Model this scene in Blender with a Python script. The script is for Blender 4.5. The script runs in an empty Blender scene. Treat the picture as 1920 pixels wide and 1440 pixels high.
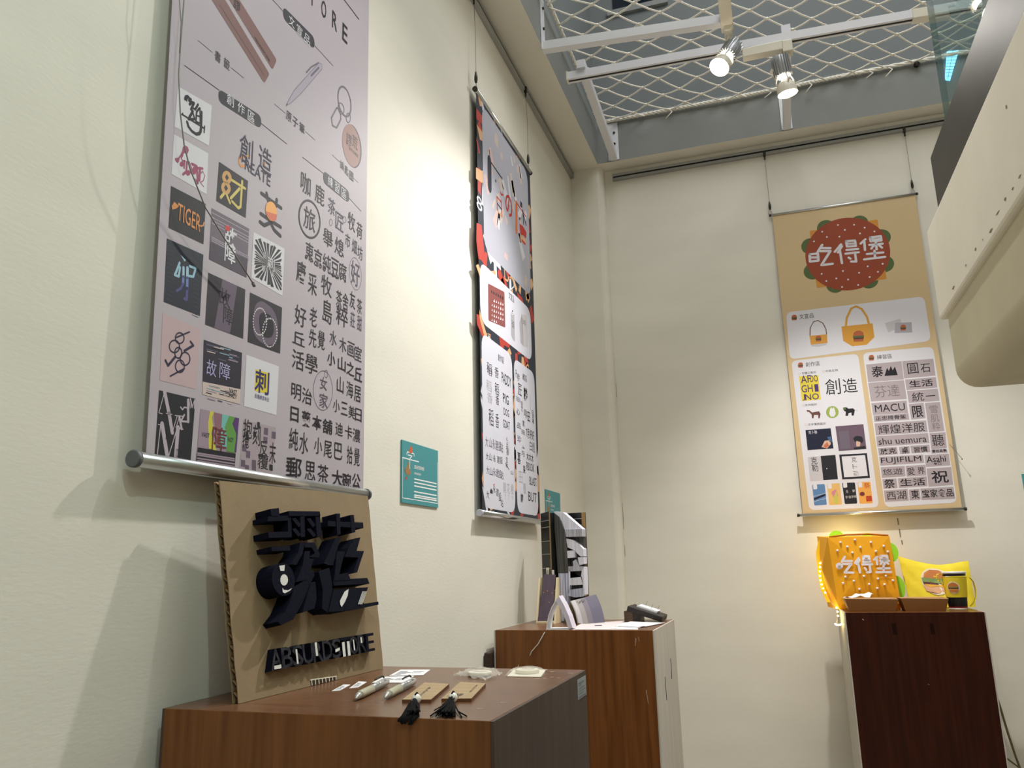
import bpy, bmesh, math, random
from mathutils import Vector, Matrix
S = bpy.context.scene
COL = S.collection
V = Vector
# ---------------------------------------------------------------- camera, world, lights, exposure
cam_d = bpy.data.cameras.new('camera'); cam = bpy.data.objects.new('camera', cam_d); COL.objects.link(cam)
YAW, PIT, ROL = math.radians(18.10349), math.radians(12.79247), math.radians(-1.34913)
f_ = V((-math.sin(YAW)*math.cos(PIT), math.cos(YAW)*math.cos(PIT), math.sin(PIT)))
r_ = f_.cross(V((0, 0, 1))).normalized(); u_ = r_.cross(f_)
rr = r_*math.cos(ROL)+u_*math.sin(ROL); uu = -r_*math.sin(ROL)+u_*math.cos(ROL)
M = Matrix((rr, uu, -f_)).transposed().to_4x4(); M.translation = V((.85, 0, 1.28)); cam.matrix_world = M
cam_d.sensor_width = 36; cam_d.lens = 1497.85/1920*36; cam_d.clip_start = .02
S.camera = cam
S.view_settings.view_transform = 'Standard'; S.view_settings.look = 'None'
S.view_settings.exposure = -0.08; S.view_settings.gamma = 1; S.view_settings.use_curve_mapping = False
S.cycles.max_bounces = 8; S.cycles.diffuse_bounces = 5; S.cycles.transparent_max_bounces = 12
S.cycles.use_denoising = True; S.cycles.sample_clamp_indirect = 4
try: S.cycles.caustics_reflective = False; S.cycles.caustics_refractive = False
except Exception: pass
w = bpy.data.worlds.new('World'); S.world = w; w.use_nodes = True
w.node_tree.nodes['Background'].inputs[0].default_value = (.55, .62, .7, 1); w.node_tree.nodes['Background'].inputs[1].default_value = .05
def lamp(name, kind, loc, energy, col=(1, 1, 1), aim=None, **k):
    d = bpy.data.lights.new(name, kind); d.energy = energy; d.color = col
    for a, v in k.items(): setattr(d, a, v)
    o = bpy.data.objects.new(name, d); COL.objects.link(o); o.location = loc
    if aim: o.rotation_euler = (V(aim)-V(loc)).to_track_quat('-Z', 'Y').to_euler()
    return o
WARM = (1, .975, .93)
# unseen soft fill behind the viewer, added for the overall ambient
lamp('rear_fill_light', 'AREA', (1.7, -1.2, 3.15), 34, (1, .985, .95), (1.7, -1.2, 0), shape='RECTANGLE', size=1.6, size_y=1.2)
# light of the two track spotlights in view (hot centre and wide spill of each) and of one more on the same ceiling above the frame, plus an added fill spot
SP1 = V((.789, 2.70, 3.03)); SP1A = V((-.68, -.72, -1.38)).normalized()
SP2 = V((1.022, 2.87, 2.972)); SP2A = V((.12, .12, -1)).normalized()
lamp('spot_beam', 'SPOT', SP1+SP1A*.012, 145, WARM, SP1+SP1A, spot_size=math.radians(70), spot_blend=1, shadow_soft_size=.022)
lamp('spotlight_spill', 'SPOT', SP1+SP1A*.012, 9, WARM, SP1+SP1A, spot_size=math.radians(150), spot_blend=.7, shadow_soft_size=.022)
lamp('spot_beam', 'SPOT', SP2+SP2A*.012, 108, WARM, SP2+SP2A, spot_size=math.radians(92), spot_blend=.75, shadow_soft_size=.022)
lamp('spot_beam', 'SPOT', (.80, 1.55, 3.12), 30, WARM, (.5, 1.5, 0), spot_size=math.radians(125), spot_blend=.7, shadow_soft_size=.018)
lamp('spot_beam', 'SPOT', (1.5, -.3, 3.12), 62, WARM, (0, .75, 1.15), spot_size=math.radians(95), spot_blend=1, shadow_soft_size=.04)  # added unseen fill spot that brightens the left wall
lamp('upper_fill_light', 'AREA', (1.6, 1.8, 5.3), 85, (.97, .99, 1), (1.6, 1.8, 0), shape='RECTANGLE', size=2.2, size_y=2.2)  # unseen fill from above through the net, added to lift the ambient

# ---------------------------------------------------------------- materials
def lin(c):
    c = c/255
    return c/12.92 if c <= .04045 else ((c+.055)/1.055)**2.4
MATS = {}
def mat(name, rgb=(128, 128, 128), rough=.6, metal=0, gain=1, noise=0, nscale=40, bump=0, bscale=200, emit=0, stretch=None, spec=.5, rgb2=None, trans=0, alpha=1, coat=0, ior=1.45):
    if name in MATS: return MATS[name]
    m = bpy.data.materials.new(name); MATS[name] = m; m.use_nodes = True
    nt = m.node_tree; p = nt.nodes['Principled BSDF']
    c = [min(1, lin(x)*gain) for x in rgb]
    p.inputs['Base Color'].default_value = (*c, 1); p.inputs['Roughness'].default_value = rough; p.inputs['Metallic'].default_value = metal
    p.inputs['Specular IOR Level'].default_value = spec; p.inputs['IOR'].default_value = ior
    p.inputs['Transmission Weight'].default_value = trans; p.inputs['Alpha'].default_value = alpha; p.inputs['Coat Weight'].default_value = coat
    if emit:
        p.inputs['Emission Color'].default_value = (*c, 1); p.inputs['Emission Strength'].default_value = emit
    if noise or rgb2 or bump:
        tc = nt.nodes.new('ShaderNodeTexCoord'); mp = nt.nodes.new('ShaderNodeMapping'); nt.links.new(tc.outputs['Object'], mp.inputs[0])
        if stretch: mp.inputs['Scale'].default_value = stretch
    if noise or rgb2:
        n = nt.nodes.new('ShaderNodeTexNoise'); n.inputs['Scale'].default_value = nscale; n.inputs['Detail'].default_value = 5; nt.links.new(mp.outputs[0], n.inputs['Vector'])
        r = nt.nodes.new('ShaderNodeValToRGB'); nt.links.new(n.outputs[0], r.inputs[0]); nt.links.new(r.outputs[0], p.inputs['Base Color'])
        c2 = [min(1, lin(x)*gain) for x in rgb2] if rgb2 else [x*(1-noise) for x in c]
        c1 = c if rgb2 else [min(1, x*(1+noise)) for x in c]
        r.color_ramp.elements[0].position = .32; r.color_ramp.elements[1].position = .68
        r.color_ramp.elements[0].color = (*c2, 1); r.color_ramp.elements[1].color = (*c1, 1)
    if bump:
        n2 = nt.nodes.new('ShaderNodeTexNoise'); n2.inputs['Scale'].default_value = bscale; n2.inputs['Detail'].default_value = 4; nt.links.new(mp.outputs[0], n2.inputs['Vector'])
        b = nt.nodes.new('ShaderNodeBump'); b.inputs['Strength'].default_value = bump; b.inputs['Distance'].default_value = .002; nt.links.new(n2.outputs[0], b.inputs['Height']); nt.links.new(b.outputs[0], p.inputs['Normal'])
    return m
mat('cream_wall', (221, 217, 205), .7, noise=.035, nscale=2.2, bump=.12, bscale=60, stretch=(1, 1, 3))
mat('grey_beam', (134, 136, 133), .8, noise=.06, nscale=3, bump=.2, bscale=40)
mat('grey_upper', (116, 121, 121), .85, noise=.04, nscale=2)
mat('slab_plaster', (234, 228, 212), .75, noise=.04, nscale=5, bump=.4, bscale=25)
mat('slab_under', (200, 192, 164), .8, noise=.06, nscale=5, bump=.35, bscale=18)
mat('floor_tile', (196, 190, 182), .35, noise=.08, nscale=3)
mat('wood', (124, 78, 40), .33, rgb2=(98, 57, 25), spec=.3, nscale=5, stretch=(16, 16, .8), bump=.05, bscale=60)
mat('wood_top', (116, 80, 56), .27, rgb2=(94, 62, 42), nscale=5, stretch=(1.2, 16, 16), bump=.22, bscale=14)
mat('wood_dark', (62, 26, 12), .4, rgb2=(46, 17, 8), spec=.2, nscale=5, stretch=(16, 16, .8))
mat('wood_side', (74, 58, 50), .5, rgb2=(60, 46, 40), nscale=6, stretch=(14, 14, .8))
mat('wood_deep', (50, 34, 28), .6)
mat('painted_side', (198, 192, 182), .6, rgb2=(184, 178, 168), nscale=6, stretch=(14, 14, .6))
mat('wood_stain', (34, 14, 8), .7, spec=.1); mat('crack', (118, 112, 98), .9); mat('chip', (136, 118, 92), .9)
mat('scratch', (200, 180, 165), .6)
mat('alu', (205, 207, 208), .28, 1)
mat('alu_dark', (168, 168, 166), .45, .7)
mat('rail_slot', (40, 38, 36), .7)
mat('plastic_grey', (92, 94, 98), .5)
mat('plastic_lilac', (176, 178, 192), .45)
mat('steel', (74, 72, 69), .42, 1, noise=.12, nscale=9)
mat('metal_dark', (70, 68, 62), .35, 1)
mat('cable_metal', (128, 126, 124), .5, .3)
mat('white_metal', (222, 222, 228), .45)
mat('cream_plastic', (222, 216, 200), .4)
mat('heat_sink', (176, 178, 180), .4, .5)
mat('lens', (255, 246, 226), .5, emit=26)
mat('rope', (238, 233, 220), .9, bump=.4, bscale=300)
mat('cardboard', (140, 120, 91), .85, noise=.05, nscale=30, bump=.15, bscale=260)
mat('cardboard_core', (150, 116, 80), .9)
mat('flute_shade', (58, 40, 26), .9)
mat('foam_navy', (9, 11, 28), .9, spec=.15, bump=.4, bscale=140)
mat('foam_bare', (214, 212, 208), .8, bump=.4, bscale=140)
mat('foam_grey', (62, 60, 66), .9, spec=.15, rgb2=(22, 22, 28), nscale=60, bump=.5, bscale=120)
mat('paper_white', (232, 231, 232), .7)
mat('paper_warm', (226, 219, 200), .7)
mat('print_grey', (120, 120, 128), .7)
mat('bamboo', (172, 146, 108), .5, rgb2=(156, 130, 94), nscale=5, stretch=(2, 30, 30))
mat('bamboo_edge', (104, 66, 40), .6)
mat('tassel_black', (13, 12, 14), .9, spec=.15)
mat('bead', (240, 236, 228), .35)
mat('pen_olive', (206, 204, 176), .3, trans=.25)
mat('pen_silver', (190, 188, 186), .28, .35)
mat('pen_tip', (190, 188, 180), .15, .5)
mat('sleeve', (238, 236, 226), .1, alpha=.27, spec=.8)
mat('coaster', (226, 218, 198), .6)
mat('label_film', (150, 158, 160), .5)
mat('teal_card', (64, 142, 148), .55)
mat('sign_white', (238, 240, 240), .6)
mat('sign_orange', (204, 92, 48), .6); mat('sign_brown', (150, 120, 74), .6); mat('sign_red', (190, 52, 70), .6)
mat('stand_purple', (86, 72, 86), .55, rgb2=(74, 62, 76), nscale=4, stretch=(20, 20, .6))
mat('stand_wood', (222, 206, 168), .55)
mat('petal', (206, 150, 92), .6); mat('petal_red', (150, 60, 50), .6)
mat('page_white', (234, 232, 242), .7, rgb2=(200, 198, 212), nscale=8, stretch=(40, 40, .6))
mat('page_grey', (206, 204, 214), .7, rgb2=(130, 130, 138), nscale=8, stretch=(40, 40, .6))
mat('page_dark', (92, 90, 86), .75, rgb2=(36, 36, 36), nscale=8, stretch=(50, 50, .8))
mat('page_blue', (224, 224, 238), .7, rgb2=(110, 114, 160), nscale=7, stretch=(60, 60, 1))
mat('book_black', (24, 25, 26), .5, rgb2=(16, 17, 18), nscale=6, stretch=(40, 40, .5))
mat('book_gold', (152, 118, 62), .55)
mat('thread', (206, 202, 196), .7)
mat('tent_olive', (118, 112, 78), .7); mat('tent_a', (206, 200, 204), .6); mat('tent_b', (170, 164, 164), .6); mat('tent_c', (138, 132, 142), .6); mat('tent_d', (118, 114, 132), .6)
mat('lilac_page', (204, 196, 210), .65)
mat('sheet_pink', (206, 196, 196), .65)
mat('block_black', (34, 27, 25), .5, noise=.12, nscale=20)
mat('end_grain', (98, 74, 52), .7, rgb2=(56, 40, 30), nscale=9)
mat('felt_orange', (252, 176, 22), .75, bump=.12, bscale=260)
mat('felt_orange_dark', (196, 112, 14), .75)
mat('felt_white', (244, 240, 246), .8)
mat('felt_yellow', (248, 206, 30), .75)
mat('felt_green', (172, 248, 58), .7)
mat('led', (255, 236, 150), .4, emit=22)
mat('wire_clear', (220, 206, 140), .4)
mat('tote', (238, 214, 48), .75, noise=.05, nscale=14, bump=.25, bscale=60)
mat('kraft', (150, 104, 58), .7); mat('kraft_in', (206, 164, 118), .7)
mat('cup_black', (26, 26, 28), .35); mat('cup_stripe', (70, 70, 66), .4); mat('cup_red', (150, 30, 34), .4)
mat('cup_clear', (232, 232, 236), .15, alpha=.45); mat('cup_rim', (226, 226, 232), .3)
mat('burger_bun', (198, 120, 60), .7); mat('burger_green', (130, 156, 90), .7); mat('burger_meat', (104, 62, 50), .7); mat('burger_low', (224, 170, 130), .7); mat('burger_edge', (238, 228, 200), .7); mat('burger_cheese', (236, 176, 60), .7); mat('ink_black', (30, 28, 32), .6)
mat('cord_olive', (104, 94, 62), .6)
mat('reflection_blue', (130, 205, 245), .4, emit=3.0); mat('reflection_grid', (70, 96, 110), .5)
mat('window_glass_dark', (24, 34, 44), .1)
def glass_mat():
    m = bpy.data.materials.new('greenish_glass'); MATS['glass'] = m; m.use_nodes = True; nt = m.node_tree
    p = nt.nodes['Principled BSDF']; o = nt.nodes['Material Output']
    p.inputs['Base Color'].default_value = (.9, .97, .95, 1); p.inputs['Roughness'].default_value = 0; p.inputs['Specular IOR Level'].default_value = .5
    t = nt.nodes.new('ShaderNodeBsdfTransparent'); t.inputs[0].default_value = (.80, .91, .90, 1)
    g = nt.nodes.new('ShaderNodeBsdfGlossy'); g.inputs['Roughness'].default_value = 0
    fr = nt.nodes.new('ShaderNodeFresnel'); fr.inputs[0].default_value = 1.45
    mx = nt.nodes.new('ShaderNodeMixShader'); ge = nt.nodes.new('ShaderNodeNewGeometry'); mu = nt.nodes.new('ShaderNodeMath'); mu.operation = 'MULTIPLY_ADD'; nt.links.new(ge.outputs['Backfacing'], mu.inputs[0]); mu.inputs[1].default_value = -1; mu.inputs[2].default_value = 1
    m2 = nt.nodes.new('ShaderNodeMath'); m2.operation = 'MULTIPLY'; nt.links.new(fr.outputs[0], m2.inputs[0]); nt.links.new(mu.outputs[0], m2.inputs[1]); nt.links.new(m2.outputs[0], mx.inputs[0]); nt.links.new(t.outputs[0], mx.inputs[1]); nt.links.new(g.outputs[0], mx.inputs[2]); nt.links.new(mx.outputs[0], o.inputs[0])
glass_mat()
mat('glass_edge', (70, 104, 106), .1, alpha=.75)
# printing inks of the banners: name -> (colour, gain)
INK = {}
for g, d in ((1.22, dict(fabric1=(176, 167, 175), ink=(32, 29, 36), ink2=(56, 54, 62), navy=(46, 40, 66), thin=(84, 78, 92), white=(214, 212, 218), brown=(126, 94, 92), tagbrown=(150, 116, 110), grey=(104, 100, 110), pen=(164, 154, 170), card=(206, 204, 210), gold=(196, 152, 96), gold2=(204, 184, 104), orange=(206, 140, 84), rose=(150, 72, 100), dark=(38, 38, 44), sun=(232, 164, 88), sunlow=(204, 106, 76), tiger=(206, 136, 80), teal=(36, 40, 52), tealT=(60, 70, 84), ice=(150, 186, 206), iceM=(104, 124, 178), iceD=(76, 76, 130), mauve=(106, 96, 108), mauveL=(160, 150, 162), mauveD=(74, 68, 80), mauveM=(100, 88, 104), red=(190, 50, 52), pale=(206, 202, 206), dark2=(46, 42, 50), dark3=(34, 32, 40), pinkcard=(186, 162, 166), glitch=(44, 42, 54), flesh=(196, 178, 172), gl1=(126, 160, 176), gl2=(150, 134, 148), gl3=(90, 88, 110), lav=(166, 160, 200), yellow=(214, 194, 62), blue=(48, 44, 100), lil=(180, 168, 178), mix1=(152, 134, 148), yel2=(196, 190, 66), teal2=(112, 176, 170), green=(94, 146, 72), purple=(84, 54, 108), mix2=(140, 100, 110), maroon=(112, 52, 56), paperg=(164, 150, 158))),
             (1.15, dict(fabric2=(40, 47, 60), red2=(176, 62, 52), tan2=(212, 164, 120), white2=(206, 208, 218), panel=(208, 208, 220), panel1=(170, 170, 182), pp1=(204, 178, 176), pp2=(206, 204, 212), pp3=(198, 184, 174), navy2=(36, 42, 56), red3=(186, 48, 42), orange2=(214, 110, 56), brick=(134, 74, 72), pgrey=(170, 168, 176), pgrey2=(196, 192, 196))),
             (1.18, dict(cellgrey=(128, 118, 122), fabric3=(207, 182, 141), bun=(150, 70, 44), bunT=(176, 94, 62), lettuce=(84, 104, 62), cheese=(206, 142, 60), patty=(90, 62, 50), mustard=(210, 152, 62), brownl=(120, 84, 60), tan3=(206, 150, 110), indigo=(72, 50, 112), maroon2=(104, 66, 60), green2=(150, 166, 80), night=(30, 34, 54), nightb=(70, 100, 140), flesh2=(206, 170, 150), fish=(190, 110, 80), plum=(104, 84, 100), phblue=(92, 130, 176), phmix=(220, 180, 110), phpink=(206, 130, 150), phlime=(190, 190, 90), mango=(226, 164, 80), cell=(172, 160, 164)))):
    for k_, c_ in d.items(): INK[k_] = mat('ink_'+k_, c_, .55, gain=g*.82, spec=.3)

# ---------------------------------------------------------------- builders
class MB:
    def __init__(s): s.bm = bmesh.new(); s.names = []; s.cur = 0
    def m(s, n):
        if n not in s.names: s.names.append(n)
        s.cur = s.names.index(n); return s
    def face(s, pts, mi=None):
        f = s.bm.faces.new([s.bm.verts.new(p) for p in pts]); f.material_index = s.cur if mi is None else mi; return f
    def merge(s, b2, mtx=None):
        vs = {}
        for v in b2.verts: vs[v] = s.bm.verts.new(mtx @ v.co if mtx else v.co)
        for f in b2.faces:
            nf = s.bm.faces.new([vs[v] for v in f.verts]); nf.material_index = s.cur; nf.smooth = f.smooth
        b2.free(); return s
    def box(s, lo, hi, bev=0, mtx=None, seg=2):
        b = bmesh.new(); bmesh.ops.create_cube(b, size=1)
        for v in b.verts: v.co = V([lo[i]+(v.co[i]+.5)*(hi[i]-lo[i]) for i in range(3)])
        if bev: bmesh.ops.bevel(b, geom=b.edges[:], offset=bev, segments=seg, affect='EDGES', profile=.5)
        return s.merge(b, mtx)
    def prism(s, pts, fn0, fn1):
        "closed outline pts (2D) mapped to 3D by fn0 (front) and fn1 (back)"
        n = len(pts); a = [s.bm.verts.new(fn0(*p)) for p in pts]; c = [s.bm.verts.new(fn1(*p)) for p in pts]
        fs = [s.bm.faces.new(a), s.bm.faces.new(c[::-1])]
        for i in range(n): fs.append(s.bm.faces.new([a[i-1], c[i-1], c[i], a[i]]))
        for f in fs: f.material_index = s.cur
        return fs
    def tube(s, pts, r, n=8, closed=False, cap=True):
        pts = [V(p) for p in pts]; rs = r if isinstance(r, (list, tuple)) else [r]*len(pts); rings = []; N = len(pts)
        prev = None
        for i, p in enumerate(pts):
            if closed: t = pts[(i+1) % N]-pts[i-1]
            else: t = pts[min(i+1, N-1)]-pts[max(i-1, 0)]
            t = t.normalized() if t.length > 1e-9 else V((0, 0, 1))
            if prev is None: a = t.orthogonal().normalized()
            else:
                a = prev-t*prev.dot(t); a = a.normalized() if a.length > 1e-6 else t.orthogonal().normalized()
            prev = a; b = t.cross(a)
            rings.append([s.bm.verts.new(p+(a*math.cos(2*math.pi*k/n)+b*math.sin(2*math.pi*k/n))*rs[i]) for k in range(n)])
        for i in range(N if closed else N-1):
            A, B = rings[i], rings[(i+1) % N]
            for k in range(n):
                f = s.bm.faces.new([A[k-1], A[k], B[k], B[k-1]]); f.material_index = s.cur; f.smooth = True
        if cap and not closed:
            for q in (rings[0][::-1], rings[-1]): f = s.bm.faces.new(q); f.material_index = s.cur
        return s
    def ball(s, c, r, sc=(1, 1, 1), u=12, v=8):
        b = bmesh.new(); bmesh.ops.create_uvsphere(b, u_segments=u, v_segments=v, radius=r)
        for f in b.faces: f.smooth = True
        for x in b.verts: x.co = V((x.co.x*sc[0], x.co.y*sc[1], x.co.z*sc[2]))+V(c)
        return s.merge(b)
    def grid(s, P, smooth=True):
        vs = [[s.bm.verts.new(p) for p in row] for row in P]
        for i in range(len(vs)-1):
            for j in range(len(vs[0])-1):
                f = s.bm.faces.new([vs[i][j], vs[i][j+1], vs[i+1][j+1], vs[i+1][j]]); f.material_index = s.cur; f.smooth = smooth
        return s
    def build(s, name, parent=None, origin=None, normals=True):
        if normals: bmesh.ops.recalc_face_normals(s.bm, faces=s.bm.faces[:])
        me = bpy.data.meshes.new(name); o_ = V(origin) if origin else (V(parent['_o']) if parent else V((0, 0, 0)))
        if o_.length: bmesh.ops.translate(s.bm, verts=s.bm.verts[:], vec=-o_)
        s.bm.to_mesh(me); s.bm.free()
        for n in s.names: me.materials.append(MATS.get(n) or INK[n])
        o = bpy.data.objects.new(name, me); COL.objects.link(o)
        if parent: o.parent = parent; o['_o'] = parent['_o']
        else: o.location = o_; o['_o'] = list(o_)
        return o
def tag(o, label, cat, group=None):
    o['label'] = label; o['category'] = cat
    if group: o['group'] = group
    return o
def thing(name, label, cat, loc, group=None):
    o = bpy.data.objects.new(name, None); COL.objects.link(o); o.location = loc; o['_o'] = list(loc); o.empty_display_size = .03
    return tag(o, label, cat, group)
def struct(name, mb): o = mb.build(name); o['kind'] = 'structure'; return o
def dup(root, loc, label, rotz=0, group=None):
    r = root.copy(); COL.objects.link(r); r.location = loc; r.rotation_euler = (0, 0, rotz); r['label'] = label
    for ch in list(root.children):
        c = ch.copy(); COL.objects.link(c); c.parent = r
        for g in list(ch.children):
            d = g.copy(); COL.objects.link(d); d.parent = c
    return r
GLY = {}
def glyphs(txt, bold=0, ext=0):
    "outline letters as a mesh scaled to a unit box"
    k = (txt, bold, ext)
    if k in GLY: return GLY[k]
    c = bpy.data.curves.new('t', 'FONT'); c.body = txt; c.resolution_u = 2; c.offset = (.008 if txt.isascii() else .012) if bold else 0.0; c.extrude = ext
    o = bpy.data.objects.new('t', c); COL.objects.link(o); dg = bpy.context.evaluated_depsgraph_get(); dg.update()
    me = bpy.data.meshes.new_from_object(o.evaluated_get(dg))
    vs = [v.co.copy() for v in me.vertices]; fs = [tuple(p.vertices) for p in me.polygons]
    x0 = min(v.x for v in vs); x1 = max(v.x for v in vs); y0 = min(v.y for v in vs); y1 = max(v.y for v in vs)
    vs = [((v.x-x0)/max(1e-6, x1-x0)-.5, (v.y-y0)/max(1e-6, y1-y0)-.5, v.z) for v in vs]
    bpy.data.objects.remove(o); bpy.data.curves.remove(c); bpy.data.meshes.remove(me)
    GLY[k] = (vs, fs); return GLY[k]
STEP = .12
def art(mb, items, fn):
    "flat printing: items in mm on a sheet, fn(u, v, height) -> point"
    for it in items:
        kd, col, ly = it[0], it[1], it[2]; z = ly*STEP; mb.m(col)
        if kd == 'P':
            p = it[3]; q = [(p[i], p[i+1]) for i in range(0, len(p), 2)]
            vs = [mb.bm.verts.new(fn(a, b, z)) for a, b in q]
            f = mb.bm.faces.new(vs); f.material_index = mb.cur
            if len(q) > 4: bmesh.ops.triangulate(mb.bm, faces=[f])
        elif kd == 'L':
            wd, cl, p = it[3], it[4], it[5]; q = [V((p[i], p[i+1])) for i in range(0, len(p), 2)]
            if cl: q.append(q[0])
            for i in range(len(q)-1):
                a, b = q[i], q[i+1]; d = b-a
                if d.length < 1e-6: continue
                d.normalize(); n = V((-d.y, d.x))*wd/2
                mb.face([fn(*(a+n), z), fn(*(a-n), z), fn(*(b-n), z), fn(*(b+n), z)])
            if wd > 1.5:
                for a in q:
                    mb.face([fn(a.x+wd/2*math.cos(t*math.pi/4), a.y+wd/2*math.sin(t*math.pi/4), z+.02) for t in range(8)])
        else:
            txt, uc, vc, wd, h, b = it[3:9]
            vs, fs = glyphs(txt, b); vv = [mb.bm.verts.new(fn(uc+x*wd, vc+y*h, z)) for x, y, _ in vs]
            for f in fs:
                try: nf = mb.bm.faces.new([vv[i] for i in f]); nf.material_index = mb.cur
                except ValueError: pass

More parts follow.
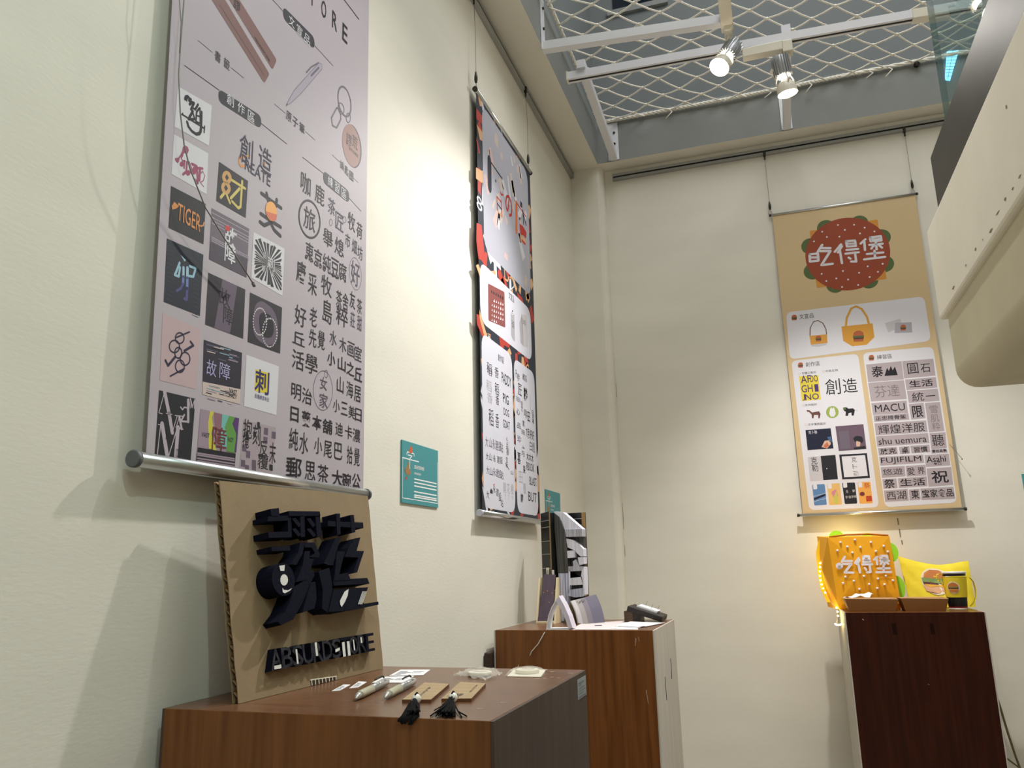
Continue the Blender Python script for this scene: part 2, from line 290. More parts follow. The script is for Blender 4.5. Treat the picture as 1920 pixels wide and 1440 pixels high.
# ---------------------------------------------------------------- printed artwork, in mm on each banner
ART_ONE=[
['T','ink',4,'T',367.3,1014.8,18.4,40.6,1],
['T','ink',4,'O',411.3,1017.5,19.4,41.6,1],
['T','ink',4,'R',454.7,1019.7,20.4,42.6,1],
['T','ink',4,'E',497.8,1018.3,21.4,43.5,1],
['T','ink',4,'S',326.9,1013.5,17.6,39.8,1],
['L','ink',2,3,0,[437.8,1107.5,489.3,1100.9,556.8,1097]],
['P','brown',1,[51.8,799.9,50,800.9,49.1,802,48.9,803.3,49.6,804.6,51.1,806,74.3,824,76.2,825.2,78.2,825.9,80.3,826.1,82.3,825.8,84.5,825,232.6,754.6,234.4,753.4,235.6,752.1,236.2,750.5,236.1,748.7,235.3,746.6,226.5,729.1,225.3,727.2,223.9,726,222.3,725.4,220.4,725.5,218.4,726.1]],
['P','brown',1,[83.7,836.1,82,837.1,81.1,838.1,81.1,839,81.9,840,83.7,841,108.1,851.9,110.3,852.6,112.5,853.1,114.7,853.1,116.9,852.7,119.1,852,252.4,796.9,254.3,795.9,255.6,794.5,256.2,793,256.3,791.1,255.7,789.1,248.4,771.4,247.4,769.5,246.1,768.2,244.5,767.6,242.7,767.6,240.7,768.2]],
['T','ink2',4,'A',191.2,796.9,3.9,5.6,0],
['T','ink2',4,'B',195.4,795.1,3.9,5.6,0],
['T','ink2',4,'S',199.7,793.4,4,5.6,0],
['T','ink2',4,'U',204,791.7,4,5.6,0],
['T','ink2',4,'R',208.2,789.9,4,5.6,0],
['T','ink2',4,'D',212.6,788.2,4,5.6,0],
['T','ink2',4,'S',216.9,786.4,4.1,5.6,0],
['T','ink2',4,'T',221.2,784.6,4.1,5.7,0],
['T','ink2',4,'O',225.6,782.9,4.1,5.7,0],
['T','ink2',4,'R',230,781.1,4.1,5.7,0],
['T','ink2',4,'E',234.4,779.3,4.1,5.7,0],
['L','ink2',2,0.8,0,[93.6,794.8,222.8,738.8]],
['T','ink2',4,'謬',137.9,826.2,18.3,20.4,0],
['P','ink2',2,[271,908.7,271.2,913.4,272.5,917.2,275,919.9,278.6,921.7,283.3,922.4,366.5,926.6,371.6,926.3,375.5,924.8,378.5,922.2,380.3,918.4,381.2,913.4,381.2,913.3,380.9,908.2,379.4,904.3,376.7,901.4,372.9,899.6,367.9,898.9,284.8,895.9,280.1,896.3,276.3,897.7,273.6,900.3,271.8,903.9,271,908.5]],
['T','white',4,'文',299.6,908,19.8,21.6,0],
['T','white',4,'宣',326.7,906.6,20.5,21.9,0],
['T','white',4,'品',353.8,904.8,21.2,22.3,0],
['L','ink',2,1.2,0,[231.4,911.8,270.8,911.1]],
['L','ink',2,1.2,0,[381.4,909.3,454,908.1]],
['T','ink2',4,'書',96.8,696.1,14.7,18.7,0],
['T','ink2',4,'籤',119.9,697,15.2,19,0],
['L','ink',2,0.8,0,[48.2,694.3,83.6,695.2]],
['L','ink',2,0.8,0,[131.5,697.2,166.4,698.6]],
['P','ink2',2,[104.1,627.8,104.2,632,105.4,635.5,107.5,638.1,110.7,639.9,114.8,640.9,206.5,652.6,211.1,652.7,214.7,651.6,217.3,649.4,219.1,646.1,219.9,641.6,219.9,641.5,219.7,636.9,218.4,633.2,216.1,630.4,212.7,628.5,208.2,627.5,116.6,617.3,112.4,617.3,109.1,618.3,106.5,620.4,104.9,623.5,104.1,627.7]],
['T','white',4,'創',133.7,635.4,18.3,19.7,0],
['T','white',4,'作',162.8,636.7,19,20.1,0],
['T','white',4,'區',191.2,636.3,19.8,20.4,0],
['L','ink',2,1.2,0,[22.4,631.4,105.7,637.5]],
['L','ink',2,1.2,0,[219,639.8,300.5,640.9]],
['P','pen',1,[294.2,720.5,298.9,732,316.5,765.4,377.9,851.1,398.3,879.2,409.1,884.8,411.9,874.1,340.1,773.3,304.8,729.2]],
['L','grey',2,0.9,1,[294.2,720.5,298.9,732,316.5,765.4,377.9,851.1,398.3,879.2,409.1,884.8,411.9,874.1,340.1,773.3,304.8,729.2]],
['L','grey',2,3,0,[355.6,829.7,371.4,852.3,398.2,879.7]],
['L','ink',2,2,0,[293.5,718.8,296.2,724.2]],
['L','grey',2,4,0,[372.4,832.8,398.8,868.5]],
['T','ink2',4,'原',302.7,700.4,17.9,19.8,0],
['T','ink2',4,'子',324.2,700.4,18.4,20.1,0],
['T','ink2',4,'筆',347.1,700.7,18.9,20.3,0],
['L','ink',2,0.8,0,[255.8,700.4,291.1,701.2]],
['L','ink',2,0.8,0,[358.5,699.8,394.3,699.7]],
['L','grey',3,4,1,[528.2,868.7,530.3,861.6,531.1,854,530.5,846.3,528.5,838.9,525.3,832.1,520.9,826.4,515.7,821.9,509.8,818.9,503.7,817.6,497.6,818,491.9,820,486.7,823.6,482.3,828.5,479,834.5,476.9,841.4,476.2,848.8,476.7,856.3,478.6,863.6,481.6,870.3,485.8,876.1,490.9,880.7,496.6,883.9,502.7,885.4,508.9,885.2,514.8,883.4,520.2,879.8,524.7,874.9]],
['L','grey',3,2,1,[501.3,834.3,502.1,831.7,502.2,828.8,501.7,825.8,500.6,822.9,499,820.2,497,817.8,494.6,815.8,492,814.4,489.3,813.6,486.7,813.5,484.2,814,482.1,815.1,480.3,816.8,479,819,478.3,821.6,478.2,824.4,478.7,827.3,479.7,830.2,481.2,833,483.3,835.4,485.6,837.4,488.2,838.8,490.9,839.6,493.5,839.8,496,839.3,498.2,838.2,500,836.5]],
['L','grey',3,2,1,[529.7,826.4,529.6,823.8,529.1,821,528.1,818.3,526.8,815.7,525.1,813.5,523.3,811.6,521.3,810.2,519.4,809.4,517.5,809.2,515.8,809.6,514.3,810.6,513.2,812.1,512.4,814.1,512.1,816.5,512.2,819.1,512.8,821.8,513.7,824.5,515.1,827.1,516.7,829.3,518.5,831.2,520.4,832.6,522.4,833.5,524.3,833.7,526,833.3,527.5,832.4,528.7,830.8,529.4,828.8]],
['L','grey',3,3.5,1,[472.2,817.6,452.7,782.8,458,767.9,474.3,771.4,490.7,801.5,484.9,823.6]],
['P','ink2',1,[578.5,786,581,775,581.5,763.4,579.8,751.9,576.1,740.9,570.7,731.2,563.7,723.1,555.7,717.1,546.9,713.5,537.9,712.3,529.2,713.7,521,717.4,513.9,723.4,508.1,731.3,503.9,740.7,501.5,751.2,501,762.3,502.4,773.5,505.8,784.1,510.8,793.8,517.4,802.1,525.2,808.4,533.8,812.5,542.9,814.2,551.9,813.2,560.4,809.7,567.9,803.8,574.1,795.7]],
['P','tagbrown',2,[573.3,784.3,575.8,773.6,576.2,762.3,574.6,751.1,571.1,740.4,565.8,730.9,559.1,723.1,551.3,717.2,542.8,713.7,534.1,712.6,525.6,713.9,517.6,717.6,510.7,723.5,505,731.2,501,740.4,498.6,750.7,498.1,761.5,499.5,772.3,502.7,782.8,507.6,792.2,514,800.2,521.6,806.4,529.9,810.4,538.7,812,547.4,811,555.7,807.5,563,801.7,569,793.8]],
['T','ink2',4,'荒',550.6,777.4,24.2,31,0],
['T','ink2',4,'謬',525.6,769.8,23.5,30.5,0],
['T','ink2',4,'STORE',546.7,750.9,40,7.3,0],
['L','ink',2,0.8,0,[458.8,700.3,489.4,698.7]],
['P','card',1,[11.9,587.6,89.7,599.6,88.5,525.6,10.5,517.1]],
['P','card',1,[10.3,504.2,88.2,511.9,89.8,440.2,11.2,437.9]],
['T','navy',4,'創',182.5,566.1,36,54.2,0],
['T','navy',4,'造',236.4,575,38.7,48.3,0],
['P','gold',3,[190,558.8,189.9,557.8,189.7,556.8,189.2,555.8,188.5,554.9,187.7,554,186.8,553.2,185.9,552.6,184.9,552.2,183.9,552,183.1,552.1,182.3,552.3,181.8,552.8,181.4,553.5,181.2,554.3,181.3,555.2,181.5,556.2,182,557.2,182.6,558.1,183.4,559,184.3,559.8,185.3,560.4,186.3,560.8,187.2,561,188.1,561,188.9,560.7,189.4,560.2,189.8,559.6]],
['P','gold',3,[238.9,569.8,238.9,568.6,238.6,567.4,238.1,566.2,237.4,565.1,236.5,564,235.6,563.2,234.5,562.5,233.5,562.1,232.4,562,231.5,562.1,230.7,562.5,230.1,563.2,229.7,564.1,229.5,565.1,229.5,566.2,229.8,567.5,230.3,568.7,231,569.8,231.9,570.9,232.8,571.7,233.9,572.4,234.9,572.8,235.9,572.9,236.9,572.8,237.7,572.4,238.3,571.7,238.7,570.8]],
['L','orange',2,5,0,[175.4,550.2,165.3,543.9,165.5,533,170.5,530,178.1,534.4]],
['P','ink',3,[26.1,576.1,28.1,581.9,33.6,585.8,38.8,584.3,34.2,579,33.1,572.4,30.5,573.5,27.2,572.2]],
['P','ink',3,[43.2,582.3,43.2,581.4,42.9,580.4,42.5,579.3,41.9,578.3,41.2,577.4,40.4,576.6,39.5,575.9,38.6,575.5,37.7,575.3,36.9,575.3,36.2,575.6,35.7,576.1,35.3,576.7,35.1,577.6,35.2,578.5,35.4,579.5,35.8,580.6,36.4,581.6,37.1,582.5,37.9,583.3,38.8,584,39.7,584.4,40.6,584.6,41.4,584.6,42.1,584.3,42.6,583.8,43,583.2]],
['L','ink',2,4.5,0,[39,572,44.3,579,48.5,580.2,42.9,565.1,47.2,564.9,38.7,545.7]],
['L','ink',2,4,0,[46.5,563.2,52.4,553.4,38.7,545.7]],
['L','ink',2,4,0,[57.8,583,51.9,570.3,47.6,570.4]],
['L','ink',2,3.5,0,[61.6,578.6,55.5,568.4,55.2,551.1,65.5,552.8,62.5,579.1]],
['L','ink',2,4,0,[67.2,575.1,68.3,550.4]],
['L','ink',2,3,0,[56.9,562.5,63.7,564.4]],
['L','ink',2,3.2,0,[24.5,546,75.4,549.7]],
['P','ink',3,[21.5,543.6,25.8,550.6,27.9,545.4]],
['L','ink',2,3,0,[75.6,553.8,75.1,542.3]],
['L','ink',2,5.5,0,[36.4,539.2,39.7,533.3,47.6,529.8,57,529.7,64.4,534.4,67.4,540.7,67.7,547.4]],
['P','rose',3,[30.7,493.7,35.2,498.4,41,498.5,43.9,494.3,41.2,486.5,35.5,485.5,30.3,479.6,25.3,470.8,24.3,464,21.3,461.3,16.4,463.1,15.3,466.3,22.1,470.4,26.4,477.6,29.7,485.7]],
['L','rose',2,2.5,0,[31.8,480.4,28.7,473.1,31.9,470.3,37.4,472.5]],
['P','rose',3,[35.2,466.3,35.1,465.3,34.9,464.2,34.4,463.1,33.8,462.1,33,461.2,32.1,460.4,31.2,459.8,30.2,459.4,29.2,459.3,28.4,459.4,27.6,459.7,27,460.3,26.6,461,26.4,461.9,26.5,463,26.7,464,27.1,465.1,27.8,466.1,28.6,467.1,29.5,467.9,30.4,468.5,31.4,468.8,32.4,469,33.2,468.9,34,468.6,34.6,468,35,467.2]],
['L','rose',2,3,0,[36.6,472.7,36.1,459.8]],
['L','rose',2,4,0,[41.6,472.7,41.3,456.1,34.6,448.4]],
['P','rose',3,[50.3,458.6,50.2,457.5,49.9,456.4,49.4,455.2,48.7,454.1,47.9,453.1,46.9,452.3,45.8,451.6,44.8,451.2,43.7,451.1,42.8,451.2,42,451.6,41.3,452.2,40.9,453,40.7,453.9,40.7,455,41,456.1,41.5,457.3,42.2,458.4,43,459.4,44,460.2,45.1,460.9,46.1,461.3,47.2,461.4,48.1,461.3,49,461,49.6,460.4,50,459.6]],
['L','rose',2,3.5,0,[46.3,475.1,51.1,468.6,51.8,460]],
['P','rose',3,[62.9,468.7,62.9,467.2,62.7,465.6,62.2,464.1,61.5,462.7,60.6,461.5,59.6,460.5,58.6,459.9,57.5,459.5,56.4,459.5,55.4,459.8,54.6,460.4,53.9,461.3,53.4,462.5,53.2,463.8,53.2,465.3,53.4,466.8,53.9,468.3,54.6,469.7,55.4,470.9,56.4,471.9,57.5,472.6,58.6,473,59.7,473.1,60.7,472.8,61.5,472.1,62.2,471.2,62.7,470]],
['L','rose',2,5,0,[53,475.3,63.1,476.5,67.4,456.1,67.1,449.5]],
['L','rose',2,4,0,[61.7,452.7,67.9,449.9]],
['L','rose',2,4,0,[65.1,474.2,76.8,479.3]],
['L','rose',2,5,0,[70.9,477.1,70.9,455.8]],
['L','rose',2,1.6,0,[74.1,469.6,77.1,475,82.8,469.9,80.1,459.6,73.7,453.3,81.8,450]],
['L','ink',2,1.2,0,[351.6,640.1,429.9,642.1]],
['T','navy',4,'REATE',217.5,540.5,73.5,20.9,0],
['P','dark',1,[114.7,510.4,191,512,189.6,441.8,113,439.4]],
['P','gold',2,[147.1,499,147.6,496.5,147.6,493.8,146.9,491.1,145.7,488.3,144,485.8,141.9,483.6,139.4,481.8,136.8,480.6,134.2,479.9,131.6,479.8,129.2,480.3,127.2,481.4,125.6,483.1,124.5,485.1,123.9,487.6,124,490.2,124.6,492.9,125.8,495.6,127.4,498.1,129.5,500.4,131.9,502.2,134.5,503.5,137.2,504.2,139.8,504.3,142.2,503.8,144.3,502.7,145.9,501.1]],
['P','dark',3,[131,490.6,135.2,497.8,140.7,493.6,136.1,486.5]],
['P','gold',2,[146.1,479.2,146.7,476.8,146.6,474.1,146,471.4,144.8,468.7,143.1,466.2,140.9,464,138.5,462.3,135.9,461.1,133.3,460.4,130.7,460.4,128.3,460.9,126.3,462.1,124.7,463.7,123.6,465.8,123.1,468.2,123.1,470.8,123.7,473.5,124.9,476.2,126.6,478.6,128.7,480.8,131,482.6,133.6,483.8,136.3,484.5,138.9,484.6,141.3,484.1,143.3,483,145,481.3]],
['P','dark',3,[130.1,471.1,134.3,478.2,139.8,473.9,135.2,466.9]],
['L','gold2',2,5,0,[148.3,493.3,184.2,494.4]],
['L','gold2',2,5,0,[175.5,504.2,174.3,456.1,169,451.2,152,455.9]],
['L','gold2',2,5,0,[169.5,487.6,148.1,459.9]],
['L','gold2',2,5,0,[130.6,460.4,123.2,449.9]],
['L','gold2',2,5,0,[137.7,461.1,146.9,450.9]],
['L','ink',2,7,0,[229.7,506.5,290.1,504.4]],
['L','ink',2,7,0,[244.7,513.5,250.1,501]],
['L','ink',2,7,0,[275.5,514.8,273.2,500.9]],
['L','ink',2,7,0,[230.6,467.5,260,466.5,290.6,466.6]],
['L','ink',2,7,0,[229.3,451.3,242,449.9,260.3,463.2,266.9,469.4]],
['L','ink',2,7.5,0,[260.3,462.1,271.5,453.1,290.5,449.3]],
['P','sun',5,[276.2,493.8,277.2,489.8,277.4,485.7,276.6,481.4,275,477.4,272.7,473.7,269.7,470.6,266.2,468.3,262.5,466.8,258.6,466.1,254.8,466.4,251.3,467.7,248.2,469.7,245.7,472.5,244,475.9,243,479.8,242.9,483.9,243.6,488,245.1,492,247.3,495.6,250.2,498.7,253.6,501.2,257.4,502.8,261.3,503.5,265.1,503.3,268.7,502.1,271.8,500.1,274.4,497.2]],
['P','sunlow',6,[244.6,478.1,277.4,485.4,275.5,475.3,267,467.6,254.7,467.7,246.7,472.2]],
['P','dark',1,[11.7,418.4,89.2,423.6,89.3,354.3,12.4,350.7]],
['T','tiger',4,'TIGER',54,384.8,51.6,28.2,1],
['P','tiger',3,[15.3,386.4,20.4,396.3,26.2,394.7,30.7,393.1,24.5,386.6,17.4,382.1]],
['L','tiger',2,2.5,0,[71.4,382,80.8,381.4,86.5,385.3,87.7,390.8]],
['P','teal',1,[10.8,332.9,90.5,337,91,235.8,13.1,234.5]],
['P','ice',2,[40.7,318.3,52.8,314,50,310.4]],
['L','ice',2,4,0,[39.9,305.1,33.9,288.1,31.4,282.5,39.8,283,41.5,298.2]],
['L','ice',2,4,0,[61.8,307.4,74.9,308.3,70.9,293.4,62.4,291.5]],
['L','ice',2,5,0,[48.8,300.5,49.6,286.1]],
['L','iceM',2,5,0,[49.6,286.1,49.6,274.8]],
['L','iceD',2,4,0,[49.6,274.8,45.8,266.1,37.4,259.3]],
['L','ice',2,5.5,0,[57.3,303,58.2,287.2]],
['L','iceM',2,5.5,0,[58.2,287.2,59.1,270.5]],
['L','iceD',2,5.5,0,[59.1,270.5,59.6,252.9,55,252.4]],
['L','tealT',2,0.8,0,[13.5,330.6,26.9,331]],
['L','tealT',2,0.8,0,[70.7,326.1,85.4,326.5]],
['L','tealT',2,0.8,0,[13.7,323.7,27.1,324]],
['L','tealT',2,0.8,0,[70.9,318.8,85.6,319.1]],
['L','tealT',2,0.8,0,[13.9,316.7,27.3,317]],
['L','tealT',2,0.8,0,[71.1,311.6,85.7,311.8]],
['L','tealT',2,0.8,0,[14.2,309.8,27.6,310]],
['L','tealT',2,0.8,0,[71.3,304.3,85.9,304.5]],
['L','tealT',2,0.8,0,[14.4,302.8,27.8,303]],
['L','tealT',2,0.8,0,[71.5,297.1,86.1,297.2]],
['L','tealT',2,0.8,0,[14.6,295.9,28,296]],
['L','tealT',2,0.8,0,[71.7,289.9,86.3,289.9]],
['L','tealT',2,0.8,0,[14.9,289,28.2,289]],
['L','tealT',2,0.8,0,[71.9,282.7,86.4,282.6]],
['L','tealT',2,0.8,0,[15.1,282.2,28.5,282.1]],
['L','tealT',2,0.8,0,[72.1,275.6,86.6,275.4]],
['L','tealT',2,0.8,0,[15.4,275.3,28.7,275.1]],
['L','tealT',2,0.8,0,[72.2,268.4,86.8,268.2]],
['L','tealT',2,0.8,0,[15.6,268.5,28.9,268.2]],
['L','tealT',2,0.8,0,[72.4,261.3,87,261]],
['L','tealT',2,0.8,0,[15.8,261.6,29.1,261.3]],
['L','tealT',2,0.8,0,[72.6,254.2,87.1,253.8]],
['L','tealT',2,0.8,0,[16.1,254.8,29.4,254.4]],
['L','tealT',2,0.8,0,[72.8,247.1,87.3,246.6]],
['L','tealT',2,0.8,0,[16.3,248,29.6,247.6]],
['L','tealT',2,0.8,0,[73,240,87.5,239.4]],
['L','tealT',2,0.8,0,[16.5,241.2,29.8,240.7]],
['L','tealT',2,0.8,0,[73.2,232.9,87.6,232.3]],
['P','mauve',1,[103.3,422.4,200.3,426.1,199.4,336.3,103.9,334.5]],
['L','mauveL',2,1.6,0,[104.4,415.1,199.2,419.1]],
['L','mauveL',2,1.6,0,[105,407.2,199.8,410.7]],
['L','mauveL',2,1.6,0,[105.4,402.3,200.2,405.5]],
['L','mauveL',2,1.6,0,[105.8,397.4,200.6,400.2]],
['L','mauveL',2,1.6,0,[107.7,373.9,202.3,375.2]],
['L','mauveL',2,1.6,0,[107.9,371,202.6,372]],
['L','mauveL',2,1.6,0,[108.2,367.7,202.8,368.5]],
['P','mauveD',2,[104.2,364.5,200.1,370.1,199.4,336.3,103.9,334.5]],
['T','white',5,'故',153,393,30.7,32.4,1],
['T','white',5,'障',153.7,363.2,27.7,35.2,1],
['P','red',6,[137.7,406.6,150,409.6,149.3,399.9,138.9,398.8]],
['P','card',1,[212.5,425.2,305,429.6,304.1,337,211.9,340.2]],
['P','dark',2,[259.2,383,296.8,384.1,298.7,380.9]],
['P','dark',2,[259.2,382.8,294.5,379.2,300.7,375.9]],
['P','dark',2,[259.2,382.5,302,373.7,298.3,371.3]],
['P','dark',2,[259,382.2,299.8,367.2,296.4,364.1]],
['P','dark',2,[258.9,382,299.4,360.5,301.5,351.3]],
['P','dark',2,[258.7,381.8,301.8,348.5,297.1,345.3]],
['P','dark',2,[258.6,381.6,293.3,343.4,284.1,346]],
['P','dark',2,[258.3,381.4,277.1,344.4,267.8,342.9]],
['P','dark',2,[258.1,381.3,266.1,346.1,257.6,342.8]],
['P','dark',2,[257.8,381.2,253.8,348,248.1,347.4]],
['P','dark',2,[257.5,381.1,241.6,344.7,234.8,346.8]],
['P','dark',2,[257.3,381.1,232.1,346.4,222.1,344.9]],
['P','dark',2,[257.1,381.2,221,349.4,218.9,356.7]],
['P','dark',2,[256.9,381.3,220.3,360.1,223.1,367.4]],
['P','dark',2,[256.7,381.4,218.3,366.4,220.2,371.8]],
['P','dark',2,[256.6,381.6,218.4,372,219.9,375.2]],
['P','dark',2,[256.6,381.8,218,376.3,216.9,378.7]],
['P','dark',2,[256.5,382,220.6,380.8,222.1,384.1]],
['P','dark',2,[256.5,382.3,217.2,385.7,222.5,388.6]],
['P','dark',2,[256.6,382.5,217.8,391.1,220.2,393.2]],
['P','dark',2,[256.7,382.8,218.8,396.9,215.1,404.6]],
['P','dark',2,[256.8,383,217.8,403,221.4,405.2]],
['P','dark',2,[257,383.2,217.1,412.4,222.5,415.7]],
['P','dark',2,[257.1,383.4,225.6,416.9,232.8,421.5]],
['P','dark',2,[257.4,383.7,240.4,418.6,247.3,419.4]],
['P','dark',2,[257.7,383.8,250.4,419.8,258.2,420.7]],
['P','dark',2,[257.9,383.9,262.5,419.6,270.8,422]],
['P','dark',2,[258.1,383.9,272.6,423.8,279,421.1]],
['P','dark',2,[258.4,383.9,285.3,420.7,293.8,422.3]],
['P','dark',2,[258.6,383.9,296.5,419.9,293,408.3]],
['P','dark',2,[258.8,383.8,297.6,407,295.6,400.7]],
['P','dark',2,[259,383.6,293.4,397.4,293.9,393.4]],
['P','dark',2,[259.1,383.4,295.4,392.6,297.1,388.8]],
['P','dark',2,[259.2,383.2,296.5,388.1,296.3,385.3]],
['T','white',5,'刺',265.4,385.3,21.2,25,0],
['T','pale',4,'反',245.8,393.6,9.3,10.8,0],
['T','pale',4,'覆',244.1,368.7,9.3,10.7,0],
['T','pale',4,'末',271.8,366.4,9.6,10.9,0],
['P','dark2',1,[104.3,311.9,197.8,314.3,198.1,227.5,103.7,225.5]],
['P','mauveM',2,[138.3,312.4,176.1,313.4,163.9,227.3,125.2,225.8]],
['T','dark2',4,'故',146.5,283.4,27.1,29.3,0],
['T','dark2',4,'障',156.5,255.5,23,29.3,0],
['P','dark2',1,[210.6,313.3,304.4,314.7,303.7,227.6,210.2,225.1]],
['P','mauveM',2,[223.6,283.6,224.2,288.2,225.4,292.3,227.4,296.1,230.1,299.5,233.5,302.6,233.6,302.7,237.4,305.2,241.5,306.9,245.7,308,250,308.3,254.6,307.8,265.8,305.9,274.1,303.6,280.9,299.9,286.3,294.6,290.2,287.8,292.7,279.6,294.9,268.2,295.6,260.6,294.5,253.9,291.6,248.1,286.9,243.1,280.4,239.1,280.3,239,272.8,235.9,265.3,234,257.6,233.2,249.9,233.6,242,235,241.6,235.1,234.4,237.8,228.9,241.7,225.1,246.9,223,253.3,222.5,261]],
['P','dark3',3,[239.1,266.6,238.3,274.4,239.6,280.6,243.1,285.4,248.6,288.6,256.3,290.3,257.5,290.4,265.1,290.3,271.3,288.4,276.1,284.7,279.5,279.2,281.4,271.8,281.5,271.1,281.8,263.6,280.3,257.5,276.9,252.5,271.6,248.9,264.5,246.5,264.3,246.5,256.9,245.8,250.8,247,245.9,250.1,242.3,255.2,240,262.3]],
['P','pale',4,[261.5,275.7,260.8,274,259.1,273.5,258.2,274.7,258.9,276.4,260.6,276.9]],
['P','pale',4,[261.4,270.5,260.7,268.8,259,268.4,258.1,269.6,258.8,271.3,260.5,271.8]],
['P','pale',4,[260.5,265.4,259.7,263.7,258.1,263.2,257.1,264.4,257.9,266.1,259.5,266.6]],
['P','pale',4,[258.7,260.4,258,258.8,256.4,258.3,255.4,259.5,256.2,261.2,257.8,261.7]],
['P','pale',4,[256.3,256,255.6,254.3,253.9,253.8,253,255.1,253.7,256.7,255.4,257.2]],
['P','pale',4,[253.3,252.1,252.5,250.5,250.9,250,250,251.2,250.7,252.9,252.3,253.3]],
['P','pale',4,[249.7,249.1,249,247.4,247.4,247,246.5,248.2,247.2,249.9,248.8,250.3]],
['P','pale',4,[245.9,247,245.2,245.4,243.6,244.9,242.7,246.1,243.4,247.8,245,248.2]],
['P','pale',4,[242,245.9,241.3,244.3,239.7,243.9,238.7,245.1,239.5,246.7,241.1,247.2]],
['P','pale',4,[238.1,245.9,237.4,244.3,235.8,243.9,234.9,245.1,235.6,246.7,237.2,247.1]],
['P','pale',4,[234.4,247,233.7,245.3,232.1,244.9,231.2,246.1,231.9,247.7,233.5,248.2]],
['P','pale',4,[231,249,230.3,247.4,228.7,246.9,227.8,248.1,228.5,249.8,230.1,250.2]],
['P','pale',4,[228.2,252,227.5,250.3,225.9,249.9,225,251.1,225.7,252.7,227.3,253.2]],
['P','pale',4,[225.9,255.7,225.2,254.1,223.7,253.6,222.8,254.8,223.5,256.4,225.1,256.9]],
['P','pale',4,[224.4,260,223.7,258.4,222.1,257.9,221.3,259.1,221.9,260.8,223.5,261.2]],
['P','pale',4,[223.7,264.8,223,263.2,221.4,262.7,220.5,263.9,221.2,265.6,222.8,266]],
['P','pale',4,[223.7,269.8,223,268.2,221.5,267.7,220.6,268.9,221.3,270.6,222.8,271]],
['P','pale',4,[224.6,274.9,223.9,273.2,222.3,272.8,221.4,274,222.1,275.6,223.7,276.1]],
['P','pale',4,[226.2,279.7,225.5,278.1,223.9,277.6,223,278.8,223.7,280.5,225.3,280.9]],
['P','pale',4,[228.6,284.2,227.9,282.5,226.3,282.1,225.4,283.3,226.1,284.9,227.7,285.4]],
['P','pale',4,[231.5,288.1,230.8,286.4,229.2,285.9,228.3,287.1,229,288.8,230.6,289.3]],
['P','pale',4,[235,291.2,234.2,289.5,232.6,289,231.7,290.2,232.4,291.9,234,292.4]],
['P','pale',4,[238.7,293.4,238,291.7,236.4,291.2,235.5,292.4,236.2,294.1,237.8,294.6]],
['P','pale',4,[242.7,294.6,242,292.9,240.3,292.4,239.4,293.6,240.1,295.3,241.8,295.8]],
['P','pale',4,[246.7,294.8,245.9,293.1,244.3,292.6,243.4,293.8,244.1,295.5,245.7,296]],
['P','pale',4,[250.4,293.8,249.7,292.1,248.1,291.6,247.1,292.8,247.9,294.5,249.5,295]],
['P','pale',4,[253.9,291.8,253.2,290.1,251.5,289.6,250.6,290.8,251.3,292.5,253,293]],
['P','pale',4,[256.8,288.9,256.1,287.2,254.4,286.7,253.5,287.9,254.3,289.6,255.9,290.1]],
['P','pale',4,[259.2,285.1,258.4,283.4,256.8,282.9,255.8,284.1,256.6,285.8,258.2,286.3]],
['P','pale',4,[260.7,280.6,260,278.9,258.3,278.4,257.4,279.6,258.1,281.3,259.8,281.8]],
['P','pale',4,[293.2,264,292.5,262.3,290.7,261.8,289.8,263.1,290.5,264.8,292.3,265.3]],
['P','pale',4,[293.1,258.5,292.3,256.7,290.6,256.3,289.6,257.5,290.4,259.2,292.1,259.7]],
['P','pale',4,[292,252.9,291.3,251.2,289.5,250.7,288.6,252,289.3,253.7,291.1,254.2]],
['P','pale',4,[290.1,247.6,289.3,245.9,287.6,245.4,286.6,246.7,287.4,248.4,289.1,248.8]],
['P','pale',4,[287.4,242.8,286.6,241.1,284.9,240.6,283.9,241.9,284.7,243.6,286.4,244]],
['P','pale',4,[284,238.7,283.2,237,281.5,236.5,280.5,237.8,281.3,239.5,283,239.9]],
['P','pale',4,[280,235.4,279.3,233.8,277.6,233.3,276.6,234.6,277.4,236.2,279.1,236.7]],
['P','pale',4,[275.8,233.2,275,231.5,273.4,231.1,272.4,232.4,273.2,234,274.9,234.5]],
['P','pale',4,[271.4,232.1,270.7,230.4,269,230,268,231.2,268.8,232.9,270.5,233.3]],
['P','pale',4,[267.1,232.1,266.3,230.5,264.7,230,263.7,231.3,264.5,232.9,266.1,233.3]],
['P','pale',4,[263,233.3,262.2,231.6,260.6,231.2,259.6,232.4,260.4,234.1,262,234.5]],
['P','pale',4,[259.3,235.5,258.5,233.8,256.9,233.4,256,234.6,256.7,236.3,258.3,236.7]],
['P','pale',4,[256.1,238.7,255.4,237,253.8,236.6,252.8,237.8,253.6,239.5,255.2,239.9]],
['P','pale',4,[253.7,242.7,253,241,251.3,240.6,250.4,241.8,251.1,243.5,252.8,243.9]],
['P','pale',4,[252,247.4,251.3,245.7,249.7,245.3,248.7,246.5,249.5,248.2,251.1,248.6]],
['P','pale',4,[251.2,252.5,250.5,250.9,248.8,250.4,247.9,251.6,248.7,253.3,250.3,253.8]],
['P','pale',4,[251.3,257.9,250.6,256.3,248.9,255.8,248,257,248.7,258.7,250.4,259.2]],
['P','pale',4,[252.3,263.4,251.6,261.7,249.9,261.2,249,262.5,249.7,264.1,251.4,264.6]],
['P','pale',4,[254.1,268.6,253.4,266.9,251.7,266.4,250.8,267.7,251.5,269.3,253.2,269.8]],
['P','pale',4,[256.7,273.4,256,271.7,254.3,271.2,253.4,272.4,254.1,274.1,255.8,274.6]],
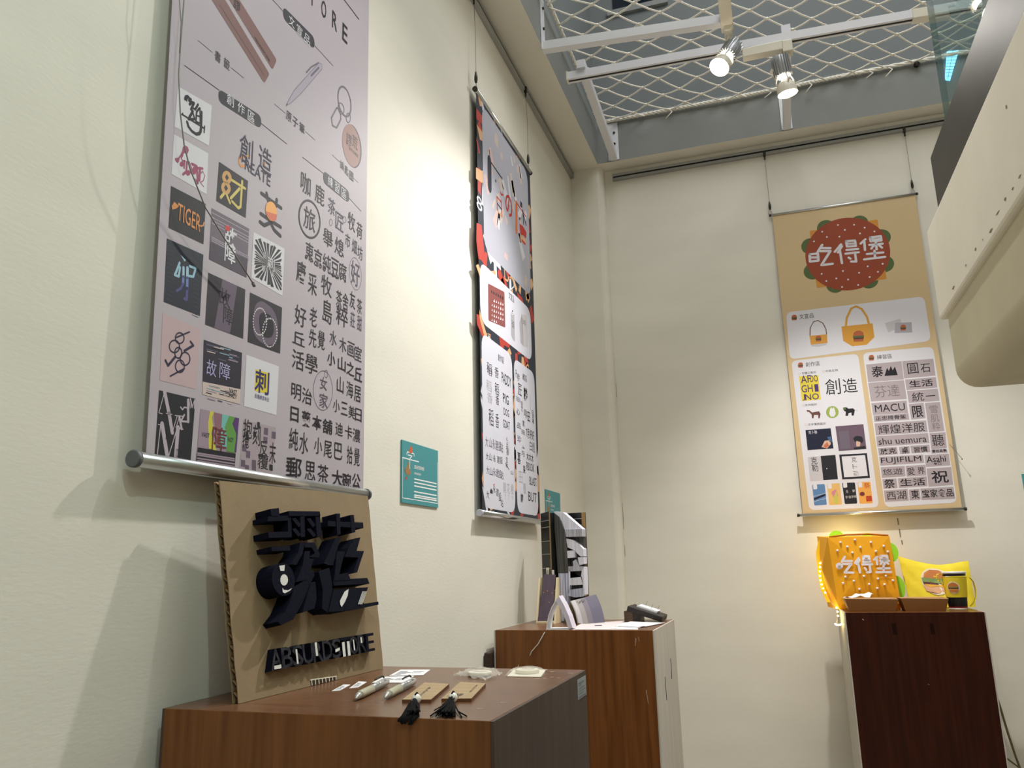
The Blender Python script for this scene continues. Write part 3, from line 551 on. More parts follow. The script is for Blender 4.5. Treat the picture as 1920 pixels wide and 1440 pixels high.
['P','pale',4,[260,277.6,259.3,275.9,257.6,275.4,256.7,276.6,257.4,278.3,259.1,278.8]],
['P','pale',4,[263.8,280.9,263.1,279.2,261.4,278.7,260.5,279.9,261.2,281.6,262.9,282.1]],
['P','pale',4,[268,283.3,267.3,281.5,265.6,281.1,264.7,282.3,265.4,284,267.1,284.5]],
['P','pale',4,[272.4,284.5,271.7,282.8,270,282.3,269,283.6,269.8,285.3,271.5,285.8]],
['P','pale',4,[276.8,284.7,276.1,282.9,274.4,282.5,273.4,283.7,274.2,285.4,275.9,285.9]],
['P','pale',4,[281,283.6,280.3,281.9,278.6,281.4,277.6,282.6,278.4,284.4,280.1,284.9]],
['P','pale',4,[284.9,281.5,284.1,279.7,282.4,279.2,281.4,280.5,282.2,282.2,283.9,282.7]],
['P','pale',4,[288.1,278.3,287.4,276.5,285.6,276,284.7,277.3,285.4,279,287.2,279.5]],
['P','pale',4,[290.7,274.2,289.9,272.4,288.2,271.9,287.2,273.2,288,274.9,289.7,275.4]],
['P','pale',4,[292.4,269.3,291.6,267.6,289.9,267.1,288.9,268.4,289.7,270.1,291.5,270.6]],
['T','ink',4,'咖',366.8,589.5,33.9,43.9,0],
['T','ink',4,'鹿',417.4,589.4,33.9,41.4,0],
['L','ink',3,4,1,[419.3,540.1,421,531.6,420.7,522.7,418.5,513.8,414.6,505.3,409.1,497.7,402.3,491.4,394.7,486.7,386.6,483.8,378.4,482.8,370.5,483.8,363.4,486.6,357.2,491.1,352.4,497.1,349.2,504.3,347.6,512.3,347.8,520.9,349.7,529.5,353.3,537.7,358.5,545.3,364.9,551.7,372.3,556.7,380.3,560,388.6,561.4,396.7,560.8,404.2,558.2,410.7,553.7,415.8,547.6]],
['T','ink',4,'旅',383.7,521.8,40.4,46,0],
['T','thin',4,'茶',463,583.4,27.7,36,0],
['T','thin',4,'匠',495.6,563.1,32.4,37.7,0],
['L','thin',3,1,1,[467.2,549.9,467.1,548.3,466.8,546.6,466.2,545,465.3,543.4,464.2,542.1,463,541.1,461.8,540.4,460.5,540,459.2,540.1,458.1,540.4,457.1,541.2,456.4,542.3,455.9,543.6,455.7,545.1,455.7,546.7,456.1,548.4,456.7,550.1,457.6,551.6,458.6,552.9,459.8,553.9,461.1,554.6,462.4,555,463.6,555,464.8,554.6,465.7,553.9,466.5,552.8,467,551.5]],
['L','thin',3,1,1,[521.6,578.9,521.5,577.3,521,575.6,520.3,574,519.3,572.5,518,571.1,516.7,570,515.2,569.2,513.7,568.8,512.3,568.7,511,569,509.9,569.6,509.1,570.6,508.5,571.8,508.3,573.3,508.4,574.9,508.8,576.5,509.5,578.2,510.5,579.7,511.8,581,513.1,582.1,514.6,583,516.1,583.4,517.5,583.5,518.8,583.2,519.9,582.6,520.8,581.6,521.3,580.4]],
['L','thin',2,1,0,[476,578.6,511.4,577.8]],
['T','ink',4,'牧',544.7,583.7,30.4,40.3,0],
['T','ink',4,'荷',578.9,577.3,24.4,36.8,0],
['T','ink',4,'舉',452.2,508.9,37.2,37.6,0],
['T','ink',4,'熄',497.1,507.1,36,38.6,0],
['T','ink2',4,'市',530.3,534.6,20.2,31.6,0],
['T','ink2',4,'畑',558.7,531.7,20.8,32.1,0],
['T','ink2',4,'坊',583.4,526.7,21.4,32.4,0],
['T','ink',4,'東',387.2,455,27.4,37,0],
['T','ink',4,'京',417.8,453,28.4,37.6,0],
['T','ink',4,'純',450.4,453.7,29.6,38.3,0],
['T','ink',4,'豆',481.8,454.9,30.7,39,0],
['T','ink',4,'腐',512.1,456.1,31.8,39.7,0],
['L','ink',3,1.6,1,[380.4,441.5,380.4,440.7,380.2,439.8,379.8,438.9,379.2,438.1,378.6,437.4,377.8,436.8,377.1,436.4,376.3,436.2,375.5,436.2,374.8,436.4,374.2,436.8,373.7,437.4,373.4,438.1,373.3,438.9,373.3,439.7,373.5,440.6,373.9,441.5,374.5,442.3,375.1,443,375.9,443.6,376.6,444,377.4,444.2,378.2,444.2,378.9,444,379.5,443.6,380,443,380.3,442.3]],
['L','ink',3,1.6,1,[398.1,441.3,398.1,440.4,397.9,439.5,397.5,438.6,396.9,437.8,396.2,437.1,395.5,436.5,394.7,436.1,393.9,435.9,393.1,435.9,392.4,436.1,391.7,436.5,391.3,437.1,391,437.8,390.8,438.6,390.9,439.5,391.1,440.4,391.5,441.3,392,442.1,392.7,442.8,393.5,443.4,394.3,443.8,395.1,444,395.9,444,396.6,443.8,397.2,443.4,397.7,442.8,398,442.1]],
['L','ink',3,1.6,1,[413.7,440.4,413.6,439.5,413.4,438.6,413,437.7,412.4,436.8,411.8,436.1,411,435.5,410.2,435.2,409.3,435,408.5,435,407.8,435.2,407.2,435.6,406.7,436.1,406.4,436.8,406.3,437.7,406.3,438.5,406.5,439.5,406.9,440.3,407.5,441.2,408.2,441.9,408.9,442.5,409.8,442.9,410.6,443.1,411.4,443.1,412.1,442.9,412.8,442.5,413.2,441.9,413.6,441.2]],
['L','ink',3,1.6,1,[430.8,440.4,430.7,439.5,430.5,438.5,430.1,437.6,429.5,436.8,428.8,436.1,428,435.5,427.2,435.1,426.3,434.9,425.5,434.9,424.8,435.1,424.1,435.5,423.7,436.1,423.3,436.8,423.2,437.6,423.2,438.5,423.5,439.5,423.9,440.4,424.5,441.2,425.2,441.9,425.9,442.5,426.8,442.9,427.6,443.1,428.5,443.1,429.2,442.9,429.8,442.5,430.3,441.9,430.7,441.2]],
['L','ink',3,1.6,1,[446.1,439.6,446,438.7,445.8,437.8,445.3,436.9,444.8,436,444,435.3,443.2,434.7,442.4,434.3,441.5,434.1,440.7,434.1,439.9,434.3,439.3,434.7,438.8,435.3,438.5,436,438.3,436.9,438.4,437.8,438.6,438.7,439.1,439.6,439.6,440.4,440.3,441.2,441.1,441.8,442,442.2,442.9,442.4,443.7,442.4,444.5,442.2,445.1,441.8,445.6,441.2,445.9,440.5]],
['L','ink',3,1.6,1,[479.7,438.8,479.6,437.9,479.4,437,478.9,436,478.3,435.2,477.6,434.4,476.7,433.8,475.8,433.4,474.9,433.2,474.1,433.2,473.3,433.4,472.6,433.9,472.1,434.4,471.8,435.2,471.6,436,471.7,437,472,437.9,472.4,438.8,473,439.7,473.7,440.4,474.6,441,475.5,441.4,476.4,441.6,477.2,441.6,478,441.4,478.7,441,479.2,440.4,479.5,439.7]],
['L','ink',3,1.6,1,[493.4,439.8,493.4,438.8,493.1,437.9,492.7,437,492,436.1,491.3,435.3,490.4,434.7,489.5,434.3,488.6,434.1,487.7,434.1,486.9,434.3,486.3,434.8,485.7,435.3,485.4,436.1,485.3,437,485.3,437.9,485.6,438.8,486,439.8,486.7,440.6,487.4,441.4,488.3,442,489.2,442.4,490.1,442.6,491,442.6,491.8,442.4,492.4,442,493,441.4,493.3,440.6]],
['T','ink',4,'唐',361.1,403.4,31,44.1,1],
['T','ink',4,'采',401.3,392.2,30.5,43.8,0],
['T','ink',4,'牧',451.9,405.4,39,41.6,0],
['T','ink',4,'島',457.5,352.9,34.7,48.4,0],
['L','thin',3,0.8,1,[590.1,481.2,591.1,473.1,590.9,464.9,589.3,457.1,586.5,450,582.6,444,577.9,439.5,572.5,436.5,566.9,435.3,561.1,435.9,555.6,438.3,550.6,442.2,546.3,447.6,542.9,454.2,540.7,461.6,539.7,469.4,539.9,477.4,541.3,485.1,544,492.1,547.7,498.1,552.3,502.8,557.5,506,563.2,507.4,569,507,574.6,504.8,579.8,500.9,584.3,495.4,587.7,488.8]],
['T','thin',4,'好',565.2,471.3,37.2,55.5,0],
['T','ink',4,'茶',500.7,393.7,22.9,35.1,0],
['T','ink',4,'舍',526.5,395.4,23.6,38.1,0],
['T','ink',4,'粹',514.1,359.7,46.3,42.6,0],
['T','ink',4,'友',555.2,408.3,23.4,37.6,0],
['T','ink2',4,'茶',585.5,403.2,21.2,34.2,0],
['T','thin',4,'甜',586.9,365.3,19.1,33.9,0],
['T','thin',4,'莊',557.9,364.8,18.5,33.4,0],
['T','ink',4,'好',364.2,315.6,38.5,39.7,0],
['T','ink',4,'老',407.6,327.2,25.2,38.6,0],
['P','ink2',2,[428.1,635.5,428.4,640.3,429.8,644.1,432.3,646.8,436,648.4,440.8,649,517.4,649.8,522.5,649.3,526.4,647.6,529.4,644.9,531.2,641,532,636,532,635.6,531.6,630.5,530.1,626.6,527.4,623.8,523.6,622.2,518.6,621.6,442.1,622,437.2,622.5,433.4,624.1,430.6,626.8,428.8,630.6,428.1,635.4]],
['T','white',4,'練',455,635.9,18.7,22,0],
['T','white',4,'習',481.4,635,19.3,22.3,0],
['T','white',4,'區',509.1,634.3,19.9,22.7,0],
['L','ink',2,1.2,0,[531.1,634,584.8,625.8]],
['T','ink2',4,'鑰',499.2,695.8,16,20.2,0],
['T','ink2',4,'匙',518.8,692.5,16.4,20.4,0],
['T','ink2',4,'圈',538.8,689.7,16.8,20.6,0],
['L','ink',2,0.8,0,[548.9,689.5,569.5,688]],
['P','pinkcard',1,[12.8,216.9,93.5,215.1,91.5,119.3,16,117.2]],
['L','navy',3,2.2,1,[59.2,191.6,59.2,189.7,58.6,187.8,57.7,185.9,56.4,184.3,54.7,182.8,52.9,181.7,50.9,181,48.8,180.7,46.9,180.8,45.1,181.3,43.6,182.2,42.4,183.5,41.6,185,41.2,186.8,41.3,188.6,41.8,190.5,42.7,192.3,44,194,45.6,195.4,47.5,196.5,49.4,197.3,51.5,197.6,53.4,197.6,55.2,197,56.8,196.1,58,194.9,58.9,193.3]],
['L','navy',3,2.2,1,[51,176.5,50.9,174.4,50.3,172.2,49.2,170.1,47.7,168.2,45.8,166.7,43.6,165.4,41.3,164.6,39,164.3,36.7,164.4,34.7,165,32.9,166,31.5,167.5,30.6,169.2,30.2,171.2,30.2,173.2,30.8,175.4,31.9,177.4,33.4,179.3,35.2,180.9,37.4,182.2,39.7,183,42,183.4,44.3,183.3,46.4,182.7,48.2,181.7,49.6,180.2,50.5,178.5]],
['L','navy',3,2.2,1,[56.6,168,56.6,166.2,56.2,164.3,55.4,162.6,54.4,161,53.1,159.7,51.5,158.7,49.9,158.1,48.3,157.9,46.6,158.1,45.2,158.8,43.9,159.7,42.9,161.1,42.2,162.6,41.9,164.4,41.9,166.2,42.3,168,43,169.8,44.1,171.3,45.4,172.7,46.9,173.6,48.5,174.3,50.2,174.5,51.8,174.3,53.3,173.7,54.6,172.7,55.6,171.4,56.3,169.8]],
['L','navy',3,2.2,1,[74.5,163,74.4,160.8,73.8,158.5,72.7,156.4,71.2,154.5,69.4,152.8,67.2,151.6,65,150.8,62.7,150.6,60.5,150.8,58.4,151.5,56.7,152.6,55.3,154.2,54.4,156,54,158.1,54,160.3,54.6,162.5,55.6,164.7,57.1,166.6,58.9,168.2,61,169.5,63.3,170.3,65.6,170.6,67.8,170.4,69.9,169.7,71.7,168.6,73.1,167,74,165.1]],
['L','navy',3,2.2,1,[63.8,149,63.7,146.9,63.2,144.7,62.2,142.7,60.9,140.9,59.2,139.4,57.3,138.3,55.2,137.6,53.1,137.4,51.1,137.6,49.3,138.3,47.7,139.5,46.5,140.9,45.6,142.7,45.2,144.7,45.3,146.8,45.8,148.9,46.7,150.9,48,152.7,49.7,154.2,51.6,155.3,53.6,156.1,55.7,156.3,57.7,156.1,59.6,155.4,61.2,154.3,62.5,152.8,63.4,151]],
['L','navy',2,2.6,0,[41.4,187.2,70.1,204.2]],
['L','navy',2,2.6,0,[36.2,127.6,64.1,145.5]],
['L','navy',2,4,0,[73.6,189.7,80.2,185.4,61.7,172.3]],
['L','navy',2,4,0,[24.4,148.5,30.2,142.2,43.9,159]],
['P','glitch',1,[102.6,200.6,197.1,202.8,197.9,115,106.3,114.2]],
['P','flesh',2,[105.5,134.2,197.7,140.7,197.9,115.4,106.6,114.3]],
['P','flesh',3,[123.8,195.8,150.5,197.7,150.6,196,123.9,194.2]],
['P','dark2',3,[126.2,198.2,135.8,198.9,136,197.2,126.3,196.6]],
['P','gl3',3,[108.1,196.1,137.1,198.2,137.2,196.5,108.3,194.5]],
['P','gl1',3,[164.4,188.2,173.6,188.8,173.7,187.1,164.5,186.5]],
['P','gl1',3,[126.8,132.3,147.2,132.7,147.4,131.1,126.9,130.6]],
['P','flesh',3,[111.1,185.1,130.9,186.3,131,184.7,111.2,183.5]],
['P','dark2',3,[144.7,123.4,170.8,123.8,171,122.1,144.8,121.7]],
['P','gl1',3,[140.8,189.7,165.2,191.3,165.3,189.6,140.9,188.1]],
['P','gl2',3,[114.9,122.9,138.8,123.3,138.9,121.7,115,121.3]],
['P','gl1',3,[141.5,198.9,167.4,200.7,167.5,199,141.7,197.3]],
['P','gl3',3,[163.1,191.9,190,193.7,190.1,191.9,163.3,190.2]],
['P','gl3',3,[158.7,127.4,181,127.8,181.1,126.2,158.8,125.8]],
['P','flesh',3,[158.7,133.6,178.1,134,178.2,132.3,158.9,131.9]],
['P','dark2',3,[113.9,119.3,127.7,119.5,127.8,117.8,114,117.7]],
['P','flesh',3,[166.2,112.7,178.3,112.7,178.4,111.1,166.3,111]],
['P','dark2',3,[134.5,195,151.6,196.1,151.7,194.4,134.7,193.3]],
['P','gl3',3,[109.5,187.8,135.5,189.5,135.6,187.8,109.6,186.2]],
['P','gl1',3,[126.6,126.4,156.3,126.9,156.4,125.3,126.7,124.8]],
['P','gl3',3,[109,194.8,127.4,196.1,127.6,194.4,109.2,193.2]],
['P','gl2',3,[120.3,131.4,141.7,131.9,141.8,130.3,120.4,129.8]],
['P','gl3',3,[164.9,185.5,184.2,186.6,184.3,184.9,165.1,183.8]],
['P','flesh',3,[133.1,132.7,142.2,133,142.3,131.3,133.3,131.1]],
['P','gl3',3,[166.6,191.7,177.1,192.4,177.3,190.7,166.7,190]],
['P','gl1',3,[113.1,196.2,122.2,196.9,122.3,195.2,113.2,194.6]],
['P','dark2',3,[147.3,129.4,169.4,129.8,169.6,128.2,147.5,127.8]],
['P','gl2',3,[118.3,111,136.6,111.2,136.7,109.5,118.5,109.5]],
['P','gl1',3,[114.8,126.6,133,126.9,133.1,125.3,114.9,125]],
['P','gl3',3,[142.5,112.2,153.7,112.3,153.8,110.6,142.7,110.6]],
['P','gl2',3,[162.5,183.7,187.6,185.2,187.7,183.5,162.6,182]],
['P','gl3',3,[137.4,178.7,157.6,179.8,157.8,178.1,137.5,177]],
['P','dark2',3,[124.3,194.1,150.6,195.9,150.8,194.3,124.4,192.5]],
['P','flesh',3,[155.9,123,181.4,123.4,181.5,121.7,156,121.4]],
['P','gl2',3,[158.5,131.1,177.2,131.5,177.3,129.8,158.6,129.4]],
['P','gl2',3,[164.5,193.4,184,194.7,184.2,193,164.6,191.7]],
['T','lav',5,'故',123.4,159.6,23.1,25.4,0],
['T','lav',5,'障',155.6,161.7,26.4,27,0],
['T','ink',5,'VAST',178.6,133,19.8,7.5,1],
['T','ink',5,'HAZY',179.1,125.9,19.2,7.1,1],
['P','card',1,[208.4,202.3,301.5,203.4,299.5,114.5,208.7,114.3]],
['P','yellow',2,[234.5,183.4,274.9,184.5,274.7,147.2,235.4,145.7]],
['T','blue',5,'刺',254.4,165.2,40,41.2,1],
['T','blue',5,'反覆練習末日',255.5,137.5,40,7.5,0],
['P','dark',1,[16.1,102.6,91.9,104.5,89.3,3.1,16,2.8]],
['L','lil',2,1.4,0,[18.4,70.1,26.8,102.5]],
['L','lil',2,6.5,0,[26.8,102.5,38.5,72.6]],
['L','lil',2,1.4,0,[18.4,70.1,25.5,70]],
['L','lil',2,1.4,0,[32.2,71.9,45.1,72.2]],
['L','lil',2,6.5,0,[38.5,72.6,47.5,45.9]],
['L','lil',2,1.4,0,[47.5,45.9,55.6,72.7]],
['L','lil',2,1.4,0,[50.4,71.8,67.6,73.4]],
['L','lil',2,1.4,0,[54.6,54.5,59.7,71.5]],
['L','lil',2,4.3,0,[59.7,71.5,66.1,54.3]],
['L','lil',2,1.4,0,[54.7,53.5,69.9,54]],
['L','lil',2,5,0,[76.3,99.6,79.1,67]],
['L','lil',2,2.2,0,[61.1,86.1,65.4,83,69.1,87.5,77.4,87.1]],
['L','lil',2,2.9,0,[70.1,76.1,63.5,65.4,79.1,67]],
['L','lil',2,1.4,0,[77.6,100.8,82,87.9]],
['L','lil',2,2.9,0,[80.8,102.4,85.5,90.5]],
['L','lil',2,1.4,0,[85.5,90.5,90.1,102.2]],
['L','lil',2,2.9,0,[90.1,102.2,91.2,89.5]],
['L','lil',2,1.7,0,[23.5,55.2,20.6,6.4]],
['L','lil',2,7.2,0,[26,55.6,42,6.2]],
['L','lil',2,1.7,0,[41.9,7.1,57.2,54.9]],
['L','lil',2,7.2,0,[58.5,55.1,57.6,6.1]],
['L','lil',2,1.4,0,[17.9,53.4,28.7,53.8]],
['L','lil',2,1.7,0,[16.1,7.1,29.7,7.3]],
['L','lil',2,1.7,0,[44.5,6.5,66.8,6.8]],
['L','lil',2,1.4,0,[53.2,55.2,63.8,55.3]],
['T','dark',5,'COCO',59.2,17.5,3.7,13,0],
['T','dark',5,'GOOG',36.2,41.4,3.5,14.6,0],
['P','gl2',1,[104.7,91.3,197,91.8,191.6,3.6,100.5,3]],
['P','mix1',2,[104.7,91.3,125.8,91.6,127.6,33.9,102.9,34.6]],
['P','yel2',3,[125.8,91.6,135.4,91.3,131,82.4,135.1,69,131.6,56.4,145.6,32.2,127.6,32.9,122.9,73]],
['P','teal2',3,[154.7,91.5,172,91.8,166.9,76,172.8,39.8,154.2,39.4]],
['P','green',4,[172,91.8,186.5,91.7,180.9,80.3,191.8,65.2,190.9,33.8,170.1,34.3,170,55.8,162.5,71.2]],
['P','purple',5,[186.5,91.7,197,91.8,194,35.2,189.1,35.7,192.7,65.3,180.9,80.3]],
['P','mix2',2,[135.4,91.3,154.7,91.5,155.7,39.6,145.3,36.2]],
['P','dark3',5,[103.1,31.7,192.6,33,191.6,3.6,100.5,3]],
['L','gl2',6,2.5,0,[102.5,22.9,190,24.4]],
['L','gl2',6,2.5,0,[102.7,20,190.2,21.3]],
['L','gl2',6,2.5,0,[103.1,15.2,190.6,16.2]],
['L','gl2',6,2.5,0,[103.4,11.4,190.9,12.1]],
['T','maroon',6,'障',151,51.1,33.9,38.1,0],
['T','navy',6,'VAST',118.7,52.9,17.9,7.1,0],
['T','navy',6,'HAZY',178.1,53.9,13.9,7,0],
['P','paperg',1,[209.7,91.3,300.1,92.5,291.7,3.1,204,2.7]],
['T','dark',4,'抱',220.9,78.1,23.6,31.9,0],
['T','dark',4,'刻',245.7,71,20.9,34.5,0],
['T','dark',4,'反',266.6,51.9,21.5,26.1,0],
['T','dark',4,'覆',266.5,27.9,30.3,23.8,0],
['T','dark',4,'末',292.7,46.4,18.5,37.6,0],
['T','dark',4,'掩',217.2,58.3,16.7,25.3,0],
['P','dark',4,[245.7,93.9,252.8,94.2,253.6,83.3,246.5,83.1]],
['P','dark',4,[236.1,76,243.8,76.2,244.4,67.6,236.7,67.5]],
['P','dark',4,[250.8,8.9,266.8,8.6,267.2,2.1,251.3,2.5]],
['P','dark',4,[284.7,26.1,294.3,26,295,16.1,285.3,16.2]],
['P','dark',4,[253,40.4,267.3,40.4,267.6,36.1,253.3,36.1]],
['P','dark',4,[216.1,73,222.9,73.2,223.8,60.5,217,60.4]],
['P','mauveM',2,[207.6,25.4,218.2,25.4,218.4,14,207.7,14.1]],
['P','mauveM',2,[218.1,18.2,228.9,18.1,229,6.7,218.2,6.9]],
['P','mauveM',2,[236,28.7,247.1,28.7,247.3,17.1,236.2,17.2]],
['P','mauveM',2,[236.8,18.1,247.9,18,248,6.5,236.9,6.7]],
['P','mauveM',2,[265.6,87.1,277.2,87.6,277.3,75.5,265.6,75.2]],
['P','mauveM',2,[264.8,71.5,276.5,71.8,276.5,59.9,264.9,59.6]],
['P','mauveM',2,[209,50.8,219.7,51,219.9,39.5,209.2,39.4]],
['P','mauveM',2,[219.7,41.6,230.6,41.7,230.8,30.2,219.9,30.2]],
['P','mauveM',2,[287.9,83.8,299.9,84.3,299.9,72,287.9,71.7]],
['T','ink',4,'丘',360.6,271.3,40.9,25.8,0],
['T','ink',4,'先',407.7,284.4,25.7,35.5,0],
['T','ink',4,'覺',438.1,288.6,25.3,37.4,0],
['T','ink2',4,'水',481.9,304.1,26.7,30.6,0],
['T','ink2',4,'木',519.8,299.9,27.9,31.2,0],
['T','ink2',4,'画',553.9,298.1,29,31.7,0],
['T','ink2',4,'室',583.7,296.5,30,32.2,0],
['T','ink',4,'活',360.9,229.3,39.4,36.4,0],
['T','ink',4,'學',406.2,231.7,41.8,37.4,0],
['T','ink',4,'小',476.7,259.5,29.8,28.8,1],
['T','ink',4,'山',517.6,258.5,31.2,29.5,1],
['T','ink',4,'之',553,256.3,32.5,30,1],
['T','ink',4,'丘',585.5,251.9,33.7,30.5,1],
['L','thin',3,1,1,[484.5,196,484,186.9,481.7,177.9,477.8,169.6,472.5,162.3,466,156.4,458.8,152.2,451.1,149.8,443.4,149.5,436.1,151,429.4,154.5,423.8,159.6,419.5,166.1,416.6,173.8,415.3,182.1,415.6,190.9,417.7,199.5,421.3,207.7,426.3,215,432.4,221.1,439.5,225.6,447.1,228.3,454.9,229.1,462.5,227.8,469.5,224.5,475.4,219.4,480.1,212.7,483.1,204.7]],
['L','thin',3,1,1,[464.7,225.8,464.7,224,464.3,222.3,463.7,220.7,462.9,219.3,461.9,218.1,460.7,217.3,459.5,216.8,458.2,216.7,457,217.1,455.9,217.7,455,218.8,454.2,220.1,453.7,221.6,453.5,223.3,453.6,225,453.9,226.8,454.5,228.4,455.3,229.8,456.3,230.9,457.5,231.8,458.7,232.3,460,232.3,461.2,232,462.3,231.4,463.3,230.3,464,229,464.5,227.5]],
['T','thin',4,'女',450.8,203.4,25.5,25.4,0],
['T','thin',4,'家',452.6,169.2,30,27.8,0],
['T','ink',4,'山',513.4,213.8,26,33.1,0],
['T','ink',4,'海',552.1,211.7,27.1,33.8,0],
['T','ink',4,'居',584.4,208.5,28.1,34.3,0],
['T','ink',4,'明',358.1,168.3,31.2,29.8,0],
['T','ink',4,'治',394.3,166.8,32.7,30.5,0],
['T','ink',4,'小',500.6,167.7,24.5,26,0],
['T','ink',4,'三',531.7,167.5,25.4,26.4,0],
['T','ink',4,'美',562,165.2,26.2,26.8,0],
['T','ink',4,'日',589.9,164.1,27.1,27.3,0],
['T','ink',4,'日',355.2,125.4,26.4,27.1,1],
['T','ink',4,'藥',393.6,123.4,29.9,28.9,1],
['T','ink',4,'本',431.2,122.1,33.6,28.3,1],
['T','ink',4,'舖',469.2,120.6,35.1,29,1],
['T','ink',4,'迪',513.6,122.3,28.7,27.1,0],
['T','ink',4,'卡',550.7,121.4,29.9,27.7,0],
['T','ink',4,'濃',583.6,119.5,31,28.2,0],
['T','ink',4,'純',355,79.8,27.5,39.5,0],
['T','ink',4,'水',388.5,76.9,28.7,40.3,0],
['T','ink',4,'小',437.5,78.6,27.8,31.8,0],
['T','ink',4,'尾',472.7,76.2,29,32.4,0],
['T','ink',4,'巴',512.2,77.4,30.4,33.2,0],
['T','ink',4,'拾',557.8,75.3,22.8,36.7,0],
['T','ink',4,'覺',586.9,74.8,23.5,37.3,0],
['T','ink',4,'郵',359.2,27.9,49.3,37.9,1],
['T','ink',4,'思',412.8,27.7,35.5,35.6,0],
['T','ink',4,'茶',457.6,26.1,38.8,36.6,0],
['T','ink',4,'大',510.9,23.2,42.9,32.7,1],
['T','ink',4,'碗',547.4,21.5,35.6,30.8,1],
['T','ink',4,'公',586.3,25,34.6,30.2,1]]
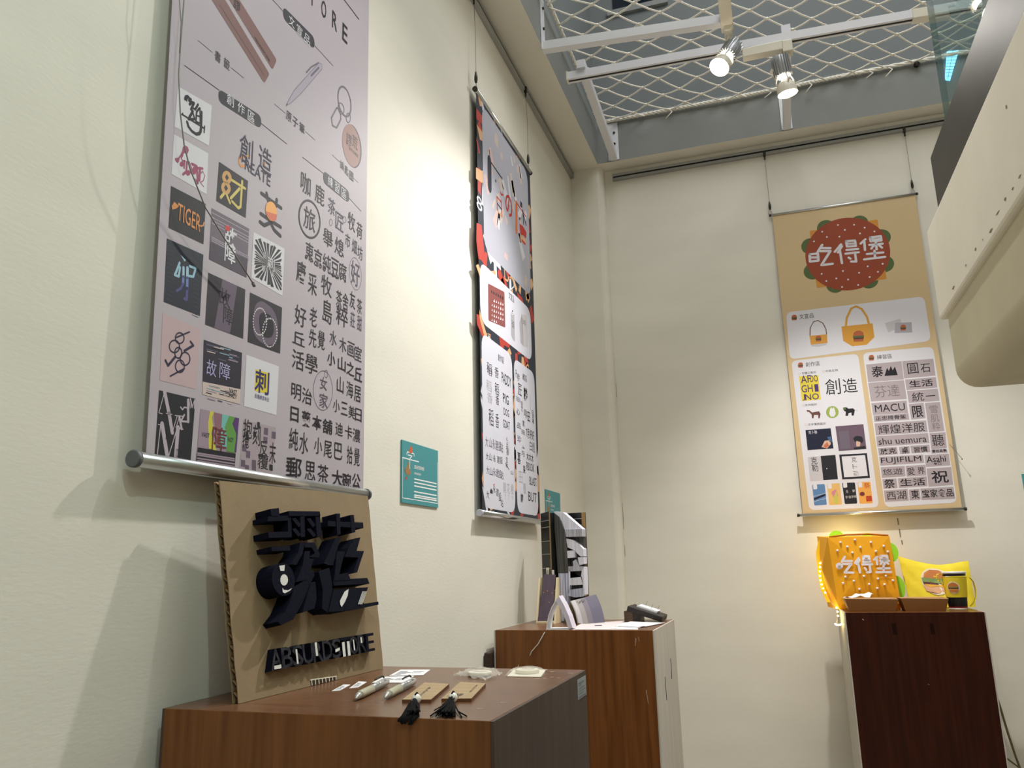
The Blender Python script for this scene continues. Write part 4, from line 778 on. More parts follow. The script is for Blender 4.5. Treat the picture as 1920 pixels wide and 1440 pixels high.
ART_TWO=[
['P','tan2',1,[527,1148.2,565,1176.4,516.3,1233.9,490.1,1209.7]],
['P','tan2',1,[59.5,685.7,90.9,657.7,160.7,741.9,133.5,758.9]],
['P','red2',1,[68.5,699.3,118.9,708,97.9,799.2,60.9,788.1]],
['P','tan2',1,[552.5,911.3,579.2,879.4,604.7,912,589.8,934.4]],
['P','white2',1,[37.5,0,82.1,22.3,34.4,98.8,3.2,76.6]],
['P','red2',1,[247.3,1125.4,285.5,1125.4,281.7,1219.4,253.1,1214.7]],
['P','red2',1,[291.3,318.3,336.3,349.9,257.3,452.8,227.3,423.8]],
['P','red2',1,[185.8,296.3,212.6,310.1,192.8,341.6,173.6,329.5]],
['P','tan2',1,[59.8,386.2,80.9,393.5,68.5,422.7,53.1,415.8]],
['P','tan2',1,[97.2,1207.2,133,1200.5,152.9,1327.1,124.9,1325.8]],
['P','red2',1,[311.2,253.5,352.4,238.9,369.5,300.4,337.6,308.3]],
['P','red2',1,[555.9,1042.3,574.1,1026.4,604.7,1069.2,592.8,1079]],
['P','red2',1,[259.6,652.7,303.5,653.4,298.3,702.2,265.5,699.2]],
['P','tan2',1,[192.5,507.2,213.5,480.7,312.4,563.6,291.6,579.4]],
['P','white2',1,[193.6,1195.4,215.6,1211.7,172,1265.9,157.6,1250.8]],
['P','white2',1,[61.7,1345.7,85.9,1358.6,57.2,1391.7,40.4,1391.7]],
['P','red2',1,[497.3,510,519.2,515.5,504.7,564.3,488.9,557.7]],
['P','red2',1,[343.8,454.9,379.7,453.8,379.8,579.8,352.7,574.3]],
['P','white2',1,[49.2,520.2,86.3,500.5,111.2,556.4,82,568.5]],
['P','white2',1,[99.1,223.1,138.3,199.2,198.8,307.6,166.1,320.2]],
['P','tan2',1,[506.9,839.1,530.3,813.5,557.8,843.3,538.7,861.2]],
['P','red2',1,[139.6,922.7,168.2,927.7,145.9,1037.9,125.4,1028.6]],
['P','red2',1,[286.6,1272.9,340.8,1270.9,337,1313.7,296.3,1313.1]],
['P','white2',1,[335.4,393.6,369,353.8,404.2,390.3,377.1,418.5]],
['P','red2',1,[239.6,317,261.2,318.2,255.8,376.2,239.8,372.3]],
['P','tan2',1,[52.3,156.5,84.9,171.1,56,227.3,32.8,213.5]],
['P','white2',1,[356.3,176.4,372,190.7,349,212.8,338.3,200.9]],
['P','red2',1,[578.6,0,604.7,2.3,581.9,72.2,554.5,55.8]],
['P','red2',1,[46,91.1,70.4,64.9,116.8,113.1,96,130.5]],
['P','tan2',1,[500.1,1225.7,524.4,1247.1,456.9,1318.9,441.9,1299.2]],
['P','tan2',1,[557.6,21.7,593.5,32.5,580.8,61.5,554.4,51.9]],
['P','tan2',1,[381.6,808.9,396,826.6,321.7,884.1,314.5,867.8]],
['P','tan2',1,[412.9,499.2,458.4,494.3,463.3,582.4,428.7,581.7]],
['P','white2',1,[38.6,999.4,59.6,998.7,60.6,1088.8,44.7,1084.8]],
['P','tan2',1,[554.1,109.7,601.4,108.5,599.1,204.6,563.5,200.7]],
['P','red2',1,[222,153.5,259.1,171.7,219.3,243.3,193.3,226]],
['P','red2',1,[383.9,577.5,432.8,592.6,409.5,651,373.7,636.7]],
['P','tan2',1,[351,1108.2,391.4,1085.3,412,1131.2,380.4,1146.1]],
['P','tan2',1,[365.2,400.7,385.5,414.8,338.1,478.8,325.1,464.9]],
['P','red2',1,[413.2,1300,442.8,1297.4,444,1344.4,421.6,1344]],
['P','red2',1,[556.4,1112.2,588.2,1122.4,560,1199.5,537.4,1187.9]],
['P','white2',1,[223.4,71.9,237.7,56.4,322.4,137.5,307.4,145.2]],
['P','red2',1,[316.4,432,354.2,402.9,369.9,431.1,340.6,451.6]],
['P','tan2',1,[129.7,1016.6,154.9,1031.5,97.5,1122.9,81.3,1107.1]],
['P','red2',1,[296.1,823.4,325.2,854.9,241,926.9,223.2,899.5]],
['P','tan2',1,[106.7,646.4,132.9,645.1,131.8,676.2,112.1,675.7]],
['P','red2',1,[94.1,328.6,126.2,329.8,119.3,429.3,95.4,423.5]],
['P','white2',1,[557.1,189.4,600.8,165.8,604.7,256,604.7,269.4]],
['P','tan2',1,[560.5,965.8,584.4,971.3,565.1,1044.2,548,1036.4]],
['P','red2',1,[249.5,735.2,284.9,771.6,202.7,844.4,180.1,813.3]],
['P','tan2',1,[217.2,1311,237.3,1323,175.7,1391.7,163.5,1391.7]],
['P','red2',1,[106.1,1187,160.3,1190.6,146.4,1317.7,106.2,1308.6]],
['P','red2',1,[121.7,980.1,135.5,964.9,193.7,1020.6,180.3,1029.3]],
['P','red2',1,[325.7,1045.4,357.2,1065,336.7,1090.9,314,1074.8]],
['P','red2',1,[278.8,0,307.1,25.9,237.1,95.5,219.3,72.2]],
['P','tan2',1,[87.6,657.5,130.3,672.7,87.9,778.6,57.8,761.9]],
['P','tan2',1,[330.9,919.7,377.1,924.6,364.7,997.7,330.4,990.3]],
['P','white2',1,[348.7,695.2,395.4,678.8,419.3,761.5,382.9,769.8]],
['P','tan2',1,[542.7,1199.2,575.7,1174.3,604.7,1225,582.2,1241.3]],
['P','white2',1,[303.7,755.5,330.8,755.7,327.6,839.3,307.3,835]],
['P','white2',1,[222.1,687.6,243.6,689.3,231.8,810.5,216.2,803.2]],
['P','white2',1,[56.3,69.3,82.1,67.4,88.6,190.3,68.8,185.6]],
['P','tan2',1,[172.2,621,192.8,634.1,151.3,694.7,137.8,681.7]],
['P','tan2',1,[294.8,143.4,326.3,128.9,337,160.3,312.6,169.7]],
['P','red2',1,[23.6,185.6,42.4,193.6,17.6,246.5,4.7,237.8]],
['P','tan2',1,[352.4,124.4,398,125.3,392.6,167.4,358.5,164.7]],
['P','red2',1,[413.2,954.4,462.5,966.4,449.9,996.6,413.3,986]],
['P','white2',1,[330.2,724.7,374.1,700.3,410.2,775.7,375.2,790.3]],
['P','tan2',1,[503.3,816.6,548.6,837.6,521.7,883.9,488.8,865.7]],
['P','red2',1,[502.6,393.7,529.7,378.6,586.4,487,563.1,493]],
['P','tan2',1,[502.3,145.7,528.1,133.8,568.6,228.2,547.1,232.5]],
['P','red2',1,[220.4,1276.7,253.9,1256.7,302.1,1344.9,274.4,1355.7]],
['P','red2',1,[28.5,742.8,60,734.8,84.5,844.2,59.5,844.8]],
['P','white2',1,[389.7,415.4,436.7,443.8,373.2,537.9,340.9,511.7]],
['P','tan2',1,[49.7,9.2,88.7,14.1,74.8,94.5,46,86.8]],
['P','tan2',1,[93.9,143.7,118,133.8,133,177.2,114.1,182.5]],
['P','red2',1,[321.7,187.5,354.5,158.4,376.3,189.6,350.4,210]],
['P','tan2',1,[236.6,701.7,259,674.8,326,735.2,305.7,752.5]],
['P','red2',1,[484,204.1,519.4,198,533.5,301,506.1,300.5]],
['P','tan2',1,[327.1,125.3,362.1,92.8,401,141.8,372.6,163.9]],
['P','tan2',1,[341.1,228,377.1,246.4,344.3,301.6,318.8,285]],
['P','red2',1,[518.4,985.1,564.9,977.1,579.1,1087.7,543.3,1088.2]],
['P','red2',1,[500,918.4,546.2,910.5,559.5,1016.3,524,1017]],
['P','tan2',1,[21.1,465.2,56.3,455.9,60.7,486.8,33.9,492.3]],
['P','white2',1,[0,366.9,38.7,340.7,63.3,395.5,26.8,412.6]],
['P','tan2',1,[344.6,674.7,377.2,683.3,341,808.2,318.2,795.5]],
['P','red2',1,[470.3,1318,489.2,1326.7,449.1,1391.7,436.9,1391.7]],
['P','red2',1,[216.9,690.3,246.6,654.3,316.7,718.3,290.8,742.2]],
['P','red2',1,[168.7,1218.8,194.9,1248.1,132.1,1299,115.5,1274.4]],
['P','white2',1,[498.3,90,533.7,93.2,521.8,187,495.7,179.9]],
['P','red2',1,[258.2,1245.3,285.1,1265.3,206.5,1365.2,190.1,1345.1]],
['P','white2',1,[344.8,44.2,397.8,46.8,389.1,118.5,349.5,113]],
['P','white2',1,[195.6,704.9,222,730.7,179.6,768.9,161.8,747.5]],
['P','red2',1,[0,1032.3,28.6,1025.7,39.9,1118.4,9.1,1118.8]],
['P','tan2',1,[33.5,391.4,64.8,404.6,27.2,484.5,5.5,470.5]],
['P','red2',1,[62.2,1221.4,85.2,1247.8,24.4,1296.4,10,1274.1]],
['P','tan2',1,[0,103,10.7,74.1,79.1,174,46.4,190.8]],
['P','tan2',1,[327.8,138.3,363.8,117,398.7,184.2,369.7,196.9]],
['P','red2',1,[196.3,196,228.6,191.1,231.9,235.1,207.3,236.6]],
['P','white2',1,[144.2,755.5,178.8,757.4,169.4,864.9,143.7,858]],
['P','tan2',1,[578.7,996.9,600.3,1015.4,571.3,1045,556.4,1029.6]],
['P','white2',1,[369,449.2,398.3,452.7,383.9,550.2,362.5,542.7]],
['P','white2',1,[101,325.1,129.3,325.2,126,450.4,104.8,444.1]],
['P','tan2',1,[516.6,28.2,538.6,25.2,544,82.1,527.2,81.5]],
['P','white2',1,[47.8,260.8,69.7,280.9,0,356.7,0,337.7]],
['P','tan2',1,[299.3,852.8,327.9,836.3,363.8,905.5,340.4,914.4]],
['P','red2',1,[268.7,133.1,318.9,128.3,324.3,238.6,286.1,236.6]],
['P','white2',1,[479,1022.3,513.9,1015.3,531,1118.7,503.8,1118.8]],
['P','tan2',1,[198.6,876.1,253.1,880.9,242.1,942.7,201.6,936]],
['P','tan2',1,[209.7,479.3,226.7,463.2,305.8,550.1,289.1,557.9]],
['P','red2',1,[262,745.2,302.5,771.9,256.5,833,228.2,809.8]],
['P','red2',1,[19.2,286.3,59.7,271.4,68.8,308.7,37.8,318.1]],
['P','red2',1,[143.1,152.9,174.7,145.2,195.9,245.6,171,246.4]],
['P','red2',1,[195.6,550.2,234.1,563.7,190.5,675.8,163.6,660.1]],
['P','red2',1,[244.2,1090,274.4,1084.5,282.5,1145.8,259.3,1146.9]],
['P','white2',1,[127.9,473.8,160.1,467.7,169.2,533.5,144.5,534.8]],
['P','tan2',1,[448,1009.7,474.7,990.6,512.2,1048.6,490.2,1060.2]],
['P','white2',1,[296.2,200.1,339.2,182.3,380.2,293.2,345.6,301.1]],
['P','red2',1,[102.9,70.6,119.6,51.2,163,92,148.3,104.6]],
['P','tan2',1,[8.2,763.2,43,730.7,65.8,762,38.4,785]],
['P','red2',1,[534.1,88.8,572.3,106.9,549.4,145.2,521.8,129.6]],
['P','tan2',1,[146.5,259.6,188.1,281,146.2,351.9,116.9,332.1]],
['P','tan2',1,[195.6,1102,227.3,1101.3,225,1145,201.3,1143.4]],
['P','red2',1,[428.5,1214.5,461.3,1224.6,424.7,1331.2,401.8,1318.2]],
['P','red2',1,[478.3,1093.1,527.8,1105.9,491.4,1226.4,455.9,1210.8]],
['P','white2',1,[251.8,0,269.3,0,184.3,65.5,175.4,48.8]],
['P','tan2',1,[422.1,1367.4,450.7,1350.6,471.5,1391.7,448.9,1391.7]],
['P','tan2',1,[312.2,335.8,358.8,356.4,323,424.9,289.6,405.9]],
['P','red2',1,[377.4,1062.8,403.6,1060.8,403.7,1097.1,383.9,1096.8]],
['P','white2',1,[269.7,1093.7,299.7,1085.9,309.1,1134.9,286,1138.3]],
['P','white2',1,[111.1,987,145.5,965.1,170.2,1011.5,143,1025.7]],
['P','red2',1,[258,1216.1,295,1253.8,225.1,1314.9,200.7,1283.4]],
['P','white2',1,[248.4,311.4,297.4,297,326.6,415,288.1,419.9]],
['P','white2',1,[427.7,110.3,471.5,85.9,501.2,149.4,466.6,164.7]],
['P','tan2',1,[450.9,505.9,486.2,490.7,514.9,567.2,486.8,574.8]],
['P','red2',1,[378.9,295.4,398.7,290.7,414.4,366.4,398.7,366.2]],
['P','tan2',1,[412,825.8,436.2,817.8,448.2,861.9,429.4,865.8]],
['P','red2',1,[548.3,1073.8,572.3,1079,547.6,1180.3,530.7,1171.2]],
['P','white2',1,[311.9,184.2,351.2,209.9,330.8,232.5,302.1,212]],
['P','tan2',1,[452.4,86.4,474.4,66.9,539.7,144.9,519.8,155.8]],
['P','tan2',1,[396.8,72.9,443,73.4,437.5,157.7,402.9,153.1]],
['P','red2',1,[466.5,549.6,509.8,578.5,483.8,608.1,452.4,584.8]],
['P','tan2',1,[56.2,519.3,81.2,547,0,627.9,0,602.9]],
['P','red2',1,[188.2,64.5,216.6,76.1,184.8,146,164.9,133.7]],
['P','red2',1,[46.3,142.2,85.5,160.9,39.7,247.1,12.4,228.7]],
['P','red2',1,[357.7,0,387.2,0,430.3,56.1,405.8,62.9]],
['P','white2',1,[67.5,1011.7,113.6,1030.9,65,1134.6,32.6,1114.9]],
['P','white2',1,[112.2,818.5,148.3,857,68.2,925,44.9,892.5]],
['P','tan2',1,[304,103.8,324.3,86.6,366,139.9,348.5,150.2]],
['P','red2',1,[570.2,744.4,604.7,769.6,569,819.6,542.5,798.1]],
['P','red2',2,[-1.6,1327,55.2,1328.7,53.8,1296.8,-3,1287.4]],
['P','tan2',2,[8.1,1394.6,29.3,1399.1,54.6,1366,32.8,1353.2]],
['P','tan2',2,[-1.7,1267.9,52.6,1267.3,51.2,1233.6,27.8,1227.2]],
['P','red2',2,[-8.7,1215.7,6.5,1211.8,27.9,1178.8,15.1,1168.1]],
['P','tan2',2,[-12.7,1106.5,49.7,1123.4,47.8,1078.4,-14.1,1066.6]],
['T','white2',3,'8',13.6,991.8,51.7,47.4,0],
['T','white2',3,'S',250.3,1382,35.4,32.2,0],
['P','red2',2,[-14.7,912.8,31,924.2,62.1,807.7,65.6,793.7,20.8,800.1,-1.3,795.7,-19.1,848.8]],
['P','tan2',2,[-25.1,764.7,-5,777.5,24.2,760,159.1,813.5,164,801.4,8.4,739.6]],
['P','red2',2,[-26,606.3,-6.6,608.5,38.6,554.3,22.3,546.3,-22.4,573.4]],
['P','white2',3,[100.9,848.3,128.2,853.5,212.4,852.6,217,834,116.4,835.4]],
['L','tan2',3,7,0,[255.6,849.8,257.1,817.6,287.3,819.8,303.4,841.8]],
['L','white2',3,5,0,[363.9,845.9,355.7,822,329.3,804.9]],
['P','red2',2,[393.6,813.4,453,811.2,478.3,788.8,404.2,782.9]],
['P','red2',2,[208.1,592.3,296,595.8,288.6,576.1,212.5,572.2]],
['L','tan2',3,4,0,[66.6,569.2,60.8,553,92,559.5,97.9,572.2,77,570.2]],
['P','panel1',4,[51.5,906.9,53.7,887.1,60.3,871.7,71.3,860.7,86.7,854.1,106.5,851.9,513.8,851.9,533.6,854.1,549,860.7,560,871.7,566.6,887.1,568.8,906.9,568.8,1318.3,566.6,1338.1,560,1353.5,549,1364.5,533.6,1371.1,513.8,1373.3,106.5,1373.3,86.7,1371.1,71.3,1364.5,60.3,1353.5,53.7,1338.1,51.5,1318.3]],  # white panel, darkened to imitate the dimmer light near the banner top
['P','pp3',5,[365.6,1177,401.7,1191.5,363.5,1268.8,339.5,1259.1]],
['P','pp1',5,[92.3,1057.5,127,1083.4,82,1131.5,58.9,1114.3]],
['P','pp3',5,[232.8,1275.2,257.1,1264.9,263.6,1291.6,247.4,1298.5]],
['P','pp1',5,[140.5,990.3,176.9,968.3,209,1035,184.7,1049.6]],
['P','pp1',5,[139.2,1153.1,154.8,1163.7,140.9,1178.6,130.5,1171.6]],
['P','pp1',5,[423.8,1312.7,442.9,1306.8,449,1338,436.3,1341.9]],
['P','pp2',5,[331.3,1150.5,351.4,1156.8,322.3,1237.7,308.8,1233.4]],
['P','pp2',5,[198.8,1043.3,214.1,1030.5,230.9,1055.8,220.7,1064.4]],
['P','pp2',5,[423.6,1136.1,448.8,1115.1,489.1,1172,472.3,1186]],
['P','pp1',5,[456,1074.3,479.2,1082.2,458.1,1131.7,442.6,1126.5]],
['P','pp3',5,[171.3,1296.2,214.3,1289.5,214,1335.2,185.3,1339.6]],
['P','pp1',5,[425.6,1053.8,449.9,1032.4,459.5,1051.4,443.4,1065.7]],
['P','pp2',5,[369,1301.4,385.1,1310.5,364.2,1341.5,353.4,1335.4]],
['P','pp3',5,[203.2,1024.5,228.1,1006.5,267.5,1069.6,250.9,1081.7]],
['P','pp1',5,[450.3,1024.9,467.5,1041.5,429.7,1075,418.3,1064]],
['P','pp3',5,[232.9,1133.3,266,1160,233,1189.6,210.9,1171.8]],
['P','pp3',5,[115.3,1158.7,139,1163.6,119.8,1237.2,104,1233.9]],
['P','pp3',5,[399.7,1326.4,413.8,1340.4,395,1354.7,385.6,1345.4]],
['P','pp3',5,[482.4,883.5,516.6,869,528.1,912,505.2,921.7]],
['P','pp1',5,[252.2,896.6,294.7,896.2,287.9,918.6,259.5,918.9]],
['P','pp1',5,[132.3,1181.1,171.3,1200.4,136.2,1254.6,110.3,1241.7]],
['P','pp3',5,[134.9,1037.8,149,1028.7,173.5,1071.7,164.1,1077.8]],
['P','pp2',5,[471.1,1301.8,497.8,1312,473.9,1360.9,456.1,1354]],
['P','pp3',5,[193.1,1076.3,229.7,1097,209.9,1117.8,185.5,1104]],
['P','pp2',5,[499.8,1163,523.5,1144.7,546.3,1182.3,530.4,1194.5]],
['P','pp2',5,[309.4,1117,336.2,1130.7,320.6,1150.2,302.7,1141.1]],
['P','pp2',5,[390.5,1160.6,426.3,1172.8,405.7,1213.8,381.8,1205.7]],
['P','pp2',5,[473.6,963.1,506.7,992.8,454.4,1040.1,432.3,1020.3]],
['P','pp3',5,[361.7,1125.9,375.8,1119.9,396.1,1174.6,386.7,1178.6]],
['P','pp2',5,[182.1,985.8,211.4,979,221.8,1045.5,202.3,1050.1]],
['P','pp3',5,[372.1,1192.9,406.1,1213.7,377.2,1248.2,354.5,1234.3]],
['P','pp1',5,[288.1,1030.5,306.1,1047.9,282.3,1066.5,270.3,1054.9]],
['P','pp3',5,[465.4,1277.2,493,1287.3,464.8,1349.8,446.5,1343.1]],
['P','pp2',5,[272.7,1131.1,305.7,1158.8,264.1,1197.2,242.1,1178.7]],
['P','panel',4,[7,646.1,9.2,626.3,15.8,610.9,26.8,599.9,42.2,593.3,62,591.1,501.4,591.1,521.2,593.3,536.6,599.9,547.6,610.9,554.2,626.3,556.4,646.1,556.4,739.6,554.2,759.4,547.6,774.8,536.6,785.8,521.2,792.4,501.4,794.6,62,794.6,42.2,792.4,26.8,785.8,15.8,774.8,9.2,759.4,7,739.6]],
['P','panel',4,[13.1,67.4,15.1,49.4,21.1,35.4,31.1,25.4,45.1,19.4,63.1,17.4,264.4,17.4,282.4,19.4,296.4,25.4,306.4,35.4,312.4,49.4,314.4,67.4,314.4,508.7,312.4,526.7,306.4,540.7,296.4,550.7,282.4,556.7,264.4,558.7,63.1,558.7,45.1,556.7,31.1,550.7,21.1,540.7,15.1,526.7,13.1,508.7]],
['P','panel',4,[334,64.8,335.8,48.6,341.2,36,350.2,27,362.8,21.6,379,19.8,535.6,19.8,551.8,21.6,564.4,27,573.4,36,578.8,48.6,580.6,64.8,580.6,508.1,578.8,524.3,573.4,536.9,564.4,545.9,551.8,551.3,535.6,553.1,379,553.1,362.8,551.3,350.2,545.9,341.2,536.9,335.8,524.3,334,508.1]],
['L','navy2',6,38,0,[117.8,1197,115.1,1095.2]],
['L','navy2',6,7,0,[110.2,1198.5,248.4,1192.9]],
['L','red3',6,7,0,[189.5,1095.3,189.1,1047.3]],
['L','red3',6,7,0,[233.3,1102.6,239.1,1041.9]],
['L','red3',6,6,0,[189.5,1095.3,235.2,1095]],
['L','navy2',6,6,0,[190.4,1070.8,237.2,1068.4]],
['L','tan2',6,8,0,[189.1,1047.3,239.1,1041.9]],
['T','red3',6,'の',320.7,1120.1,80.6,85.3,1],
['P','navy2',6,[174.3,1155.2,186,1156.5,185.4,1145.7,173.8,1144.4]],
['L','red3',6,7,0,[225.3,1128.6,234.6,1124.4,256.8,1133.3]],
['P','navy2',6,[462.5,1203.6,486.2,1202.7,484.3,1181.2,460.6,1179.9]],
['L','red3',6,6,0,[412.5,1174.4,525.6,1166.7]],
['L','orange2',6,24,0,[412.2,1170.2,403.3,1054.9]],
['L','navy2',6,8,0,[491.1,1177.7,497.4,1120.7]],
['L','navy2',6,10,0,[494,1162.8,529.7,1131.9]],
['P','red3',6,[445.3,1094.9,444.9,1097.7,445.3,1100,446.5,1101.8,448.4,1103.1,451.2,1103.8,477.3,1107.6,480.4,1108,483.6,1108.2,486.8,1108.2,489.9,1108.1,493.1,1107.7,523.4,1103.7,526.2,1103,528.3,1101.7,529.6,1099.9,530.1,1097.6,529.9,1094.7,527.3,1080.7,526.4,1077.8,525.1,1075.6,523.2,1074,520.8,1073,517.8,1072.6,497,1072,493.8,1071.8,490.6,1071.5,487.5,1071,484.4,1070.4,481.3,1069.6,461.3,1064.1,458.5,1063.7,456.1,1064,454.1,1065.2,452.7,1067.1,451.6,1069.8]],
['P','tan2',6,[446.6,1059.2,516.7,1066.9,514.4,1041,451.3,1034.3]],
['P','red3',7,[462,1047.5,515.3,1050.4,511.5,1039.9,465.5,1039.9]],
['P','brick',5,[81.9,734.2,82.3,737.1,83.2,739.5,84.8,741.3,87.1,742.6,89.9,743.4,240,765.6,242.8,765.7,245.1,765,246.7,763.7,247.6,761.6,248,758.7,249,646.6,248.7,643.7,247.7,641.3,246.2,639.5,244,638.3,241.1,637.5,88.1,616.6,85.2,616.6,83,617.2,81.5,618.6,80.6,620.7,80.3,623.5]],
['P','dark',6,[112.1,728.9,121.8,730.6,121.3,720.4,111.6,718.8]],
['P','dark',6,[133.2,731.4,143.1,733.1,142.6,722.9,132.7,721.2]],
['P','dark',6,[154.7,734,164.8,735.7,164.2,725.4,154.2,723.7]],
['P','dark',6,[176.6,736.6,186.8,738.3,186.2,727.9,176,726.2]],
['P','dark',6,[198.7,739.2,209.1,741,208.5,730.5,198.1,728.8]],
['P','dark',6,[221.2,741.9,231.8,743.7,231.1,733.1,220.6,731.3]],
['P','white',6,[132.4,694.4,146.7,697.3,140.7,707.8]],
['P','white',6,[155.3,699.4,166.9,701.8,162.3,710.3]],
['P','white',6,[177.8,703.8,188.2,705.9,184.2,713.4]],
['P','white',6,[197.9,705.5,212.9,708.5,206.7,719.2]],
['P','white',6,[221.9,710.7,234.1,713.2,229.3,721.9]],
['P','white',6,[112.4,675.4,122.2,677.4,118.4,684.7]],
['P','white',6,[131.5,676.9,145.7,679.7,139.8,690.2]],
['P','white',6,[154.3,681.7,165.9,684,161.3,692.5]],
['P','white',6,[176.8,685.9,187.1,688,183.2,695.5]],
['P','white',6,[196.8,687.5,211.8,690.5,205.6,701.2]],
['P','white',6,[220.7,692.5,232.9,695,228.1,703.6]],
['P','white',6,[111.5,658.1,121.3,660,117.5,667.3]],
['P','white',6,[130.5,659.4,144.8,662.1,138.8,672.6]],
['P','white',6,[153.3,664.1,164.9,666.3,160.3,674.8]],
['P','white',6,[175.8,668.2,186.1,670.1,182.1,677.7]],
['P','white',6,[195.7,669.6,210.7,672.5,204.5,683.2]],
['P','white',6,[219.6,674.5,231.8,676.8,227,685.5]],
['P','white',6,[110.6,640.8,120.4,642.6,116.6,650]],
['P','white',6,[129.6,642,143.8,644.6,137.9,655.1]],
['P','white',6,[152.4,646.5,163.9,648.7,159.3,657.2]],
['P','white',6,[174.8,650.5,185,652.4,181.1,659.9]],
['P','white',6,[194.7,651.7,209.6,654.5,203.4,665.2]],
['P','white',6,[218.5,656.5,230.6,658.7,225.9,667.4]],
['P','white',6,[109.7,623.6,119.5,625.3,115.7,632.7]],
['P','white',6,[128.7,624.6,142.9,627.2,137,637.7]],
['P','white',6,[151.4,629,162.9,631.1,158.3,639.6]],
['T','ink2',6,'文宣品',323.5,771.9,60.9,26.2,0],
['P','pgrey',5,[313.9,707.8,314.3,710.7,315.4,713,317,714.7,319.3,715.9,322.2,716.5,346.4,718.8,349.2,718.7,351.5,718,353,716.5,353.9,714.4,354.2,711.5,352.8,622.6,352.5,619.8,351.5,617.7,349.9,616.4,347.6,615.8,344.8,615.9,337.2,617.2,334.1,617.9,331,618.6,328,619.6,325.1,620.7,322.1,622,317.6,624.2,315,625.7,313,627.6,311.7,629.9,310.9,632.6,310.7,635.6]],
['L','white',6,3,1,[355.3,732.2,354.5,728.8,352.8,725.2,350.1,721.6,346.7,718.3,342.7,715.4,338.3,713.1,333.7,711.3,329.2,710.4,325,710.2,321.3,710.8,318.3,712.1,316.1,714.2,314.8,716.8,314.5,719.9,315.3,723.3,317,726.9,319.6,730.4,322.9,733.7,326.9,736.6,331.3,739,335.8,740.8,340.4,741.8,344.6,742,348.4,741.5,351.5,740.1,353.7,738.1,355,735.4]],
['P','ink2',6,[337.2,724.7,337,723.9,336.6,723.1,335.9,722.3,335.1,721.5,334.1,720.8,333,720.2,331.8,719.8,330.7,719.6,329.6,719.5,328.7,719.6,327.9,719.9,327.4,720.3,327.1,720.9,327,721.6,327.2,722.4,327.6,723.2,328.3,724.1,329.1,724.8,330.1,725.5,331.2,726.1,332.3,726.5,333.4,726.8,334.5,726.9,335.4,726.8,336.2,726.5,336.8,726,337.1,725.4]],
['T','ink2',6,'日の店',334.8,674.9,25.4,29.2,0],
['P','pgrey2',5,[436.5,742.7,505.9,758.1,505.9,635.4,457.3,625.1]],
['P','pgrey',5,[410.8,702.7,441.7,741.3,457.3,625.1,419.2,629.9]],
['T','ink2',6,'日の店',469.8,721.7,36.2,21.9,0],
['T','ink2',6,'創作區',195.9,516.3,59.1,23.9,0],
['T','thin',6,'稻',82.1,458.1,49.9,34.8,0],
['T','thin',6,'稻',81.6,448.2,43.6,27.4,0],
['T','ink2',6,'香',150.6,459.3,38.3,35.7,0],
['T','ink',6,'PADDY',249.5,455.8,98.7,36.9,1],
['T','pgrey',6,'稻',74.2,399.9,49.4,34.3,0],
['T','pgrey',6,'香',80.5,361.9,49.4,34.1,0],
['T','ink',6,'稻',149.7,404.4,39.2,40.9,0],
['T','ink',6,'香',151.9,368.2,32.6,31.4,0],
['T','ink',6,'PIG',237.6,388.1,57.9,32.5,1],
['T','ink',6,'DOG',240.4,343.4,55.5,24.7,1],
['T','ink',6,'GOAT',238.9,302.1,69.1,28.2,1],
['T','ink2',6,'稻',89.7,301.5,43.3,53.5,0],
['T','ink2',6,'香',147,300.2,32.3,47.3,0],
['T','thin',6,'大',45.5,219.2,23.8,31,0],
['T','thin',6,'山',78.4,220.3,24.4,31.4,0],
['T','thin',6,'永',109,219.9,24.9,31.8,0],
['T','thin',6,'建',137.1,220.1,25.5,32.1,0],
['T','thin',6,'設',165.9,220.4,26,32.5,0],
['T','thin',6,'站',185.3,219.3,26.4,32.7,0],
['T','ink',6,'大',48.3,174.1,23.7,22.2,0],
['T','ink',6,'山',78.2,176,24.3,22.5,0],
['T','ink',6,'永',113.8,175,24.9,22.8,0],
['T','ink',6,'建',150.5,175.8,25.6,23.1,0],
['T','ink',6,'設',179.5,177.4,26.2,23.4,0],
['T','thin',6,'大',51.3,132.1,25.6,25.5,0],
['T','thin',6,'山',81,131.7,26.2,25.8,0],
['T','thin',6,'永',109.5,132.9,26.8,26,0],
['T','thin',6,'建',137.5,132.2,27.4,26.3,0],
['T','thin',6,'設',163.9,131.4,27.9,26.6,0],
['T','thin',6,'站',183.1,129.7,28.3,26.7,0],
['T','ink',6,'大',47.8,57.9,25.4,23.4,0],
['T','ink',6,'山',80,71.1,22.1,17,0],
['T','ink',6,'永',106.6,79.4,22.5,24,0],
['T','ink',6,'建',136.1,71.4,23,24.3,0],
['T','ink',6,'設',159.6,59.3,23.4,27.9,0],
['T','ink',6,'站',177.7,41.4,23.7,24.5,0],
['P','red3',7,[101.3,95.3,109.5,96.1,109.3,91.2,101.1,90.5]],
['P','ink',7,[67.7,64.4,90.6,64.5,88.1,74.5,76.3,78.6]],
['T','ink',6,'心',239.9,254.1,18.4,14.9,0],
['T','ink',6,'兵',241.8,232.2,22.9,22.3,0],
['T','ink',6,'器',243.9,212.2,25.2,22.2,0],
['L','thin',6,1,0,[262.3,247.9,259.6,208.7]],
['L','ink',6,3,0,[220.9,171.2,255.9,155]],
['T','ink',6,'合',235.4,187.4,22.7,18.4,0],
['T','ink',6,'記',234.2,169.1,22.7,18.3,0],
['T','pgrey',6,'開',206.9,91,26.5,33.9,0],
['T','pgrey',6,'花',243.7,92.3,27.2,34.4,0],
['T','pgrey',6,'樹',283.9,93.7,28,34.9,0],
['T','thin',6,'山',285.5,148.9,25.8,14.9,0],
